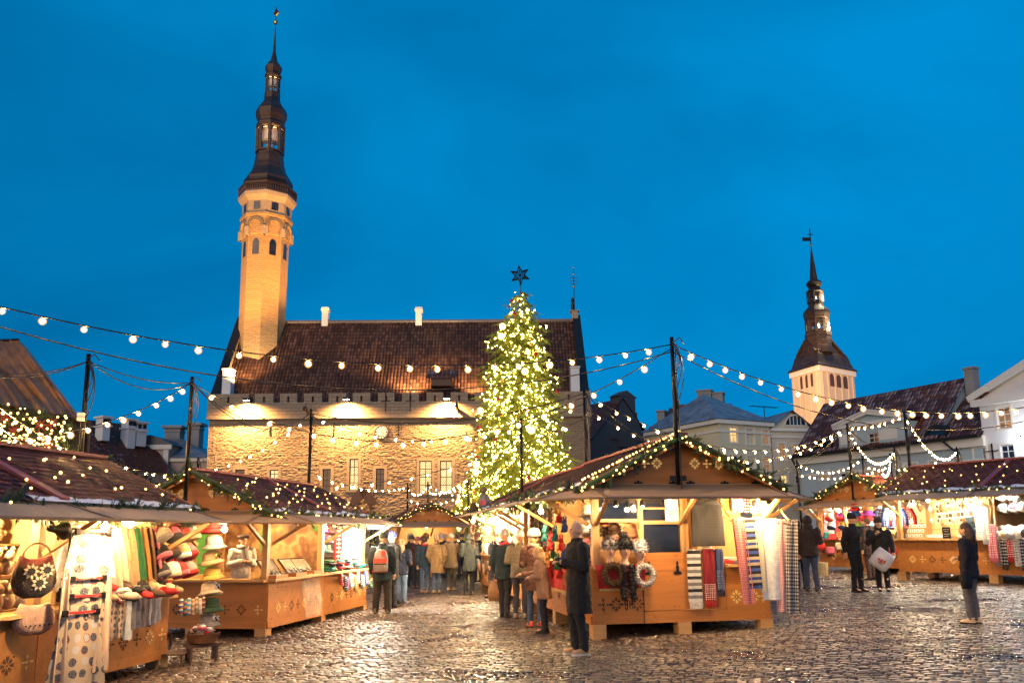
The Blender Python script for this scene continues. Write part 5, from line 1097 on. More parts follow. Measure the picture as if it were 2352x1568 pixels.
# felted bag with sunflowers, hanging from the clamp lamp arm
t = thing('felt_bag', 'dark red and brown felted bag with three white sunflowers at the far left', 'bag', S.p(1.68, 2.22, 1.84)); t.rotation_euler = (0,0,S.rot+RR-RD(24))
bp = [(-.17,-.12),(-.10,-.155),(0,-.165),(.10,-.155),(.17,-.12),(.235,-.32),(.245,-.44),(.20,-.54),(.10,-.60),(-.10,-.60),(-.20,-.54),(-.245,-.44),(-.235,-.32)]
k = NT('ombre_felt'); s_ = k.sep(k.obj()); kk = k.ramp(k.math('MULTIPLY', s_[2], -1.6), [(.2, (.22,.015,.02)), (.45, (.09,.05,.012)), (.75, (.028,.02,.018))]); kk = k.mix(k.math('GREATER_THAN', k.noise(120), .62), kk, (.30,.22,.14)); k.bump(k.noise(120), .6, .01); fel = k.fin(kk, .95)
inst('bag_body', outline(bp, .16, fel, 'bag_body'), t); mb = MB(); mb.tube([(.15*math.cos(a), -.02, -.14+.15*math.sin(a)) for a in [math.pi*i/14 for i in range(15)]], .012, 8); mb.build('bag_handle', flat((.62,.40,.18), .4), t)
for x, z in ((-.08,-.30),(.09,-.29),(.02,-.43)):
    mb = MB()
    for j in range(9): a = 2*math.pi*j/9; mb.prism([(x+.03*math.cos(a),z+.03*math.sin(a)),(x+.06*math.cos(a-.3),z+.06*math.sin(a-.3)),(x+.09*math.cos(a),z+.09*math.sin(a)),(x+.06*math.cos(a+.3),z+.06*math.sin(a+.3))], .012, y=-.10, m=0)
    mb.prism([(x+.038*math.cos(2*math.pi*j/12),z+.038*math.sin(2*math.pi*j/12)) for j in range(12)], .02, y=-.112, m=1); mb.build('sunflower', [fm('cream'), fm('black')], t)
t = thing('felt_bag', 'pinkish plain felted bag hanging low beneath the sunflower bag', 'bag', S.p(1.66, 2.30, 1.28)); t.rotation_euler = (0,0,S.rot+RR-RD(24)); inst('bag_body', outline([(x*.95, z*.75) for x, z in bp], .14, fabric((.60,.33,.20)), 'bag_body'), t); mb = MB(); [mb.ball((-.12+.05*j,-.085,-.34), .01, 6) for j in range(6)]; mb.build('bag_stitching', fm('black'), t)
# clamp lamp
lp = S.p(1.80, 2.38, 2.0); t = thing('clamp_lamp', 'black clamp lamp on a bent arm over the felted bag', 'lamp', lp); t.rotation_euler = (0,0,S.rot+RR)
mb = MB(); mb.lathe([(.03,-.12),(.04,-.10),(.045,-.02),(.10,.06),(.105,.10),(.10,.10),(.09,.06)], n=18, cap=False); o = mb.build('lamp_shade', M['iron'], t, True); o.rotation_euler = (RD(100),0,RD(70)); mb = MB(); mb.tube([(.0,.0,.0),(.18,.03,.06),(.30,.05,.18),(.34,.06,.24)], .018, 8); mb.box((.30,.03,.16),(.40,.09,.30)); mb.build('lamp_arm', flat((.28,.24,.20), .4), t, True)
lamp(S.p(2.55, 2.35, 1.95), 150, (1,.72,.42), .06, spot=100, aim=S.p(2.05, 2.7, 1.1))
# basket of wool on a little bench, and a sledge behind it
bpos = gnd(463, 1518); t = thing('wooden_bench', 'small dark wooden bench under the wool basket', 'bench', bpos, S.rot+RR-RD(40)); mb = MB(); mb.box((-.24,-.13,.22),(.24,.13,.26)); mb.build('seat', M['dark_wood'], t)
for sx in (-1, 1): mb = MB(); mb.prism([(-.12,0),(-.05,0),(0,.08),(.05,0),(.12,0),(.10,.22),(-.10,.22)], .03, plane='yz', y=sx*.19-.015); mb.build('leg', M['dark_wood'], t)
t = thing('wool_basket', 'dark woven basket heaped with wool socks on the small bench', 'basket', bpos+V((0,0,.262)), S.rot); mb = MB(); mb.lathe([(.17,0),(.21,.02),(.235,.13),(.25,.155),(.235,.16),(.22,.13),(.19,.03)], n=24, cap=False); mb.lathe([(.18,.01),(.01,.011)], n=24, cap=False)
for j in range(24): a = 2*math.pi*j/24; mb.bar((.2*math.cos(a),.2*math.sin(a),.02),(.245*math.cos(a),.245*math.sin(a),.15), .022, .012)
mb.build('basket', wood((.16,.07,.03),'x',2,.5,.5,False), t)
for i in range(7): a = i*.9; o = put(S, 'wool_sock', f"{('red','cream','green patterned','white','brown','pink','grey')[i]} wool sock lying in the basket on the bench", 'sock', m_slipper(fm(('red','cream','green','white','brown','pink','grey')[i]), fm('white')), (0,0,0), a, 'socks in the basket'); o.location = bpos + V((.10*math.cos(a), .10*math.sin(a), .262+.135+.02*(i % 3)))
sp_ = gnd(400, 1525); t = thing('wooden_sledge', 'dark wooden sledge with curved runners leaning beside the left counter', 'sledge', sp_, S.rot+RD(20))
for sx in (-.14, .14): mb = MB(); mb.tube([(sx,-.30,.02),(sx,.1,.02),(sx,.26,.10),(sx,.32,.24),(sx,.28,.38),(sx,.2,.44)], .022, 6); mb.build('runner', M['dark_wood'], t)
mb = MB(); [mb.box((-.19,-.26+.1*j,.16),(.19,-.18+.1*j,.18)) for j in range(5)]; [mb.bar((sx,y_,.02),(sx,y_,.17), .03) for sx in (-.14,.14) for y_ in (-.2,.1)]; mb.build('seat', M['dark_wood'], t)
# shelf board and lighter goods at the far left compartment
for i in range(15): put(S, 'wool_toy', f"{('pale','white','cream')[i % 3]} knitted toy, {ORD[i % 5]} along the {('lower','middle','upper')[i//5]} shelf at the left edge", 'toy', shared(('toy', i % 3), lambda: [('plush', (lambda mb: (mb.ball((0,0,.08),(.07,.06,.08)), mb.ball((0,-.01,.19),.055), mb.ball((-.05,0,.25),.025), mb.ball((.05,0,.25),.025), mb.ball((-.07,-.02,.10),.03), mb.ball((.07,-.02,.10),.03), mb.mesh('plush', [fm(('cream','white','tan')[i % 3])], True))[-1])(MB()))]), (1.15-.2*(i//5), 1.95+.17*(i % 5), 1.09+.38*(i//5)), RR, 'knitted toys on the left shelves', sc=1.25)

for z in (1.44, 1.82): mb = MB(); mb.box((.4, 1.3, z), (1.25-(z-1.06)*.5, 2.88, z+.025)); tag(mb.build('display_shelf', M['pine_x'], None), f"{('lower','upper')[z > 1.6]} pine shelf of toys at the left edge", 'shelf').matrix_world = S.M
for i in range(21):
    r, k = divmod(i, 7); c = ['cream','white','tan','pink','grey','rust','silver'][(i*3) % 7]; put(S, 'knitted_hat', f"{c} knitted hat, {ORD[k]} in row {('one','two','three')[r]} pinned on the left stall back wall", 'hat', m_beanie(fm(c), fm('white')), (.45, 3.05+.28*k, 2.0-.30*r), RR, 'knitted hats on the left stall back wall', (RD(-20), 0), 1.2)
for i in range(12): c = ['black','red','grey','cream','brown','black','white','tan','red','grey','black','cream'][i]; put(S, 'knitted_hat', f"{c} pompom hat, {ORD[i]} along the back of the mitten heap", 'hat', m_beanie(nordic(FC[c], FC['white' if c != 'white' else 'grey'], 9, 6) if i % 2 else fm(c), fm(c), fm(['red','cream','black'][i % 3])), (1.22+.06*(i % 2), 3.35+.15*i, 1.12+.10*(i % 2)), RR+RD(random.uniform(-30,30)), 'pompom hats behind the mitten heap', (RD(random.uniform(-30,10)), 0), 1.0)
# ---------------------------------------------------------------- jewellery stall
S = S2
S.wall(-.9, .1, -.9, 5.0); S.wall(-1.4, 2.6, -.92, 2.6); S.wall(-.88, 2.58, 1.4, 2.58)
k = NT('mural'); o_ = k.obj(); n1 = k.noise(1.3, o_, 3, .55); mc = k.ramp(n1, [(.3, (.05,.02,.01)), (.44, (.22,.10,.04)), (.52, (.48,.28,.12)), (.6, (.16,.07,.03)), (.72, (.5,.32,.15))]); mc = k.mix(k.ramp(k.noise(1.1, k.mapping(o_, (1,1,1), loc=(3,1,7)), 2), [(.56, (0,0,0)), (.6, (1,1,1))]), mc, (.06,.28,.05)); mural = k.fin(mc, .7)
mb = MB(); mb.box((-.878, .15, 1.1), (-.868, 2.5, 2.3)); tag(mb.build('painted_mural', mural, None), 'painted backdrop of earthy figures in green and brown inside the jewellery stall', 'painting').matrix_world = S.M
mb = MB(); mb.box((-.85, 2.55, 1.1), (1.40, 2.562, 2.3)); tag(mb.build('painted_mural', mural, None), 'second painted backdrop panel beside the knitwear half of the jewellery stall', 'painting').matrix_world = S.M
for x, y, e in ((.2, .45, 60), (.5, 1.9, 60), (1.0, 3.6, 130), (2.1, 1.2, 70), (1.9, 3.2, 70)): S.light(x, y, 2.15 if x < 1.5 else 2.03, e)
t = thing('tube_lamp', 'bright white tube lamp under the awning at the far end of the jewellery stall', 'lamp', S.p(2.1, 4.2, 2.04), S.rot); mb = MB(); mb.tube([(0,-.55,0),(0,.55,0)], .022, 8); mb.build('tube', M['cool'], t, True); mb = MB(); mb.box((-.04,-.6,.02),(.04,.6,.06)); mb.build('fitting', M['white_paint'], t); lamp(S.p(2.1, 4.2, 1.95), 700, (1,.88,.70), .2)
for i, (y, w, tz) in enumerate(((.60,.62,62),(1.45,.50,64),(2.05,.66,66))):
    t = thing('jewellery_tray', f"tilted velvet jewellery tray, {ORD[i]} from the corner on the jewellery counter", 'tray', S.p(1.35, y, 1.09), S.rot+RR, 'jewellery trays'); T = Matrix.Rotation(RD(-tz+25), 4, 'X'); mb = MB(); mb.M = T; mb.box((-w/2,0,0),(w/2,.02,.40), m=0)
    for a, b in (((-w/2-.012,-.02,-.012),(w/2+.012,.022,.0)),((-w/2-.012,-.02,.40),(w/2+.012,.022,.412)),((-w/2-.012,-.02,0),(-w/2,.022,.40)),((w/2,-.02,0),(w/2+.012,.022,.40))): mb.box(a, b, m=1)
    mb.build('velvet_board', [flat((.03,.025,.024), .95), M['dark_wood']], t)
    for j in range(int(w/.055)):
        x = -w/2+.04+j*.055; mb = MB(); mb.M = T; l = random.uniform(.20,.33); mb.tube([(x-.012,-.008,.385),(x-.014,-.008,.385-l*.7),(x,-.008,.385-l),(x+.014,-.008,.385-l*.7),(x+.012,-.008,.385)], .006, 5); mb.ball((x,-.01,.375-l), .014, 6); mb.build('necklace', flat((.75,.66,.50), .25, .1), t)
for i in range(3): mb = MB(); mb.box((-.25,-.17,0),(.25,.17,.06)); mb.box((-.24,-.16,.06),(.24,.16,.065), m=1); tag(mb.build('counter_box', [M['ply'], M['dark_wood']], None, loc=S.p(1.45-.02*i, .35+.9*i, 1.075), rotz=S.rot+RR), f"shallow wooden box, {ORD[i]} along the jewellery counter ledge", 'box', 'boxes on the jewellery counter')
k = NT('clear_film'); k.fin((.75,.6,.45), .12); k.b.inputs['Transmission Weight'].default_value = .0; tr = k.n('ShaderNodeBsdfTransparent'); mx = k.n('ShaderNodeMixShader'); k.t.links.new(k.math('MULTIPLY', k.noise(3.5, None, 4), .75), mx.inputs[0]); k.t.links.new(tr.outputs[0], mx.inputs[1]); k.t.links.new(k.b.outputs[0], mx.inputs[2]); k.t.links.new(mx.outputs[0], k.out.inputs['Surface'])
mb = MB(); mb.sheet(lambda u, v: V(((u-.5)*.85+.06*v, -.02-.07*v+.02*math.sin(u*8+v*5), -.86*v)), 12, 12); tag(mb.build('plastic_sheet', k.mat, None, True, loc=S.p(1.54, 1.75, 1.10), rotz=S.rot+RR), 'glossy clear plastic sheet hanging over the jewellery counter front', 'plastic sheet')
rail(S, (1.3, 2.7, 2.08), (1.3, 5.0, 2.08), 'rail of hats and shawls in the knitwear half of the jewellery stall')
for i, c in enumerate(['purple','red','navy','pink','teal','grey']): put(S, 'felt_hat', f"{c} felt hat, {ORD[i]} on the wire stand of the knitwear half", 'hat', m_bucket(fm(c)), (1.25, 2.95+.26*(i % 2), 1.95-.22*(i//2)), RR, 'hats on the wire stand')
for i, (c, d) in enumerate([('red','white'),('white','silver'),('white','cream'),('silver','white')]): put(S, 'hanging_shawl', f"{c} and {d} shawl, {ORD[i]} on the knitwear rail", 'shawl', m_shawl(nordic(FC[c], FC[d], 5, 9) if i in (0, 3) else fm(c), .5, .85, i), (1.45, 3.5+.36*i, 2.02), RR, 'shawls in the knitwear half')
for i in range(22):
    st_, lv = divmod(i, 5); c = random.choice(['red','white','navy','green','cream','tan','teal','black']); d = random.choice(['cream','white','red','black']); put(S, 'folded_knit', f"{c} and {d} folded knit, {ORD[lv]} up in stack {('one','two','three','four','five')[st_]} of the knitwear counter", 'knitwear', m_fold(nordic(FC[c], FC[d], 5, 5), .27, .26, .05), (1.42+.05*(lv % 2), 2.95+.48*st_, 1.075+.052*lv), RR+RD(random.uniform(-8,8)), 'folded knits on the counter')
for i in range(12):
    c = ['red','black','purple','white','grey','yellow','white','black','cream','blue','red','green'][i]; put(S, 'hanging_sock', f"{c} wool sock, {ORD[i]} hanging below the knitwear counter edge", 'sock', m_sock(nordic(FC[c], FC['white' if c != 'white' else 'black'], 6, 6)), (1.70+.01*(i % 2), 3.1+.165*i, 1.03-.05*(i % 3)), RR, 'socks below the knitwear counter', sc=1.0+.25*(i % 2))

# ---------------------------------------------------------------- central stall
S = S3
S.wall(0, .9, 0, 5.0); S.wall(-1.4, 2.55, -.03, 2.55); S.wall(-1.42, 5.03, 1.42, 5.03, 1.1); S.wall(1.42, .7, 1.42, 5.0, 1.1)
# front: left counter bay, half door with window, right bay
def pan(x0, x1, z0, z1, name, mot=(), m='ply', y0=-.02, y1=.015):
    mb = MB(); mb.box((x0+.003, y0, z0), (x1-.003, y1, z1))
    for kx, kz, kind in mot: (snow_motif if kind == 's' else tulip)(mb, kx, kz, .115, y0-.005, 2 if kx > .5 else 1)
    for _ in range(9): a, b = random.uniform(x0+.05,x1-.06), random.choice((z0+.05, z1-.06, (z0+z1)/2)); mb.box((a, y0-.0015, b), (a+.012, y0+.001, b+.012), m=1)
    return mb.build(name, [M[m], M['cut_dark'], M['cut_pale']], S.root)
pan(-1.5, -.66, .18, 1.03, 'counter_panel', [(-1.33,.48,'t'),(-1.12,.48,'s'),(-.95,.48,'t'),(-.77,.48,'s')]); pan(-.66, .74, .18, .36, 'counter_panel', y0=-.03); pan(.05, .74, .37, 1.27, 'counter_panel'); pan(.74, 1.5, .18, 1.03, 'counter_panel', [(.92,.55,'s'),(1.07,.55,'t'),(1.22,.55,'s'),(1.38,.55,'t')])
dr = pan(-.66, .05, .37, 1.27, 'half_door', y0=-.035)
for z in (.98,): mb = MB(); mb.box((-.655, -.0375, z), (.045, -.036, z+.006)); mb.build('door_seam', M['cut_dark'], dr)
for x in (-.56, -.08): mb = MB(); mb.prism([(x-.06,.93),(x+.06,.93),(x+.07,.96),(x+.02,.975),(x+.025,1.05),(x+.012,1.06),(x+.018,1.11),(x,1.14),(x-.018,1.11),(x-.012,1.06),(x-.025,1.05),(x-.02,.975),(x-.07,.96)], .012, y=-.05); mb.build('door_hinge', M['iron'], dr)
mb = MB(); mb.box((-1.48, -.12, 1.03), (-.67, .45, 1.07)); mb.build('counter_top', M['pine_x'], S.root); mb = MB(); mb.box((.75, -.12, 1.03), (1.48, .45, 1.07)); mb.build('counter_top', M['pine_x'], S.root)
for x in (-.66, .05, .10): mb = MB(); mb.box((x-.035, -.03, 1.27 if x != -.66 else 1.07), (x+.035, .06, 2.24)); mb.build('post', M['pine'], S.root)
mb = MB(); mb.box((-.62, -.01, 1.72), (.015, .05, 1.78)); mb.box((-.62, -.01, 1.96), (.015, .05, 1.99)); mb.box((-1.40,-.01,1.76),(-.70,.05,1.81)); fr_ = mb.build('window_frame', M['pine_x'], S.root); mb = MB(); mb.quad((-.62,.03,1.27),(.015,.03,1.27),(.015,.03,2.24),(-.62,.03,2.24)); mb.build('pane', M['glass'], fr_); mb = MB(); mb.quad((-1.40,.03,1.81),(-.70,.03,1.81),(-.70,.03,2.24),(-1.40,.03,2.24)); mb.build('pane', M['glass'], fr_)
mb = MB(); mb.box((-.24,-.02,1.76),(-.01,-.012,2.12), m=0)
for j in range(6): mb.box((-.19,-.0225,1.86+.028*j),(-.19+random.uniform(.06,.13),-.0205,1.868+.028*j), m=1)
tag(mb.build('paper_notice', [M['white_paint'], flat((.3,.3,.3), .9)], None), 'white paper notice with small grey lines on the central stall window', 'notice').matrix_world = S.M
for x, y, e in ((-1.15, .25, 60), (-.85, 3.5, 170), (-1.95, 1.6, 110), (.95, .45, 90), (.7, 1.6, 50), (-.45, -.78, 46), (1.0, -.8, 75)): S.light(x, y, 2.13 if -1.5 < x and y > 0 else 2.0, e)
t = thing('spot_lamp', 'bright bulb in a black clip socket above the scarves of the central stall', 'lamp', S.p(1.18, -.30, 1.93)); mb = MB(); mb.ball((0,0,0), .055, 10); mb.build('bulb', M['lamp_glow'], t, True); mb = MB(); mb.lathe([(.02,.04),(.03,.06),(.03,.14),(.01,.16)], n=10); mb.build('socket', M['iron'], t); lamp(S.p(1.18, -.42, 1.88), 120, (1,.72,.40), .06)
for i, x in enumerate((-1.22, -.78)):
    t = thing('clip_spotlight', f"small black clip spotlight, {ORD[i]} from the left under the central stall front flap", 'lamp', S.p(x+.04, -.35, 2.05)); mb = MB(); mb.lathe([(.05,-.05),(.052,-.045),(.04,.03),(.02,.05)], n=12, cap=False); mb.bar((0,0,.05),(.0,.03,.12), .02); mb.build('shade', M['iron'], t, True); mb = MB(); mb.ball((0,0,-.03), .032, 8); mb.build('bulb', M['lamp_glow'], t, True); lamp(S.p(x+.04, -.35, 1.97), 26, (1,.75,.45), .04)
# red cloths
mb = MB(); mb.sheet(lambda u, v: V((-1.44+.76*u + .06*(u-.5)*(1-v), -.135-.03*v+.012*math.sin(u*21)*v, 1.085-.36*v)), 24, 10); mb.sheet(lambda u, v: V((-1.47+.82*u, -.135+.5*v, 1.086)), 8, 6); o = mb.build('red_cloth', M['fabric_red'], None, True); o.matrix_world = S.M; tag(o, 'red tablecloth with gold lace edge on the front left bay of the central stall', 'cloth')
mb = MB()
for j in range(26): x = -1.43+.755*j/26; mb.prism([(x,.735),(x+.027,.735),(x+.027,.705),(x+.0135,.69),(x,.705)], .006, y=-.178)
mb.build('lace_edge', flat((.55,.36,.10), .5), o)
mb = MB(); mb.sheet(lambda u, v: V((-1.66-.05*v-.02*math.sin(u*26)*v, .15+2.3*u, 1.085-.46*v)), 34, 10); mb.sheet(lambda u, v: V((-1.66+.5*v, .15+2.3*u, 1.086)), 8, 6); o = mb.build('red_cloth', M['fabric_red'], None, True); o.matrix_world = S.M; tag(o, 'long red tablecloth along the left side counter of the central stall', 'cloth')
mb = MB(); mb.box((-1.735,.16,.60),(-1.725,2.44,.645)); mb.build('lace_edge', flat((.55,.36,.10), .5), o)
skin = flat((.62,.38,.24), .5, .08)
heads = [(-1.30,.30,1.30,'brown','round brown fur hat','f'), (-1.02,.30,1.32,'brown','tall dark brown knitted fur hat','p'), (-.76,.26,1.26,'rust','rust brown ribbed wool hat','b'), (-1.22,-.10,1.095,'silver','black and white striped fur hat','s'), (-.98,-.12,1.095,'black','black fur hat with silver pompom','q'), (-.72,-.10,1.05,'white','snow white fur hat','w')]
for i, (x, y, z, c, d, kd) in enumerate(heads):
    if z > 1.2: mb = MB(); mb.box((-.09,-.09,0),(.09,.09,z-1.088)); tag(mb.build('display_block', M['pine_x'], None, loc=S.p(x,y,1.088), rotz=S.rot), f"wooden display block under the {d}", 'block')
    put(S, 'mannequin_head', f"mannequin head wearing the {d} in the central stall front bay", 'mannequin head', shared('head', lambda: m_head(skin)), (x, y, z), RD(random.uniform(-14,14)), 'mannequin heads at the front bay')
    mb = MB(); hz_ = .275; col = {'brown': (.075,.04,.02), 'rust': (.26,.12,.05), 'silver': (.10,.09,.085), 'black': (.02,.018,.018), 'white': (.75,.72,.68)}[c]
    if kd == 'b': parts = [(a, b) for a, b in m_beanie(fabric(col), fabric(col))]; o = put(S, 'knitted_hat', d + ' on a mannequin head in the central stall', 'hat', parts, (x, y, z+.24), 0, 'hats on the mannequin heads', sc=1.08)
    else:
        fur(mb, (0,0,hz_+.045), (.118,.125,.10), 420, .045, down=.15)
        fur(mb, (0,0,hz_-.005), (.125,.135,.045), 260, .045, m=1, down=.2)
        if kd in 'pq': fur(mb, (0,0,hz_+.175), .055, 130, .04, m=1, down=0)
        c2 = {'s': (.42,.38,.33), 'q': (.02,.018,.018), 'p': (.10,.055,.03), 'f': (.11,.06,.03), 'w': (.78,.75,.72)}[kd]
        if kd == 's':
            for j in range(5): a = j*1.25; fur(mb, (.07*math.cos(a),.07*math.sin(a)-.02,hz_+.07), .045, 60, .04, m=1)
        put(S, 'fur_hat', d + ' on a mannequin head in the central stall', 'hat', [('fur', mb.mesh('fur', [flat(col, .9, .3), flat(c2, .9, .3)]))], (x, y, z), 0, 'hats on the mannequin heads')
for i, (x, y, z, c, d, L) in enumerate([(-1.22,-.19,1.08,(.10,.05,.02),'brown mottled fur loop scarf',.30),(-.98,-.22,1.06,(.02,.018,.018),'long black curly fur scarf hanging down',.52),(-.70,-.20,1.06,(.42,.38,.34),'pale grey braided fur loop scarf',.30)]):
    mb = MB()
    if i == 1:
        for sx in (-.07, .07):
            for j in range(8): fur(mb, (sx+.01*math.sin(j*2),0,-.065*j), (.055,.05,.05), 60, .045, down=.8)
        for j in range(4): mb.tube([(-.06+.04*j,0,-.5),(-.06+.04*j,-.01,-.64)], [.012,.006], 5)
    else:
        for j in range(20): a = 2*math.pi*j/20; fur(mb, (.135*math.cos(a),-.03+.02*math.sin(a),-L*.42+L*.48*math.sin(a)), (.052,.045,.045), 55, .03 if i == 2 else .045)
    put(S, 'fur_scarf', d + ' under the mannequin heads', 'scarf', [('fur', mb.mesh('fur', [flat(c, .9, .45, 20)]))], (x, y, z), 0, 'fur scarves under the mannequin heads')
# scarves on the forward rail and counter
rail(S, (.62, -.55, 1.76), (1.62, -.62, 1.70), 'wooden rail carrying the hanging scarves of the central stall')
for a, b in (((.62,-.55,1.78),(.62,0,2.22)), ((1.60,-.62,1.72),(1.55,-.05,2.2))): mb = MB(); a, b = S.p(*a), S.p(*b); [mb.lathe([(.004,0),(.012,.02),(.012,.035),(.004,.055)], c=tuple((b-a)*(j/14)), n=6) for j in range(14)]; tag(mb.build('rail_chain', M['gold'], None, loc=a), ('left' if a.x < S.p(1,0,0).x else 'right') + ' chain holding up the scarf rail', 'chain')
sc_ = [(.16,1.27,.22,.80,stripes([FC['black'],FC['white'],FC['grey'],FC['white']],4),'white','black grey and white checked scarf with white fringe', -.04),(.42,1.27,.19,.78,nordic((.20,.008,.015),(.75,.6,.5),7,24,thr=.38,low=.68),'red','dark red reindeer patterned scarf with fringe', -.045),(.62,1.27,.12,.62,nordic((.03,.05,.13),(.25,.3,.42),6,22,thr=.38,low=.5),'navy','narrow navy patterned scarf',-.04)]
for x, z, w, L, mat, f, d, y in sc_: put(S, 'hanging_scarf', d + ' over the central stall panel edge', 'scarf', m_scarf(w, L, mat, fm(f)), (x+w*.2, y-.02, z+.02), 0, 'scarves on the central stall')
s2_ = [(.76,.17,1.30,nordic((.50,.09,.09),(.74,.42,.36),8,48,thr=.42),None,'coral red reindeer patterned scarf'),(.93,.20,1.06,stripes([FC['black'],FC['cream'],(.03,.07,.30),FC['cream'],FC['black'],(.06,.12,.42)],4),None,'black blue and cream striped scarf'),(1.08,.13,1.10,nordic((.66,.58,.40),(.35,.28,.16),8,40),None,'pale patterned scarf beside the striped one'),(1.26,.30,1.22,fabric((.78,.74,.66)),None,'plain white wool blanket scarf'),(1.45,.17,1.40,nordic((.58,.20,.18),(.82,.58,.50),8,50,thr=.44),None,'pink red patterned scarf right of the white one'),(1.62,.24,1.42,nordic((.05,.04,.035),(.62,.55,.46),8,26,thr=.44),None,'wide black and cream sheep patterned scarf')]
for i, (x, w, L, mat, f, d) in enumerate(s2_): put(S, 'hanging_scarf', d + ' on the forward rail', 'scarf', m_scarf(w, L, mat, f and fm(f), 1.2, i), (x, -.59-.008*i, 1.78-.008*i), RD(-4), 'scarves on the central stall', (0, RD(-4+1.5*i)))
for i in (0, 1): mb = MB(); mb.tube([(0,0,.0),(0,0,.18)], .004, 5); mb.lathe([(.012,.0),(.022,-.03),(.03,-.09),(.034,-.10)], n=10); tag(mb.build('tassel', fm('grey'), None, loc=S.p(1.55+.15*i, -.62, .27), rotz=0), f"{('left','right')[i]} grey tassel dangling below the sheep patterned scarf", 'tassel')
mb = cloth(.50, .56, .78, 1, .02, 0, 0, .05, 2, us=3, vs_=4); mb.prism([(-.25,-.02),(-.14,.03),(-.05,-.05),(.05,-.05),(.14,.03),(.25,-.02),(.25,-.12),(-.25,-.12)], .04, y=-.01); put(S, 'knitted_vest', 'dark patterned knitted vest hanging in the central stall right bay', 'vest', [('knit', mb.mesh('knit', [nordic((.022,.02,.02),(.05,.045,.04),8,9)], True))], (.44, -.12, 2.14), 0)
put(S, 'hanging_towel', 'yellow green knitted towel beside the dark vest', 'towel', [('cloth', cloth(.28,.29,.30,1,.01,0,0,.02,3).mesh('cloth', [fabric((.45,.40,.10))], True))], (.80, -.06, 2.18), 0)
for i, (x, c, d) in enumerate([(.62,'cream','black'),(.80,'white','grey'),(.72,'pink','white')]): put(S, 'knitted_hat', f"{c} and {d} patterned knit hat lying in the right bay behind the scarves", 'hat', m_beanie(nordic(FC[c], FC[d], 8, 5)), (x-.12, .15+.1*i, 1.275 if x < .74 else 1.08), 0)
for i, c in enumerate(['pink','cream','red','yellow','rust','tan']): put(S, 'hanging_mitten', f"{c} mitten clipped {ORD[i]} along the line above the white scarf", 'mitten', m_mitt(nordic(FC[c], FC['white'], 5, 5)), (.92+.105*i, -.12, 2.14-.01*i), 0, 'mittens on the upper line', sc=.95)
# left side: plush charms, dark furs, black goods on the red cloth
cc_ = ['yellow','red','blue','teal','red','blue','green','red','orange','teal','red','green','orange','red']
FC['cgreen'] = (.03,.20,.09)
for i, c in enumerate(cc_): put(S, 'fur_charm', f"{c} fur animal charm, {ORD[i]} in the hanging bunch at the central stall side", 'charm', m_charm(fm(c)), (-1.82+.07*(i % 3), (.95 if i < 9 else 1.75)+.12*(i % 2), 2.16-.155*(i % 9 if i < 9 else i-9+3)), LL+RD(30), 'fur charms hanging in bunches', sc=1.05)
for i in range(5):
    mb = MB(); [fur(mb, (0,0,-.09*j), (.05+.012*math.sin(j), .04, .07), 50, .06, down=1.0) for j in range(9)]; put(S, 'fur_pelt', f"{('black','dark brown','black','grey','brown')[i]} fur pelt, {ORD[i]} from the left hanging inside the central stall side", 'fur', [('fur', mb.mesh('fur', [flat([(.02,.018,.018),(.05,.03,.02),(.018,.018,.02),(.12,.11,.11),(.07,.04,.02)][i], .9, .3)]))], (-1.45, 4.7-.42*i, 2.15), LL, 'fur pelts inside the central stall', sc=1.15)
for i in range(9): put(S, 'leather_glove', f"black leather glove, {ORD[i]} along the red cloth of the side counter", 'glove', m_mitt(flat((.015,.014,.014), .3)), (-1.55+.16*(i % 2), .45+.22*i, 1.11+.015*(i % 2)), RD(random.uniform(-40,40)), 'gloves on the red cloth', (RD(84), 0))
for i in range(8): c = ['rust','brown','cream','grey','white','tan','pink','silver'][i]; mb = MB(); fur(mb, (0,0,.07), (.10,.10,.085), 220, .035); put(S, 'fur_hat', f"{c} fur hat, {ORD[i % 4]} on the {('upper','lower')[i//4]} shelf inside the central stall side", 'hat', [('fur', mb.mesh('fur', [fm(c)]))], (-1.15, .55+.45*(i % 4), 1.75-.40*(i//4)), LL, 'fur hats on the side shelves')
for z in (1.72, 1.32): mb = MB(); mb.box((-1.3,.3,z-.025),(-1.0,2.4,z)); tag(mb.build('display_shelf', M['pine_x'], None), f"{('lower','upper')[z > 1.5]} pine shelf inside the central stall side", 'shelf').matrix_world = S.M
for i in range(14): c = ['white','cream','pink','silver','tan','sky'][i % 6]; put(S, 'hanging_mitten', f"{c} knitted mitten, {ORD[i % 7]} in {('upper','lower')[i//7]} row at the rear of the central stall side", 'mitten', m_mitt(fm(c)), (-1.40, 2.75+.3*(i % 7), 2.1-.3*(i//7)), LL, 'mittens in rows at the central stall side')

for i in range(10): c = ['cream','tan','brown','grey','rust','white','silver','pink','cream','tan'][i]; put(S, 'knitted_hat', f"{c} ribbed hat with big pompom, {ORD[i % 5]} on the {('upper','lower')[i//5]} cross bar above the mannequin heads", 'hat', m_beanie(fm(c), fm('white'), fm(['tan','black','white'][i % 3])), (-1.36+.15*(i % 5), .62, 1.86-.30*(i//5)), 0, 'pompom hats behind the mannequin heads', (RD(-20), 0), 1.0)
for i in range(7): c = ['red','cream','grey','navy','pink','white','tan'][i]; put(S, 'folded_knit', f"{c} folded scarf, {ORD[i]} in the row on the right bay counter of the central stall", 'knitwear', m_fold(nordic(FC[c], FC['white'] if c != 'white' else FC['grey'], 6, 6), .2, .2, .055), (.84+.095*i, .12, 1.075+.05*(i % 2)), RD(90), 'folded scarves on the central stall counter')
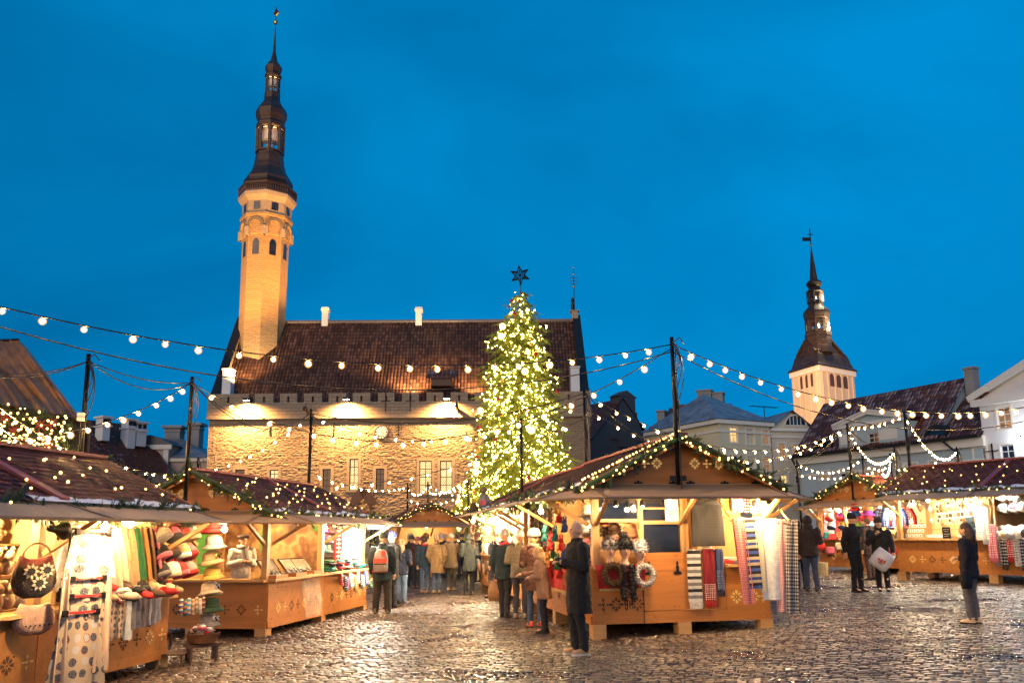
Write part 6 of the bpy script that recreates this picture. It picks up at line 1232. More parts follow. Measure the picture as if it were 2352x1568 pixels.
# ---------------------------------------------------------------- ornament stall behind it
S = S7
S.wall(-.3, .1, -.3, 6.3); S.wall(-1.4, .05, -.3, .05, 1.1)
for y, e in ((.8, 230), (2.6, 220), (4.6, 200)): S.light(-1.25, y, 2.12, e, (1,.78,.5))
S.light(-2.0, .5, 2.0, 170, (1,.72,.42)); S.light(-2.05, 2.4, 2.0, 150, (1,.72,.42)); S.light(-2.0, 4.6, 2.0, 120, (1,.72,.42))
wm = flat((.74,.66,.54), .6, .1); kinds = [m_star, m_heart, m_disc, m_orn]
for i in range(48):
    r, c = divmod(i, 12); kd = (i*7+r) % 4; nm = ('star','heart','round plate','bell')[kd]; hue = ('white','cream','golden')[(i*5) % 3]; mat = {'white': wm, 'cream': flat((.62,.44,.24), .6), 'golden': flat((.60,.30,.10), .45)}[hue]
    put(S, 'hanging_ornament', f"{hue} {nm} ornament, {ORD[c]} along row {('one','two','three','four')[r]} of the ornament stall", 'ornament', kinds[kd](mat, *(() if kd == 3 else (random.uniform(.09,.15),))), (-1.46-.10*(r % 2), .3+.5*c+random.uniform(-.1,.1), 2.13-.25*r), LL+RD(random.uniform(0,50)), 'ornaments hanging in the stall', sc=1.15)
for i in range(12): mb = MB(); mb.lathe([(.07,0),(.075,.02),(.05,.10),(.055,.13),(.03,.2),(.005,.22)], n=12); put(S, 'table_ornament', f"{('white','red','gold')[i % 3]} little figurine, {ORD[i]} along the ornament stall counter", 'figurine', [('figurine_body', mb.mesh('figurine_body', [[wm, fm('red'), M['gold']][i % 3]], True))], (-1.55, .4+.48*i, 1.075), 0, 'figurines on the ornament counter', sc=random.uniform(.8,1.3))
pf = S.p(-1.86, 5.5, 1.95); mb = MB(); [fur(mb, (.03*math.sin(j*.8), 0, .55-.11*j), (.085+.03*math.sin(j*.55), .08, .10), 90, .07, down=.8) for j in range(10)]; t = tag(inst('fox_tail', mb.mesh('fur', [flat((.10,.06,.03), .9, .4, 12)]), None, pf+V((0,0,-.15)), (0,0,0), 1.15), 'long brown fur tail hanging on a pole at the end of the ornament stall', 'fur')
mb = MB(); mb.tube([(0,0,-.2),(.05,0,.9)], .02, 6); tag(mb.build('fur_pole', M['pine'], None, loc=S.p(-1.86, 5.6, 2.0)), 'thin wooden pole carrying the long fur tail', 'pole')
t = thing('stuffed_doll', 'stuffed doll in grey coat and blue shawl sitting beside the fur tail', 'doll', S.p(-1.5, 5.9, 2.42)); mb = MB(); mb.lathe([(.14,-.1),(.17,0),(.15,.2),(.09,.36),(.06,.4)], n=12); mb.tube([(.1,-.02,.3),(.24,-.08,.1),(.2,-.2,.0)], [.06,.05,.04], 8); mb.build('doll_coat', fm('grey'), t, True); mb = MB(); mb.ball((0,0,.5), .11); mb.build('doll_head', fabric((.15,.10,.06)), t, True); mb = MB(); mb.sheet(lambda u, v: V((.15+.5*u, -.1, .05-.2*v-.1*u)), 6, 4); mb.build('doll_shawl', fm('sky'), t, True); mb = MB(); mb.box((-.12,-.16,.05),(.06,-.10,.2)); mb.build('doll_bag', fm('pink'), t)
for i in range(5): put(S, 'leather_bag', f"{('brown','tan','black','rust','grey')[i]} leather bag, {ORD[i]} hanging low at the end of the ornament stall", 'bag', [('bag_body', outline([(-.12,0),(.12,0),(.15,-.2),(.10,-.28),(-.10,-.28),(-.15,-.2)], .1, flat([(.09,.045,.02),(.25,.14,.06),(.02,.018,.017),(.22,.07,.03),(.12,.11,.10)][i], .4), 'bag_body'))], (-1.72, 3.9+.42*i, .92-.1*(i % 2)), LL, 'bags hanging on the ornament stall')

# ---------------------------------------------------------------- felt hat stall (right rear)
S = S4
S.wall(-1.4, 1.6, 1.4, 1.6)
for x, y, e in ((-.9, .4, 190), (.5, .4, 230), (-1.2, 2.6, 150), (-.3, -.8, 90)): S.light(x, y, 2.12 if y > 0 else 2.0, e, (1,.72,.44))  # the bulb under the front flap is added to warm the ground
lamp(S.p(1.35, -.7, 1.85), 150, (1,.78,.5), .08); t = thing('hanging_bulb', 'glaring bare bulb where the felt hat stall meets the glass stall', 'lamp', S.p(1.35, -.62, 1.9)); mb = MB(); mb.ball((0,0,0), .07, 10); mb.build('bulb', M['lamp_glow'], t, True); mb = MB(); mb.tube([(0,0,.05),(0,0,.3)], .01, 5); mb.build('flex', M['white_paint'], t)
hs = ['red','blue','pink','lime','navy','teal','orange','purple','red','sky','pink','yellow']
for i, c in enumerate(hs): put(S, 'felt_hat', f"{c} felt hat, {ORD[i % 6]} down the {('left','right')[i//6]} hat stand of the felt hat stall", 'hat', m_bucket(fm(c)), (.15+.42*(i//6), -.62, 2.0-.165*(i % 6)), 0, 'felt hats on the stands', sc=1.25)
for x, d in ((.15, 'left'), (.57, 'right')): mb = MB(); mb.tube([(0,0,0),(0,0,2.1)], .018, 8); mb.lathe([(.2,0),(.2,.02),(.02,.04)], n=14); p_ = S.p(x, -.62, 0); p_.z = gz(p_.x); tag(mb.build('hat_stand', M['iron'], None, loc=p_), f"{d} slim hat stand before the felt hat stall", 'stand')
for i in range(18): c = ['pink','red','cream','white','yellow','sky','tan','purple','orange'][i % 9]; put(S, 'knitted_hat', f"{c} knitted hat, {ORD[i % 6]} in row {('one','two','three')[i//6]} on the felt hat stall wall", 'hat', m_beanie(fm(c), fm(['white','red','navy'][i//6]), fm('white')), (-1.2+.4*(i % 6), .1+.1*(i//6), 2.0-.29*(i//6)), 0, 'knitted hats on the felt hat stall', (RD(-25), 0), 1.2)
for i in range(12): c = ['pink','teal','red','rust','blue','white','orange','cream','green','purple','yellow','grey'][i]; put(S, 'felt_hat', f"{c} felt hat, {ORD[i]} along the felt hat stall counter", 'hat', m_bucket(fm(c)), (-1.38+.24*i, -.18+.1*(i % 2), 1.09+.05*(i % 2)), 0, 'felt hats on the counter', sc=1.1)
for i in range(8): c = ['red','pink','cream','rust','teal','navy','white','red'][i]; put(S, 'tasselled_bag', f"{c} tasselled felt bag, {ORD[i]} hanging before the felt hat stall counter", 'bag', [('bag_body', outline([(-.13,0),(.13,0),(.17,-.16),(.12,-.24),(-.12,-.24),(-.17,-.16)], .1, fm(c), 'bag_body')), ('tassels', (lambda mb: (fringe(mb, .26, -.22, 10, .12, 0, 0), mb.mesh('tassels', [fm('black')]))[-1])(MB()))], (-1.3+.34*i, -.28, .98-.14*(i % 2)), 0, 'tasselled bags on the felt hat stall')
for i, (c, d, x) in enumerate([('navy','white',1.05),('blue','white',1.35),('red','white',1.6)]): mb = cloth(.5,.52,.62,1,.02,0,0,.06,i,us=2,vs_=2); [mb.tube([(s*.24,0,-.06),(s*.36,0,-.30),(s*.38,-.02,-.56)], [.07,.06,.045], 10) for s in (-1,1)]; put(S, 'knitted_sweater', f"{c} and {d} patterned sweater, {ORD[i]} hanging at the right of the felt hat stall", 'sweater', [('knit', mb.mesh('knit', [nordic(FC[c], FC[d], 5, 6, thr=.3)], True))], (x, -.5, 2.05), 0, 'sweaters on the felt hat stall')
for i in range(10): c = ['white','pink','cream','red','tan'][i % 5]; put(S, 'hanging_scarf', f"{c} scarf, {ORD[i]} along the left side of the felt hat stall", 'scarf', m_scarf(.2, .8, fm(c), fm(c)), (-1.62, .2+.45*i, 2.05), LL, 'scarves on the side of the felt hat stall')
bk = gnd(1890, 1322); t = thing('woven_bin', 'pale woven bin standing on the cobbles before the felt hat stall', 'bin', bk); mb = MB(); mb.lathe([(.14,0),(.155,.02),(.185,.40),(.19,.42),(.175,.42),(.17,.38)], n=18, cap=False); mb.lathe([(.16,.3),(.01,.31)], n=18, cap=False); mb.build('wicker', flat((.55,.42,.24), .7, .4, 40, .6, 60), t, True)

# ---------------------------------------------------------------- glass and cards stall (right)
S = S5
S.wall(.1, .1, .1, 5.0); S.wall(-1.4, 2.4, .1, 2.4, .24, 2.2)
for y, e in ((4.5, 80), (3.2, 80)): S.light(-.8, y, 2.14, e, (1,.80,.50))
S.light(-2.15, 4.1, 2.0, 60, (1,.72,.42)); S.light(-2.15, 2.7, 2.0, 60, (1,.78,.52))  # two bulbs added under the flap to turn the paving more golden
for y, e in ((1.9, 170), (.9, 150)): S.light(-1.5, y, 2.12, e, (1,.93,.84))
mb = MB(); mb.box((-.10,2.6,1.3),(-.09,4.9,1.33)); mb.box((-.12,2.5,1.85),(.05,4.95,1.88)); tag(mb.build('display_shelf', M['pine_x'], None), 'long shelf behind the cards in the glass stall', 'shelf').matrix_world = S.M
for i in range(7):                                        # pale wooden house-front plaques with little dark windows on the back wall
    w, h = .30, random.uniform(.5,.75); y = 4.7-.33*i; mb = MB(); mb.box((-w/2,0,0),(w/2,.03,h)); mb.prism([(-w/2,h),(w/2,h),(0,h+.06)], .03)
    for j in range(4):
        for q in range(2): mb.box((-w*.3+q*w*.36,-.004,.08+j*h*.22),(-w*.3+q*w*.36+.06+.02*(j % 2),-.0005,.15+j*h*.22), m=1)
    put(S, 'house_plaque', f"pale wooden house front plaque, {ORD[i]} from the left on the glass stall back wall", 'plaque', [('plaque_board', mb.mesh('plaque_board', [flat((.66,.50,.30), .7, .1), M['dark_wood']]))], (.05, y, 1.45), LL, 'house plaques on the back wall')
gm = flat((.72,.66,.58), .12, .1)
for i in range(16): put(S, 'glass_ornament', f"{('clear','amber')[i % 2]} glass ornament, {ORD[i % 8]} along the {('upper','lower')[i//8]} line of the glass stall", 'ornament', m_orn(gm if i % 2 == 0 else flat((.5,.28,.12), .15)), (-1.15, 4.85-.3*(i % 8), 2.12-.42*(i//8)-random.uniform(0,.1)), LL, 'glass ornaments on the lines', sc=random.uniform(.9,1.3))
for i in range(12): put(S, 'pegged_card', f"pegged picture card, {ORD[i]} from the left along the card line of the glass stall", 'card', m_card([flat((.10,.09,.08), .8), flat((.35,.33,.30), .8), flat((.25,.16,.08), .8)][i % 3]), (-1.25-.03*i, 3.95-.125*i, 1.76+.012*i), LL, 'cards on the line', (0, RD(random.uniform(-6,6))), 1.0+.04*i)
t = thing('card_rack', 'stepped wooden rack of small picture badges on the glass stall counter', 'rack', S.p(-1.42, 4.55, 1.075), S.rot+LL); mb = MB(); 
for j in range(3): mb.box((-.26,-.12+.1*j,0),(.26,-.10+.1*j,.12+.13*j), m=0); [mb.box((-.24+.125*q,-.128+.1*j,.04+.13*j),(-.14+.125*q,-.1205+.1*j,.12+.13*j), m=1) for q in range(4)]; [mb.ball((-.19+.125*q,-.129+.1*j,.08+.13*j), (.03,.004,.025), 8, m=2) for q in range(4)]
mb.build('rack_steps', [M['pine_x'], M['white_paint'], flat((.45,.25,.10), .6)], t)
for i, y in enumerate((4.0, 3.15, 2.75)): mb = MB(); mb.box((-.2,-.14,0),(.2,.14,.03)); [mb.box((-.18+.09*q,-.12,.03),(-.11+.09*q,.12,.10+.01*(q % 2)), m=1) for q in range(4)]; tag(mb.build('card_tray', [M['pine_x'], M['white_paint']], None, loc=S.p(-1.45,y,1.075), rotz=S.rot+LL), f"wooden tray of white cards, {ORD[i]} along the glass stall counter", 'tray', 'card trays')
mb = MB(); mb.box((-.11,0,0),(.11,.012,.30), m=0)
for j, (a, b) in enumerate(((.24,.16),(.19,.12),(.125,.16),(.07,.14))):
    x = -b/2
    while x < b/2-.01: w_ = random.uniform(.008,.02); mb.bar((x,-.002,a), (x+w_,-.002,a+random.uniform(-.012,.012)), .006, .003, m=1, up=(0,1,0)); x += w_+.005
tag(mb.build('chalkboard_sign', [M['iron'], M['white_paint']], None, loc=S.p(-1.57,3.62,1.075), rotz=S.rot+LL), 'small black chalkboard with lines of white handwriting on the glass stall counter', 'sign')
for i in range(12): c = ['white','sky','red','orange','cream','green','white','pink','silver','yellow','teal','white'][i]; put(S, 'knitted_hat', f"{c} knit hat, {ORD[i % 6]} in {('upper','lower')[i//6]} row of the far right stall half", 'hat', m_beanie(fm(c), fm('white'), fm('white')), (-1.35, 2.25-.24*(i % 6), 2.02-.28*(i//6)), LL, 'knit hats of the right stall half', (0, RD(25)), 1.2)
for i in range(28): a = i % 14; c = ['white','grey','cream','silver','white','black','yellow'][i % 7]; put(S, 'knitted_hat', f"{c} folded knit hat, {ORD[a]} along the {('front','back')[i//14]} heap at the right edge", 'hat', m_beanie(nordic(FC[c], FC['black' if c != 'black' else 'white'], 8, 4) if i % 2 else fm(c), fm('white')), (-1.62+.22*(i//14), 2.38-.16*a, 1.10+.10*(i//14)), RD(random.uniform(0,90)), 'folded knit hats at the right edge', (RD(random.uniform(-60,-20)), 0), 1.05)
for i in range(16): c = ['pink','grey','black','red','silver','navy','cream','black'][i % 8]; put(S, 'hanging_scarf', f"{c} patterned fringed scarf, {ORD[i]} below the counter at the right edge", 'scarf', m_scarf(.15, .42+.1*(i % 3), nordic(FC[c], FC['white'] if c != 'silver' else FC['black'], 4, 8), fm(c)), (-1.72, 2.42-.15*i, 1.04), LL, 'fringed scarves below the counter')
for i, (c, z) in enumerate((('white',1.95),('silver',1.95),('pink',1.6))): put(S, 'hanging_scarf', f"long {c} scarf bundle, {ORD[i]} at the middle post of the right stall", 'scarf', m_scarf(.2, .8, nordic(FC[c], FC['white' if c != 'white' else 'grey'], 4, 14), fm(c)), (-1.78, 2.62-.14*i, z-.1*i), LL, 'long scarves at the middle post')
mb = cloth(.5,.55,.75,1,.03,0,0,.08,1); [mb.tube([(s*.13,0,-.7),(s*.15,0,-1.1)], [.11,.09], 10) for s in (-1,1)]; put(S, 'knitted_suit', 'white knitted sweater and leggings hanging at the right edge', 'clothing', [('knit', mb.mesh('knit', [fabric((.72,.70,.68))], True))], (-1.5, 1.15, 2.12), LL)

# ---------------------------------------------------------------- distant stalls
for S, pts in ((S6, ((0, 1.0),)), (S8, ((-1.2, 1.2), (-1.2, 4.2)))):
    S.wall(-1.4, 2.2, 1.4, 2.2) if S is S6 else S.wall(.2, .1, .2, 5.9)
    for x, y in pts: S.light(x, y, 2.12, 110)
for i in range(8): put(S6, 'knitted_hat', f"{('red','white','pink','tan')[i % 4]} knit hat, {ORD[i]} in the tiny distant stall before the arcade", 'hat', m_beanie(fm(('red','white','pink','tan')[i % 4])), (-1.2+.33*i, .0, 1.1+.5*(i % 2)), 0, 'hats in the distant stall', sc=1.3)
b_ = 0
for o in [o for o in COL.objects if o.name.startswith('hanging_bulb') and o.get('category') == 'lamp' and not o.get('label')]: 
    o['label'] = 'glowing bare bulb hung on a short flex under a stall roof'
# ================================================================= people
def remesh(mb, vox, smooth=4, wr=0.0, seed=0, ws=6.0):
    """fuse overlapping volumes into one continuous skin; wr adds cloth folds along the normals"""
    me = mb.mesh('tmp', []); o = bpy.data.objects.new('tmp', me); COL.objects.link(o)
    r = o.modifiers.new('r', 'REMESH'); r.mode = 'VOXEL'; r.voxel_size = vox
    s = o.modifiers.new('s', 'SMOOTH'); s.iterations = smooth; s.factor = .5
    dg = bpy.context.evaluated_depsgraph_get(); out = bpy.data.meshes.new_from_object(o.evaluated_get(dg)); bpy.data.objects.remove(o); bpy.data.meshes.remove(me)
    if wr:
        n = len(out.vertices); co = np.empty(n*3, np.float32); no = np.empty(n*3, np.float32); out.vertices.foreach_get('co', co); out.vertex_normals.foreach_get('vector', no); co = co.reshape(-1,3); no = no.reshape(-1,3)
        d = np.array([noise.noise(V((p[0]*ws, p[1]*ws, p[2]*ws*.55+seed))) + .5*noise.noise(V((p[0]*ws*2.2, p[1]*ws*2.2, p[2]*ws*2.6+seed))) for p in co], np.float32); co += no*(d*wr)[:, None]; out.vertices.foreach_set('co', co.ravel()); out.update()
    out.polygons.foreach_set('use_smooth', [True]*len(out.polygons)); return out
def rings(mb, rs, n=18):
    vs = [(cx+rx*math.cos(2*math.pi*k/n), cy+ry*math.sin(2*math.pi*k/n), cz) for cx, cy, cz, rx, ry in rs for k in range(n)]
    fs = [(i*n+k, i*n+(k+1)%n, (i+1)*n+(k+1)%n, (i+1)*n+k) for i in range(len(rs)-1) for k in range(n)] + [tuple(reversed(range(n))), tuple(range((len(rs)-1)*n, len(rs)*n))]
    mb.add(vs, fs)
def limb(mb, pts, rad): 
    mb.tube(pts, rad, 12); [mb.ball(p, r*.99, 10) for p, r in zip(pts, rad)]
SKIN = flat((.62,.34,.20), .5, .08, name='skin'); EYE = flat((.03,.02,.015), .2)
ARM = {'down': ((.06,.03,-.28), (-.01,-.07,-.25)), 'front': ((.07,.02,-.27), (-.16,-.22,-.02)), 'read': ((.06,-.02,-.27), (-.17,-.22,.06)), 'pocket': ((.08,.05,-.27), (-.07,-.12,-.20)), 'drink': ((.08,-.12,-.24), (-.17,-.14,.18)), 'bag': ((.08,.0,-.28), (.0,-.16,-.20)), 'reach': ((.04,-.16,-.22), (-.03,-.25,-.02)), 'behind': ((.07,.08,-.26), (-.05,.0,-.25))}
def person(label, loc, face, H=1.74, arms=('down','down'), feet=((-.10,.0),(.10,.0)), coat=None, hem=.80, cw=1.0, legs=None, lw=1.0, shoes=None, hat=None, hair=None, hood=None, scarf=None, turn=0, lean=0.0, vox=.013, skin=None, group=None, seed=0):
    s = H/1.75; R = thing('person', label, 'person', loc, RD(face)); R.scale = (s, s, s)
    TW = Matrix.Rotation(RD(turn), 4, 'Z'); sk = skin or SKIN; ly = lambda z: -lean*max(0, z-.9)       # lean forward from the hips
    sh = [V((sx*.185*cw**.5, ly(1.42)+.01, 1.42)) for sx in (-1, 1)]; el, wr = [], []
    for i, sx in enumerate((-1, 1)):
        a, b = ARM[arms[i]]; el.append(sh[i]+V((sx*a[0], a[1], a[2]))); wr.append(el[i]+V((sx*b[0], b[1], b[2])))
    ank = [V((f[0], f[1], .085)) for f in feet]; hip = [V((-.09,.0,.90)), V((.09,.0,.90))]; kn = [(h+a)/2+V((0,-.035,.03)) for h, a in zip(hip, ank)]
    mb = MB(); rings(mb, [(0,0,.82,.10,.08),(0,0,.95,.135,.09),(0,ly(1.1),1.1,.115,.08),(0,ly(1.3),1.3,.15,.10),(0,ly(1.42),1.42,.13,.08),(0,ly(1.5)+.01,1.48,.055,.055)])
    for i in (0, 1):
        limb(mb, [hip[i], kn[i], ank[i]], [.075,.052,.038]); limb(mb, [ank[i]+V((0,.03,-.035)), ank[i]+V((0,-.13,-.045))], [.04,.034]); limb(mb, [sh[i], el[i], wr[i]], [.052,.042,.030])
        d = (wr[i]-el[i]).normalized(); side = d.cross(V((0,0,1))); side = side.normalized() if side.length > .2 else V((0,1,0)); nrm = side.cross(d); c = wr[i]+d*.05
        limb(mb, [wr[i]+d*.012, c+d*.02], [.030,.034]); inner = nrm*(-1 if nrm.z > 0 else 1)
        for f in range(4):                                  # four fingers, unequal and curled; the thumb from the side of the palm
            o_ = side*(.030-.020*f); L = (.072,.082,.076,.060)[f]; p0 = c+d*.03+o_; p1 = p0+d*L*.45+inner*.006; p2 = p1+(d*.75+inner*.65).normalized()*L*.35; p3 = p2+(d*.3+inner).normalized()*L*.25; limb(mb, [p0,p1,p2,p3], [.0105,.0098,.009,.0078])
        q = side*(.034); limb(mb, [c-d*.015+q*.8, c+d*.022+q*1.5+inner*.012, c+d*.052+q*1.45+inner*.024], [.014,.0115,.0095])
    hc = V((0, ly(1.64)-.01, 1.64)); limb(mb, [V((0,ly(1.45)+.015,1.45)), hc+V((0,.01,-.08))], [.058,.054]); hb = len(mb.v)
    mb.ball(hc+V((0,.008,.022)), (.077,.096,.098), 16, k=12); mb.ball(hc+V((0,-.022,-.045)), (.058,.068,.072), 14, k=10); mb.ball(hc+V((0,-.062,-.098)), (.026,.022,.018)); mb.ball(hc+V((0,-.075,.024)), (.052,.018,.014))
    limb(mb, [hc+V((0,-.088,.018)), hc+V((0,-.108,-.022))], [.010,.015]); mb.ball(hc+V((0,-.088,-.064)), (.024,.010,.009)); [mb.ball(hc+V((sx*.045,-.062,-.02)), (.022,.022,.02)) for sx in (-1, 1)]; [mb.ball(hc+V((sx*.079,.012,-.008)), (.010,.020,.032)) for sx in (-1, 1)]
    def turned(m, a, k0=0): m.v[k0:] = [tuple(hc + TW @ (V(p)-hc)) for p in m.v[k0:]]
    turned(mb, 0, hb)
    body = inst('body', remesh(mb, vox*.75, 3), R); body.data.materials.append(sk)
    mb = MB(); [mb.ball(hc+V((sx*.031,-.082,.012)), (.012,.009,.007), 8) for sx in (-1, 1)]; turned(mb, 0); mb.build('eyes', EYE, R, True)
    if legs:
        mb = MB(); rings(mb, [(0,.0,.80,.13*lw,.105*lw),(0,.0,.92,.165*lw,.115*lw),(0,ly(1.02),1.02,.155*lw,.105*lw)])
        for i in (0, 1): limb(mb, [hip[i]+V((0,0,-.02)), (hip[i]+kn[i])/2, kn[i], (kn[i]+ank[i])/2+V((0,.02,0)), ank[i]+V((0,.005,.0))], [.098*lw,.088*lw,.070*lw,.066*lw,.058*lw])
        o = inst('trousers', remesh(mb, vox, 3, .018, seed+3, 9), R); o.data.materials.append(legs)
    for i in (0, 1):
        mb = MB(); a = ank[i]; c = shoes or M['iron']; rings(mb, [(a.x,a.y+.02,.115,.045,.058),(a.x,a.y+.0,.075,.047,.075),(a.x,a.y-.04,.05,.047,.125),(a.x,a.y-.045,.025,.048,.135)]); m2 = MB(); rings(m2, [(a.x,a.y-.045,.028,.051,.140),(a.x,a.y-.045,.0,.052,.142)])
        so_ = mb.build('shoe', c, R, True); m2.build('sole', [flat((.55,.50,.42), .7) if seed == 99 else M['iron']], so_)
    if coat:
        mb = MB(); fl = 1.0 + max(0, .8-hem)*.35
        rs = [(0,.01,hem,.185*fl*cw,.135*fl*cw)] + ([(0,.0,(hem+.95)/2,.19*cw,.14*cw)] if hem < .75 else []) + [(0,ly(.95),.97,.178*cw,.135*cw),(0,ly(1.12),1.12,.162*cw,.122*cw),(0,ly(1.28)-.005,1.28,.182*cw,.132*cw),(0,ly(1.40),1.40,.185*cw,.118*cw),(0,ly(1.46)+.005,1.465,.12,.095),(0,ly(1.5)+.01,1.50,.082,.080),(0,ly(1.54)+.012,1.545,.078,.080)]
        rings(mb, rs, 22)
        for i in (0, 1): limb(mb, [sh[i]+V((0,0,-.01)), (sh[i]+el[i])/2, el[i], wr[i]+(el[i]-wr[i]).normalized()*.015], [.080*cw,.074*cw,.066*cw,.050*cw])
        o = inst('coat', remesh(mb, vox*1.2, 3, .022, seed, 7.5), R); o.data.materials.append(coat)
    if scarf: mb = MB(); mb.tube([(.09*math.cos(a), ly(1.5)+.0+.085*math.sin(a), 1.50+.015*math.sin(3*a)) for a in [2*math.pi*j/14 for j in range(15)]], .038, 8); mb.tube([(.03,-.10+ly(1.5),1.5),(.05,-.15+ly(1.4),1.38),(.05,-.155+ly(1.2),1.2)], [.035,.04,.045], 8, flat=.4); mb.build('scarf', scarf, R, True)
    if hat or hair or hood:
        mb = MB()
        if hood: mb.ball(hc+V((0,.035,.012)), (.112,.118,.135), 16, k=12); limb(mb, [hc+V((0,.05,-.10)), hc+V((0,.02,-.14))], [.10,.12]); nm, mt = 'hood', hood
        elif hat:
            kind, mt = hat; nm = 'hat'; n = 20
            if kind == 'beanie': prof = [(.088,-.002),(.096,.004),(.097,.045),(.092,.05),(.092,.075),(.078,.115),(.05,.142),(.004,.152)]
            elif kind == 'fur': prof = [(.09,-.01),(.122,.0),(.13,.05),(.118,.10),(.09,.14),(.05,.16),(.004,.165)]
            else: prof = [(.11,.02),(.118,.03),(.12,.065),(.09,.09),(.05,.10),(.004,.102)]                       # beret
            vs = [hc + V((r*math.cos(2*math.pi*k/n), .012+r*1.14*math.sin(2*math.pi*k/n), z+.022)) for r, z in prof for k in range(n)]; mb.add(vs, [(i*n+k, i*n+(k+1)%n, (i+1)*n+(k+1)%n, (i+1)*n+k) for i in range(len(prof)-1) for k in range(n)] + [tuple(reversed(range(n)))])
        else: nm = 'hair'; kind, mt = hair; mb.ball(hc+V((0,.022,.034)), (.088,.098,.100), 16, k=10); kind == 'long' and limb(mb, [hc+V((0,.06,.0)), hc+V((0,.085,-.12)), hc+V((0,.10,-.24))], [.085,.085,.06]); kind == 'short' and None
        turned(mb, 0); mb.build(nm, mt, R, True)
        if hat and hair: m2 = MB(); limb(m2, [hc+V((0,.05,-.02)), hc+V((0,.075,-.10))], [.075,.06]); turned(m2, 0); m2.build('hair', hair[1], R, True)
    R['hands'] = 1; del R['hands']
    return R, s, wr
def held(name, label, cat, R, s, p, mb, mats, rot=(0,0,0)):
    """something carried or worn by a person: a thing of its own, at its place on the person"""
    M_ = Matrix.Translation(R.location) @ R.rotation_euler.to_matrix().to_4x4() @ Matrix.Scale(s, 4) @ Matrix.Translation(p)
    o = mb.build(name, mats, None, True); o.matrix_world = M_; return tag(o, label, cat)
def fc(c, b=.7): return fabric(c, 70, b, .14)
BLK = fc((.011,.010,.011)); NAVY = fc((.012,.018,.045)); JEAN = fc((.06,.095,.17)); JEAN2 = fc((.10,.16,.26)); DKJ = fc((.02,.022,.032)); TANC = fc((.30,.19,.085)); WHITE = fc((.66,.60,.52)); LHAIR = flat((.35,.22,.10), .6, .3); DHAIR = flat((.04,.022,.012), .6, .3)
F = lambda a, b: gnd(a, b)
# the man in black before the central stall, seen from behind, looking left
p, s, w = person('bald man in long black coat standing with tan shoes before the central stall', F(1332, 1502), -72, 1.80, ('read','read'), ((-.09,-.03),(.09,.02)), BLK, .54, 1.18, fc((.012,.013,.018)), 1.12, flat((.42,.24,.09), .6), vox=.009, seed=99, turn=-6)
mb = MB(); mb.box((-.075,-.012,-.045),(.075,.012,.045)); mb.lathe([(.028,0),(.03,.03),(.024,.035)], n=10); held('small_camera', 'small black camera held by the bald man in the black coat', 'camera', p, s, (w[0]+w[1])/2+V((0,-.075,.03)), mb, [M['iron']])
# woman in brown coat and orange shoes
p, s, w = person('woman in pale fluffy hat, brown coat and bright orange trainers at the central stall', F(1232, 1440), -160, 1.70, ('read','read'), ((-.09,.02),(.09,-.06)), fc((.075,.032,.024)), .66, 1.12, JEAN, .92, flat((.62,.09,.03), .6), ('fur', fc((.72,.62,.55))), ('long', LHAIR), None, fc((.45,.25,.2)), -25, .06, vox=.010, seed=5)
p, s, w = person('shopper in dark teal jacket and grey knit hat, looking into the ornament stall', F(1158, 1418), 150, 1.74, ('front','down'), ((-.10,.05),(.10,-.10)), fc((.014,.028,.036)), .78, 1.1, fc((.03,.03,.035)), 1.0, M['iron'], ('beanie', fc((.42,.40,.38))), None, None, fc((.45,.05,.06)), 10, .05, seed=6)
mb = MB(); rings(mb, [(0,0,-.40,.16,.07),(0,0,-.2,.18,.08),(0,0,0,.12,.04)]); mb.tube([(-.08,0,0),(0,0,.12),(.08,0,0)], .008, 6); held('shopping_bag', 'tan shopping bag hanging from the hand of the teal jacket shopper', 'bag', p, s, w[1]+V((.02,-.03,-.16)), mb, [fc((.33,.17,.07))])
person('shopper in pale khaki jacket and white hat beside the teal jacket', F(1196, 1420), 170, 1.70, ('front','front'), ((-.1,.0),(.1,.0)), fc((.20,.165,.11)), .82, 1.12, fc((.06,.06,.08)), 1.0, fc((.35,.30,.25)), ('beanie', fc((.7,.66,.6))), None, seed=8)
person('child in fluffy cream jacket and blond hair leaning to the red counter', S3.p(-2.02, 1.15, 0)+V((0,0,-.06)), -100, 1.42, ('reach','front'), ((-.08,.0),(.08,.0)), fc((.28,.16,.10)), .70, 1.1, DKJ, 1.0, None, None, ('long', flat((.55,.36,.16), .6)), seed=12, lean=.15)
# the man with the rucksack
p, s, w = person('man with grey and coral rucksack, green knit cap and baggy dark trousers', F(877, 1408), 178, 1.80, ('down','down'), ((-.14,.0),(.15,-.02)), fc((.010,.022,.028)), .72, 1.18, fc((.028,.024,.020)), 1.28, flat((.20,.15,.11), .7), ('beanie', fc((.02,.035,.028))), None, seed=14, vox=.010)
mb = MB(); rings(mb, [(0,.0,-.02,.13,.06),(0,.01,.06,.17,.10),(0,.01,.30,.165,.105),(0,.0,.44,.13,.085),(0,-.01,.50,.07,.04)], 16); t = held('rucksack', 'grey and coral rucksack on the back of the green capped man', 'rucksack', p, s, V((0,.21,.92)), mb, [fc((.20,.17,.16))])
for nm, a, b, c in (('front_pocket', (-.12,.09,.02), (.12,.15,.16), (.20,.17,.16)), ('coral_panel', (-.15,.075,.20), (.15,.118,.30), (.55,.07,.05)), ('coral_panel', (-.11,.07,.34), (-.03,.112,.46), (.55,.07,.05)), ('strap', (-.13,.10,.165), (.13,.125,.19), (.02,.02,.02)), ('coral_panel', (-.165,.06,.0), (.165,.105,.035), (.5,.07,.05))): mb = MB(); mb.box(a, b); mb.build(nm, fc(c), t)
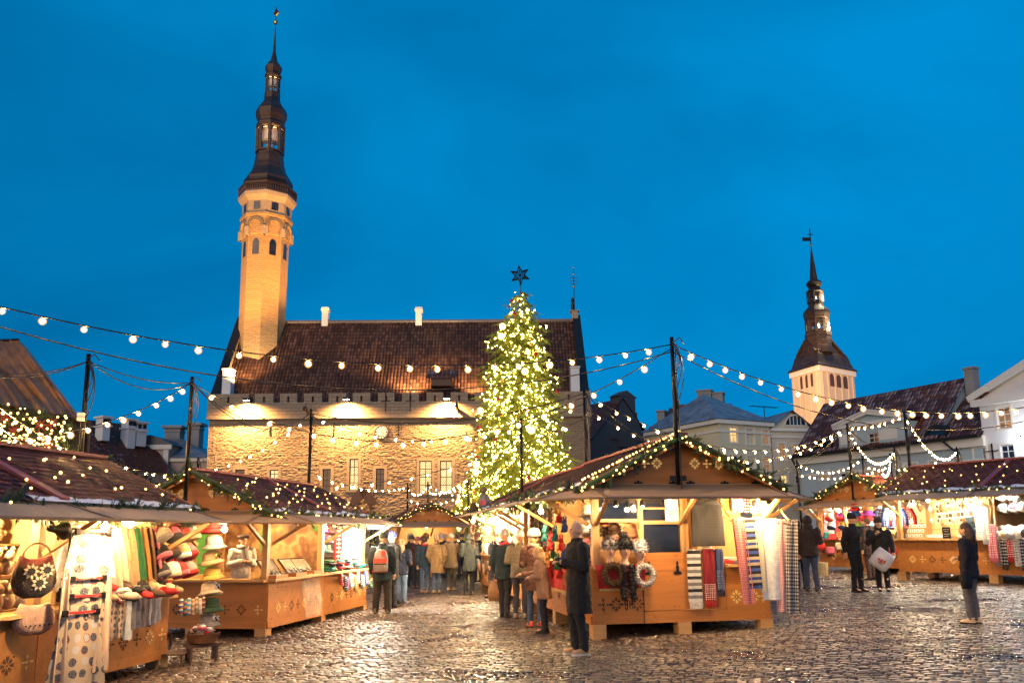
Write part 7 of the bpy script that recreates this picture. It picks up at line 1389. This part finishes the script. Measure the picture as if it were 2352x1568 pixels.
mb = MB(); [mb.tube([(sx*.09,-.03,.46),(sx*.11,-.19,.53),(sx*.125,-.34,.42),(sx*.13,-.30,.15)], .02, 6, flat=.5) for sx in (-1,1)]; mb.build('strap', fc((.03,.03,.03)), t)
person('person in blue patterned knit cap half hidden behind the rucksack man', F(899, 1397), -120, 1.82, ('front','front'), ((-.1,.0),(.1,.0)), BLK, .70, 1.05, BLK, 1.0, None, ('beanie', nordic((.03,.04,.15), (.2,.2,.35), 8, 4)), None, seed=15)
p, s, w = person('person in navy puffer jacket and light blue jeans beside the rucksack man', F(921, 1386), 165, 1.66, ('front','down'), ((-.09,.0),(.10,-.06)), fc((.012,.016,.036)), .80, 1.12, JEAN2, 1.05, M['iron'], None, ('long', LHAIR), None, None, 20, seed=16)
mb = MB(); rings(mb, [(0,0,-.30,.10,.05),(0,0,-.1,.12,.06),(0,0,0,.08,.03)]); held('carrier_bag', 'pale carrier bag in the hand of the navy jacket person', 'bag', p, s, w[1]+V((.02,-.02,-.12)), mb, [fc((.6,.45,.3))])
# the two tan coats and the dark parka
person('person in long tan coat with grey hair, left of the pair in tan', F(1003, 1362), 172, 1.72, ('pocket','pocket'), ((-.09,.0),(.09,.0)), TANC, .62, 1.12, JEAN, .95, flat((.45,.33,.16), .7), ('beanie', fc((.45,.30,.18))), ('long', LHAIR), seed=17)
person('person in tan coat with pale woollen hat, right of the pair in tan', F(1037, 1356), 160, 1.74, ('reach','down'), ((-.09,.0),(.09,.04)), fc((.27,.18,.09)), .70, 1.1, fc((.10,.085,.06)), .92, flat((.45,.33,.16), .7), ('beanie', fc((.66,.50,.34))), None, turn=20, seed=18)
person('person in dark hooded parka and black trousers before the ornament stall', F(1078, 1366), -150, 1.72, ('front','front'), ((-.09,.02),(.10,-.05)), fc((.026,.031,.026)), .68, 1.12, BLK, 1.05, flat((.12,.07,.04), .7), None, None, fc((.028,.032,.027)), seed=19, turn=-15, lean=.05)
person('person in blue jeans and wine jacket left of the tan coats', F(975, 1362), 175, 1.70, ('down','down'), ((-.1,.03),(.1,-.08)), fc((.014,.032,.05)), .82, 1.05, JEAN, 1.0, fc((.3,.15,.08)), None, ('short', DHAIR), None, fc((.35,.04,.05)), seed=20)
# far crowd in front of the town hall
for i, (px, py, c, f, h, d) in enumerate([(935,1318,(.025,.02,.02),150,1.72,'person in black coat at the left of the far crowd'),(949,1322,(.16,.015,.02),-160,1.68,'person in dark red jacket in the far crowd'),(962,1316,(.02,.025,.03),175,1.75,'person in dark blue coat with hood in the far crowd'),(989,1318,(.05,.04,.03),90,1.70,'person in brown coat passing in the far crowd'),(1060,1322,(.03,.03,.035),-120,1.73,'person in charcoal coat near the distant ornament counter'),(915,1316,(.03,.02,.02),-60,1.66,'person in black jacket at the end of the jewellery stall'),(942,1330,(.02,.02,.025),120,1.76,'tall person in black coat near the front of the far crowd'),(955,1312,(.07,.02,.02),60,1.64,'person in maroon coat at the back of the far crowd'),(970,1326,(.025,.03,.03),-90,1.70,'person in dark green grey coat turned sideways in the far crowd'),(1022,1326,(.02,.02,.02),165,1.74,'person in black jacket behind the tan coats'),(1048,1330,(.05,.03,.02),-170,1.69,'person in dark brown coat right behind the tan coats'),(1098,1336,(.02,.025,.04),-130,1.71,'person in navy coat at the ornament counter beyond the parka'),(1120,1352,(.03,.022,.02),-110,1.67,'person in dark brown jacket bending to the ornament counter'),(944,1346,(.022,.02,.022),175,1.73,'person in black jacket walking behind the navy puffer jacket'),(958,1350,(.045,.02,.018),-20,1.68,'person in dark maroon jacket walking toward the square'),(1134,1372,(.018,.02,.024),-105,1.72,'person in black coat close to the ornament counter, left of the teal jacket')]):
    person(d, F(px, py), f, h, ('pocket','down'), ((-.1,.03),(.1,-.05)), fc(c), .68 if i % 2 else .78, 1.08, DKJ, 1.0, None, None if i in (0, 2) else ('beanie', fc(((.4,.3,.2),(.05,.05,.05),(.3,.1,.1))[i % 3])), ('long', DHAIR) if i == 0 else None, fc((.03,.03,.035)) if i == 2 else None, seed=30+i, vox=.02)
# right-hand groups
person('tall person in long black coat seen from behind beside the sheep patterned scarf', F(1812, 1356), 175, 1.78, ('pocket','pocket'), ((-.1,.0),(.1,.0)), BLK, .50, 1.1, BLK, 1.0, None, None, ('short', DHAIR), seed=40)
person('person in dark brown jacket seen from behind between the long coat and the hooded man', F(1842, 1352), 178, 1.70, ('front','front'), ((-.1,.0),(.1,.0)), fc((.035,.022,.018)), .85, 1.08, DKJ, 1.0, None, None, ('short', DHAIR), seed=41)
person('hooded person in brown jacket and blue jeans at the felt hat stall', F(1866, 1357), 160, 1.80, ('front','down'), ((-.11,.02),(.11,-.06)), fc((.040,.025,.020)), .82, 1.12, fc((.06,.075,.12)), 1.05, fc((.12,.08,.06)), None, None, fc((.038,.025,.02)), seed=42)
person('man in black jacket, cap and trousers standing alone before the felt hats', F(1970, 1359), 35, 1.80, ('behind','behind'), ((-.11,.0),(.12,-.03)), BLK, .88, 1.06, BLK, 1.0, None, ('beanie', fc((.02,.02,.02))), None, turn=20, seed=43, vox=.011)
person('person in dark jacket hidden behind the woman with the white bag', F(2003, 1332), -150, 1.72, ('front','down'), ((-.1,.0),(.1,.0)), fc((.05,.03,.025)), .70, 1.1, fc((.08,.05,.04)), 1.0, None, None, ('short', flat((.10,.05,.03), .6)), seed=44)
p, s, w = person('woman in black coat and beret drinking from a cup, white bag on her arm', F(2030, 1357), -18, 1.68, ('drink','bag'), ((-.09,.02),(.10,-.02)), fc((.022,.020,.018)), .78, 1.15, BLK, 1.05, None, ('beanie', fc((.05,.03,.022))), ('long', DHAIR), turn=10, seed=45, vox=.010)
mb = MB(); mb.lathe([(.030,-.045),(.040,.05),(.036,.05),(.03,-.03)], n=14); held('paper_cup', 'brown paper cup raised by the woman in the beret', 'cup', p, s, w[0]+V((.05,-.05,.06)), mb, [flat((.42,.26,.13), .6)])
mb = MB(); T = Matrix.Rotation(RD(38), 4, 'Y'); mb.M = T; rings(mb, [(0,0,-.46,.16,.02),(0,0,-.40,.23,.07),(0,0,-.2,.24,.10),(0,0,-.02,.22,.05),(0,0,.02,.20,.02)], 18); bg_ = held('white_bag', 'large white plastic bag with a red blurred print carried by the drinking woman', 'bag', p, s, w[1]+V((-.16,-.14,.0)), mb, [flat((.66,.62,.60), .35, .12, 5, .8, 9)])
m2 = MB(); m2.M = T; [m2.box((-.09+.065*j,-.112,-.27-.02*(j % 2)),(-.04+.065*j,-.104,-.22+.012*j)) for j in range(3)]; m2.box((-.06,-.113,-.32),(.06,-.104,-.30)); m2.build('red_print', flat((.55,.06,.04), .6), bg_)
p, s, w = person('girl in dark jacket with black shoulder bag, grey trousers and tan boots', F(2240, 1432), -140, 1.55, ('front','down'), ((-.07,.0),(.09,-.04)), fc((.016,.013,.02)), .80, 1.02, fc((.12,.105,.11)), .92, fc((.48,.33,.20)), None, ('long', flat((.06,.03,.02), .6)), seed=46)
mb = MB(); rings(mb, [(0,0,-.30,.13,.07),(0,0,-.15,.16,.09),(0,0,0,.12,.06),(0,0,.03,.07,.03)]); mb.tube([(-.1,0,0),(-.16,.02,.25),(-.2,.0,.42)], .012, 6); held('shoulder_bag', 'black shoulder bag worn by the girl in tan boots', 'bag', p, s, V((.24,.02,.92)), mb, [BLK])
# vendors behind their counters
person('vendor in white jacket and dark beret inside the jewellery stall', S2.p(.50, .80, .24), 40, 1.66, ('read','read'), ((-.1,.0),(.1,.0)), WHITE, .80, 1.15, DKJ, 1.0, None, ('beret', fc((.04,.03,.028))), ('long', DHAIR), None, fc((.5,.46,.42)), seed=50, lean=.08)
person('vendor in cream woollen hat and blue jacket inside the glass stall', S5.p(-.75, 3.35, .24), -70, 1.62, ('front','front'), ((-.1,.0),(.1,.0)), fc((.10,.2,.3)), .80, 1.05, DKJ, 1.0, None, ('beanie', fc((.66,.52,.36))), None, seed=51)
# ================================================================= poles, strings, floodlights
def pole(base, h, label, group='black poles carrying the light strings', box=False, plate=None, r=.035, coil=True):
    b = V(base); t = thing('light_pole', label, 'pole', b, group=group); mb = MB(); mb.tube([(0,0,0),(0,0,h)], r, 10); mb.build('pole', M['black_steel'], t, True)
    mb = MB(); mb.tube([(.0,-.05,h-.1),(.12,-.05,h-.02),(.2,0,h-.12)], .01, 5)
    if coil:
        for k in range(3):
            z0 = h-.25-.1*k; mb.tube([(r*.8,-.03,h-.12)] + [(.10*math.sin(u*math.pi)+.03*k, -.03, h-.12-(.55+.2*k)*u) for u in [i/8 for i in range(9)]] + [(r,-.03,h-1.0-.2*k)], .009, 5)
        mb.tube([(r+.012, -.02, h-.2-i*.35) for i in range(8)], .010, 5)
    mb.build('cable_coil', M['cable'], t, True)
    if box: mb = MB(); mb.box((-.05,-.11,h-1.12),(.05,-.035,h-.99)); mb.box((-.056,-.115,h-1.06),(.056,-.04,h-1.05), m=1); mb.build('junction_box', [M['white_paint'], M['iron']], t)
    if plate: mb = MB(); mb.box((-.13,-.02,plate-.04),(.13,.03,plate+.04)); mb.build('fixing_plate', M['iron'], t)
    return b + V((0,0,h))
def spole(S, x, y, h, label, **kw): p = S.p(x, y, 0); z0 = S.EA-.02; top = pole(p+V((0,0,z0)), h-z0, label, **kw); return top
T1 = spole(S1, -.45, S1.L+.36, 4.88, 'black pole with a white junction box at the end of the left front stall', box=True)
T2 = spole(S2, -.08, -.36, 4.95, 'black pole on the gable of the jewellery stall')
T3 = spole(S2, -.27, S2.L+.36, 5.2, 'black pole in front of the town hall at the jewellery stall rear gable')
T4 = spole(S3, -.12, -.34, 4.76, 'tall black pole on the front gable of the central stall', plate=.1)
T5 = spole(S3, 0, S3.L+.36, 4.95, 'black pole at the rear gable of the central stall, beside the town hall corner')
T6 = spole(S4, 0, -.36, 4.85, 'black pole on the gable of the felt hat stall')
T7 = spole(S5, 0, S5.L+.36, 4.85, 'black pole at the ridge end of the glass ornament stall')
T8 = spole(S8, -1.2, .3, 4.6, 'leaning black pole in front of the white pedimented house')
def gpole(px, Y, h, label): q = at(px, 1200, Y); return pole((q.x, q.y, gz(q.x)), h, label)
T7b = gpole(2070, 27, 4.1, 'shorter black pole just left of the glass stall ridge pole'); T9 = gpole(447, 25, 4.4, 'thin pole left of the town hall corner')
T10 = gpole(262, 25, 4.4, 'thin pole in front of the grey plaster house')
T11 = spole(S7, -.9, 3.0, 4.7, 'thin black pole in front of the lit Christmas tree', coil=False)
T12 = gpole(1840, 34, 4.3, 'small far pole left of the felt hat stall')
T13 = gpole(1993, 36, 4.6, 'small far pole before the blue house windows')
T14 = gpole(2058, 33, 4.4, 'small far pole between the two right stalls')
T15 = gpole(935, 38, 4.2, 'small far pole before the left arcade arch'); T16 = gpole(982, 40, 4.4, 'small far pole before the middle arcade arch'); T17 = gpole(1075, 40, 4.4, 'small far pole beside the foot of the tree')
OffL = at(-190, 655, 9.0); OffL2 = at(-260, 800, 8.5); OffR = at(2520, 895, 15.0)
dn = V((0,0,.12))
string(OffL, T4-dn, .62, 22, 'long string of big bulbs from the top left across the hall roof', sc=1.0)
string(at(-190, 690, 9.2), T4-dn*2, .85, 0, 'pale messenger cable sagging below the topmost bulb string', bulbs=False)
string(T2-dn, T4-dn*1.5, 1.35, 20, 'bulb string along the town hall battlements between the jewellery and central stall poles', sc=1.1)
string(at(-150, 1010, 10), T2-dn, .35, 13, 'bulb string climbing from the tarpaulin canopy to the jewellery stall pole', sc=1.1)
string(OffL2, T1-dn, .25, 0, 'thick cable from the left edge to the junction box pole', bulbs=False, extra=.05)
string(T1-dn, T2-dn, .12, 0, 'double cable between the two left stall poles', bulbs=False, extra=.16)
string(T2-dn, T3-dn, .55, 0, 'double cable swooping from jewellery stall front pole to its rear pole', bulbs=False, extra=.1)
string(T10-dn, T3-dn*1.5, .85, 17, 'bulb string rising over the left part of the town hall wall')
string(at(-60, 890, 13), T10-dn, .3, 15, 'bulb string hanging in front of the glittering canopy')
string(at(-60, 1035, 12), T10-dn, .1, 0, 'taut cable before the tarpaulin canopy', bulbs=False)
string(at(-30, 955, 14), T10-dn*2, .45, 12, 'lower bulb string hanging before the canopy lights')
string(T9-dn*3, T5-dn*6, 1.0, 20, 'lowest bulb string across the middle of the town hall wall')
string(T3-dn*1.5, T5-dn*3, .75, 14, 'bulb string across the town hall clock')
string(T3-dn, T5-dn, .45, 0, 'thick cable passing above the town hall clock', bulbs=False, extra=.03)
string(T4-dn, OffR, .75, 26, 'bulb string sweeping right from the central pole past the church tower', sc=1.1)
string(T4-dn*2, OffR-dn, .95, 0, 'thin cable under the right hand bulb sweep', bulbs=False)
string(T5-dn, T6-dn, 1.05, 22, 'upper bulb string over the green corner house')
string(T5-dn*4, T6-dn*1.3, 1.15, 20, 'lower bulb string over the green corner house')
string(T5-dn, T6-dn, 1.75, 0, 'double cable drooping between the central rear pole and felt hat pole', bulbs=False, extra=.12)
string(T6-dn, T7-dn, .12, 8, 'short bulb string rising from felt hat pole to glass stall pole')
string(T7-dn, T8-dn, .75, 18, 'deeply sagging bulb string right of the glass stall pole')
string(T6-dn, T7b-dn, .75, 19, 'deeply sagging bulb string between felt hat pole and shorter pole')
string(T6-dn, T7b-dn, .25, 0, 'cable straight above the sagging bulbs', bulbs=False, extra=.06)
string(T13-dn*4, T8-dn*2, .35, 12, 'bulb string rising toward the leaning pole')
string(T12-dn, T13-dn, .5, 12, 'far bulb string low before the grey house')
string(T12-dn*5, T14-dn*4, .3, 14, 'far low bulb string before the blue house')
string(T14-dn*2, S5.p(-1, S5.L+.6, 3.0), .3, 14, 'bulb string dropping onto the glass stall roof')
string(T15-dn, T16-dn, .45, 7, 'small far bulb string over the left arch'); string(T16-dn, T17-dn, .4, 8, 'small far bulb string over the middle arch'); string(T15-dn*6, T17-dn*5, .35, 10, 'lower far bulb string before the arcade')
string(T3-dn*14, T15-dn, .3, 12, 'bulb string running from the jewellery rear pole towards the arcade'); string(T16-dn*4, S7.p(-2, 5, 3.3), .25, 9, 'bulb string from the arcade to the ornament stall')

# garlands along the eaves and rakes
def rake(S, front, side, z=0.0):
    y = -.33 if front else S.L+.33; return [S.p(0, y, S.AP-.02), S.p(side*(S.W/2+.26), y, S.EA-.10)]
def eave(S, side): return [S.p(side*(S.W/2+.27), -.3, S.EA-.10), S.p(side*(S.W/2+.27), S.L/2, S.EA-.12), S.p(side*(S.W/2+.27), S.L+.3, S.EA-.10)]
garland(eave(S1, 1), 'sparsely lit fir garland along the eave of the left front stall', 22, .10); garland(rake(S1, False, 1), 'dark fir garland on the far rake of the left front stall', 3, .07)
garland(rake(S2, True, 1), 'fir garland on the right rake of the jewellery stall gable', 26, .10); garland(rake(S2, True, -1), 'fir garland on the left rake of the jewellery stall gable', 14, .09); garland(eave(S2, 1), 'brightly lit fir garland along the eave of the jewellery stall', 62, .095)
garland(rake(S3, True, 1), 'fir garland on the right rake of the central stall gable', 30, .085); garland(rake(S3, True, -1), 'fir garland on the left rake of the central stall gable', 26, .085); garland(eave(S3, -1), 'fir garland receding along the left eave of the central stall', 70, .10)
garland(eave(S7, -1), 'far fir garland along the eave of the ornament stall', 60, .10, 26)
garland(rake(S4, True, -1), 'fir garland on the left rake of the felt hat stall', 26, .11); garland(rake(S4, True, 1), 'fir garland on the right rake of the felt hat stall', 26, .11)
garland(eave(S5, -1), 'fir garland along the eave of the glass ornament stall', 56, .11); garland(rake(S5, False, -1), 'fir garland on the left rake of the glass ornament stall', 20, .09)
garland(rake(S6, True, -1), 'tiny far garland on the left rake of the distant stall', 26, .11, 20); garland(rake(S6, True, 1), 'tiny far garland on the right rake of the distant stall', 22, .11, 20)
for i, (a, b, c, d) in enumerate(arch[2:7]):
    pts = [HALL.M @ V(((a+c)/2+1.75*math.cos(math.pi*k/14), -.15, d+1.5*math.sin(math.pi*k/14))) for k in range(15)]; pts = [HALL.M @ V((c+.2, -.15, .8))] + pts + [HALL.M @ V((a-.2, -.15, .8))]
    garland(pts, f'lit fir garland round the {ORD[i]} visible arcade arch of the town hall', 44, .16, 22)
# fairy lights strewn over the shingles
def roof_lights(S, side, n, y0, y1, label):
    c = S.p(side*.9, (y0+y1)/2, 2.8); t = thing('fairy_lights', label, 'fairy lights', c, group='fairy lights on the stall roofs'); pts = []; ew = S.W/2+.22
    for k in range(n):
        y = y0+(y1-y0)*(k+random.random()*.7)/n; u = .5+.42*math.sin(k*1.15)*random.uniform(.5,1); pts.append(S.p(side*ew*u, y, S.AP-(S.AP-S.EA+.045)*u+.045)-c); inst('light', TINY, t, pts[-1]+V((0,0,.02)), sc=random.uniform(.9,1.3))
    mb = MB(); mb.tube(pts, .006, 4); mb.build('wire', M['cable'], t)
roof_lights(S1, 1, 30, .3, 5.0, 'fairy lights trailing over the left front stall roof'); roof_lights(S2, 1, 46, .2, 5.2, 'fairy lights trailing over the jewellery stall roof'); roof_lights(S5, -1, 36, .5, 5.2, 'fairy lights trailing over the glass stall roof'); roof_lights(S4, -1, 20, .2, 4.0, 'fairy lights trailing over the felt hat stall roof')
t0 = thing('fairy_lights', 'fairy lights along the left roof edge of the central stall', 'fairy lights', S3.p(-1, -.3, 2.8), group='fairy lights on the stall roofs'); c = S3.p(-1, -.3, 2.8); pts = []
for k in range(30): u = (k+.5)/30; p = S3.p(-1.72*u, -.30+.1*random.random(), S3.AP+.06-(S3.AP-S3.EA+.045)*u)-c; pts.append(p); inst('light', TINY, t0, p+V((0,0,.03)), sc=1.1)
mb = MB(); mb.tube(pts, .006, 4); mb.build('wire', M['cable'], t0)

# floodlights
OR = (1, .45, .10)
fl = [HALL.survey(*hp(a, 335))[0] for a in (425, 1268, 2115)]
for i, x in enumerate(fl):
    p = HALL.M @ V((x, -1.1, zc+.1)); t = thing('floodlight', f"{('left','middle','right')[i]} floodlight bracketed out from the town hall battlements", 'floodlight', p, group='floodlights on the battlements')
    mb = MB(); mb.box((-.3,-.12,0),(.3,.18,.22)); mb.tube([(0,.1,.15),(0,1.2,.3)], .03, 5); mb.build('housing', M['iron'], t); mb = MB(); mb.box((-.25,-.1,-.02),(.25,.15,-.003)); mb.build('lens', M['lamp_glow'], t)
    lamp(p+V((0,.0,-.08)), 21000, (1,.52,.17), .12, spot=165, aim=HALL.M @ V((x, -.4, 4)), blend=1.0)
for (x, y, z), e, aim, sp in [((3.0, -.1, zt+1.2), 6000, (1.2, 3, zr), 120), ((fl[2]-3.2, -.4, zt+.2), 8000, (fl[2]-4.6, 5, zr-2), 110), ((fl[2]+2.6, -.4, zt+.2), 5000, (fl[2]+2.6, 5, zr-3), 100)]:
    lamp(HALL.M @ V((x, y, z)), e, (1,.62,.27), .15, spot=sp, aim=HALL.M @ V(aim))
zr_ = HALL.survey(600, 800)[1]
tc_ = V((tx0, TY, 0))
lamp(V((tx0+2.0, TY-17, 20)), 30000, OR, .2, spot=64, aim=V((tx0, TY, 36)), blend=.5); lamp(V((tx0-9, TY-12, 17)), 12000, OR, .2, spot=60, aim=V((tx0, TY, 33)), blend=.6); lamp(V((tx0+14, TY-6, 20)), 22000, OR, .2, spot=50, aim=V((tx0, TY, 36)), blend=.6)
for z0, z1, r, e in ((*L1[:2], L1[2], 1500), (*L2[:2], L2[2], 600)): lamp(V((tx0, TY, z0+.8)), e, (1,.72,.38), .15)
ct = at(1885, 900, CY)
lamp(V((ct.x-25, CY-52, 26)), 300000, (1,.55,.24), .5, spot=34, aim=V((ct.x+1, CY, chz(900)+1)), blend=.5)
for py in (600/1.96, 0): pass
(rr_, zz), = CP([(800, 70)]); lamp(V((cax+2.6, CY+1.2, zz)), 5000, (1,.9,.6), .3); (rr_, zz), = CP([(575, 70)]); lamp(V((cax+1.6, CY+2, zz)), 2600, (1,.9,.6), .3)
# white lit shop sign with an arrow on the corner house
x, z = B5.survey(*qc(2300, 840)); sg = thing('arrow_sign', 'glowing white wall sign with a black arrow on the white house', 'sign', B5.M @ V((x, -.2, z))); sg.rotation_euler = B5.M.to_euler()
mb = MB(); mb.box((-.1,-.08,-.35),(3.2,.1,.35)); mb.build('light_box', M['cool'], sg); mb = MB(); mb.prism([(.25,-.2),(.33,-.2),(.33,.08),(.42,.0),(.42,.1),(.29,.26),(.16,.1),(.16,.0),(.25,.08)], .02, y=-.11); mb.build('arrow', M['iron'], sg)
lamp(B5.M @ V((x+1, -1.2, z)), 260, (.8,.88,1), .3)

# ================================================================= the Christmas tree
TRY = 47.0; tb = at(1201, 1180, TRY); tb.z = 0
ttop = at(1190, 655, TRY).z; th_ = ttop
xt = thing('christmas_tree', 'tall spruce Christmas tree wrapped in hundreds of warm lights', 'tree', (tb.x, tb.y, 0))
mb = MB(); mb.tube([(0,0,0),(0,0,th_*.5),(0,0,th_)], [.28,.16,.03], 10); mb.build('trunk', M['bark'], xt)
prof = [(655, 4), (700, 30), (740, 52), (790, 68), (850, 80), (900, 92), (960, 98), (1020, 106), (1080, 130), (1130, 152), (1180, 168), (1230, 168)]
pr = [(at(1190+b, a, TRY).z, (at(1190+b, a, TRY)-at(1190, a, TRY)).length) for a, b in prof]
def trad(z):
    if z >= pr[0][0]: return .1
    for (z1, r1), (z0, r0) in zip(pr, pr[1:]):
        if z0 <= z <= z1: return r0 + (r1-r0)*(z-z0)/(z1-z0)
    return pr[-1][1]
random.seed(21); mb = MB(); tips = []
for k in range(430):
    z = 1.2 + (th_-1.3)*(1-(1-k/430)**.80) if True else 0; z = th_ - .25 - (th_-1.6)*((k+.5)/430)**.62
    R_ = trad(z)*random.uniform(.80, 1.14) * (1.0 + .10*math.sin(z*2.1+k)); a = k*2.39996 + random.uniform(-.3,.3); dr = -.28*R_
    p0 = V((0,0,z+.22*R_)); p1 = V((math.cos(a)*R_, math.sin(a)*R_, z+dr+.12*R_)); side = V((-math.sin(a), math.cos(a), 0))
    if p1.y > R_*.75: continue
    n = max(6, int(R_*9)); tips.append((p0, p1))
    for j in range(n):
        t = (j+.6)/n; q = p0.lerp(p1, t) + V((0,0,.10*R_*math.sin(t*math.pi))); l = .34 + .30*(1-t)
        for s in (-1, 1):
            for u in (random.uniform(.1,.9), random.uniform(.2,1.2)):
                sprig(mb, q + side*s*u*(1.05-t)*R_*.28, side*s*random.uniform(.2,1) + (p1-p0).normalized()*.7 + V((0,0,-random.uniform(.3,1.1))), l*random.uniform(.8,1.25), 9, .42)
    sprig(mb, p1, (p1-p0).normalized()+V((0,0,.15)), .55, 10)
mb.build('crown', M['spruce'], xt)
tipw = [(b-a).length for a, b in tips]; TL = ico(.033); TL.materials.append(M['tree_light']); cand = []
for k in range(3600):
    p0, p1 = random.choices(tips, tipw)[0]; t = random.uniform(.35, 1.03); q = p0.lerp(p1, t)+V((random.gauss(0,.12), random.gauss(0,.12), random.gauss(0,.10)+.05)); cand.append(q)          # lights wound along the boughs
cand.sort(key=lambda p: p.y); cand = cand[:2500]
for p in cand[:100]: inst('light', TL, xt, p, sc=random.uniform(.75,1.35))
mb = MB()
for p in cand[100:]: mb.ball(p, .033*random.uniform(.7,1.3), 6, k=4)
o = mb.build('lights', M['tree_light'], xt); o['kind'] = 'stuff'
for k in range(26):
    z = th_*.93 - (th_*.80)*(k/26)**.8; a = -math.pi/2 + random.uniform(-1.3,1.3); R_ = trad(z)*1.02; kind = (k*3+1) % 4 if k % 5 else 0; mb = MB(); mb.ball((0,0,0), .11, 10); mb.lathe([(.03,.09),(.03,.14)], n=6)
    o = mb.build('bauble', [flat((.45,.03,.02), .2, .1) if kind == 0 else (M['gold'] if kind == 1 else M['white_paint'])], xt, True); o.location = (math.cos(a)*R_, math.sin(a)*R_, z)
    if kind in (2, 3):                                     # glittering snowflake balls of small lights
        m2 = MB(); m2.ball((0,0,0), .20, 7, k=5)
        s_ = m2.build('glitter_ball', M['tiny'], xt); s_.location = o.location
st = MB(); sz = at(1190, 632, TRY).z
for k in range(12):
    a0, a1 = math.pi/2 + math.pi/6*k + .1, math.pi/2 + math.pi/6*(k+1) + .1; r0, r1 = (.62, .26) if k % 2 == 0 else (.26, .62)
    for y in (-.1, .1): st.tube([(r0*math.cos(a0), y*(r0 < .5), sz+r0*math.sin(a0)), (r1*math.cos(a1), y*(r1 < .5), sz+r1*math.sin(a1))], .028, 5)
    st.tube([(0,0,sz),(r0*math.cos(a0), 0, sz+r0*math.sin(a0))], .018, 4); st.tube([(r0*.6*math.cos(a0), -.06, sz+r0*.6*math.sin(a0)), (r1*.6*math.cos(a1), .06, sz+r1*.6*math.sin(a1))], .018, 4)
st.tube([(0,0,th_-.3),(0,0,sz-.2)], .03, 6); st.build('star', M['iron'], xt)

# ================================================================= tarpaulin canopy on the far left
K1 = at(30, 782, 20); 
cn = thing('carousel_canopy', 'brown tarpaulin canopy above a fringe of lit greenery and red flowers', 'canopy', (K1.x-3, 22, gz(-14)))
base = V((K1.x-3, 22, gz(-14))); A = at(-420, 800, 23) - base; A2 = at(42, 781, 21.5) - base; B_ = at(180, 962, 20) - base; C_ = at(-420, 880, 19) - base; Cm = at(0, 925, 19.2) - base
def tarp(u, v):
    top = A.lerp(A2, min(1, u*1.0)); bot = (C_.lerp(Cm, u/.7) if u < .7 else Cm.lerp(B_, (u-.7)/.3)); p = top.lerp(bot, v)
    n_ = .16*noise.noise(V((u*26, v*2.2, 1)))*(.3+v) + .10*noise.noise(V((u*9, v*3, 1))) + .06*noise.noise(V((u*70+v*3, v*1.5, 7))); return p + V((0, -n_, n_*.4))
mb = MB(); mb.sheet(tarp, 160, 16); mb.sheet(lambda u, v: tarp(u, 1-v) + V((0, .03, -.03)), 160, 16); mb.sheet(lambda u, v: A2.lerp(B_, u)+V((0, v*.4, -.1*v)), 12, 2)
mb.build('tarpaulin', flat((.22,.10,.03), .42, .45, 2.2, .5, 5), cn, True)
mb = MB(); D0 = at(-420, 960, 19.5)-base; random.seed(5)
def fr(u, v): return C_.lerp(Cm, u/.7).lerp(D0 + (at(165, 1075, 19.5)-base-D0)*u, v) if u < .7 else Cm.lerp(B_, (u-.7)/.3).lerp(D0 + (at(165, 1075, 19.5)-base-D0)*u, v)
mb.sheet(lambda u, v: fr(u, v)+V((0,.25,0)), 20, 4, m=1)
for k in range(1500): u, v = random.random(), random.random()*.95; sprig(mb, fr(u, v)+V((0,random.uniform(-.2,.2),0)), (random.uniform(-1,1), random.uniform(-1,0), random.uniform(-1,.5)), random.uniform(.2,.42), 8)
mb.build('greenery', [M['fir'], flat((.015,.012,.01), .9)], cn)
for k in range(18):
    u, v = .62+.38*random.random(), random.uniform(.15,.95); p = fr(u, v)+V((0,-.2,0)); m2 = MB()
    for j in range(7): t = 2*math.pi*j/7; m2.add([(0,-.05,0), (.08*math.cos(t-.3), -.08, .08*math.sin(t-.3)), (.19*math.cos(t), -.04, .19*math.sin(t)), (.08*math.cos(t+.3), -.08, .08*math.sin(t+.3))], [(0,1,2,3)])
    o = m2.build('red_flower', flat((.16,.012,.012), .7, .5), cn); o.location = p
TC = ico(.03); TC.materials.append(M['tiny'])
for k in range(100): u, v = .6+.4*random.random(), random.random()*.95; inst('light', TC, cn, fr(u, v)+V((0,-.3,0)), sc=random.uniform(.6,1.2))
m2 = MB()
for k in range(260): u, v = random.random(), random.random()*.95; m2.ball(fr(u, v)+V((0,-.28,0)), .03, 6, k=4)
o = m2.build('lights', M['tiny'], cn); o['kind'] = 'stuff'
mb = MB()
for p in (B_, D0): mb = MB(); mb.tube([(p.x, p.y+.5, 0), (p.x, p.y+.5, p.z)], .06, 8); mb.build('frame_post', M['iron'], cn)
mb = MB(); mb.tube([A, A2], .05, 6); mb.build('ridge_pole', M['iron'], cn)
lamp(base + Cm + V((2, -3.2, -1.5)), 900, (1,.6,.25), .3)  # added lamp with no fixture, warms the tarpaulin
# ================================================================= render settings
scene.view_settings.view_transform = 'Standard'; scene.view_settings.look = 'None'; scene.view_settings.exposure = 0.0; scene.view_settings.gamma = 1.0
scene.render.engine = 'CYCLES'; cy = scene.cycles; cy.use_denoising = True
try: cy.denoiser = 'OPENIMAGEDENOISE'; cy.denoising_input_passes = 'RGB_ALBEDO_NORMAL'
except Exception: pass
cy.max_bounces = 6; cy.diffuse_bounces = 3; cy.glossy_bounces = 3; cy.transmission_bounces = 4; cy.transparent_max_bounces = 6; cy.sample_clamp_indirect = 4.0; cy.sample_clamp_direct = 0.0; cy.use_light_tree = True; cy.caustics_reflective = False; cy.caustics_refractive = False
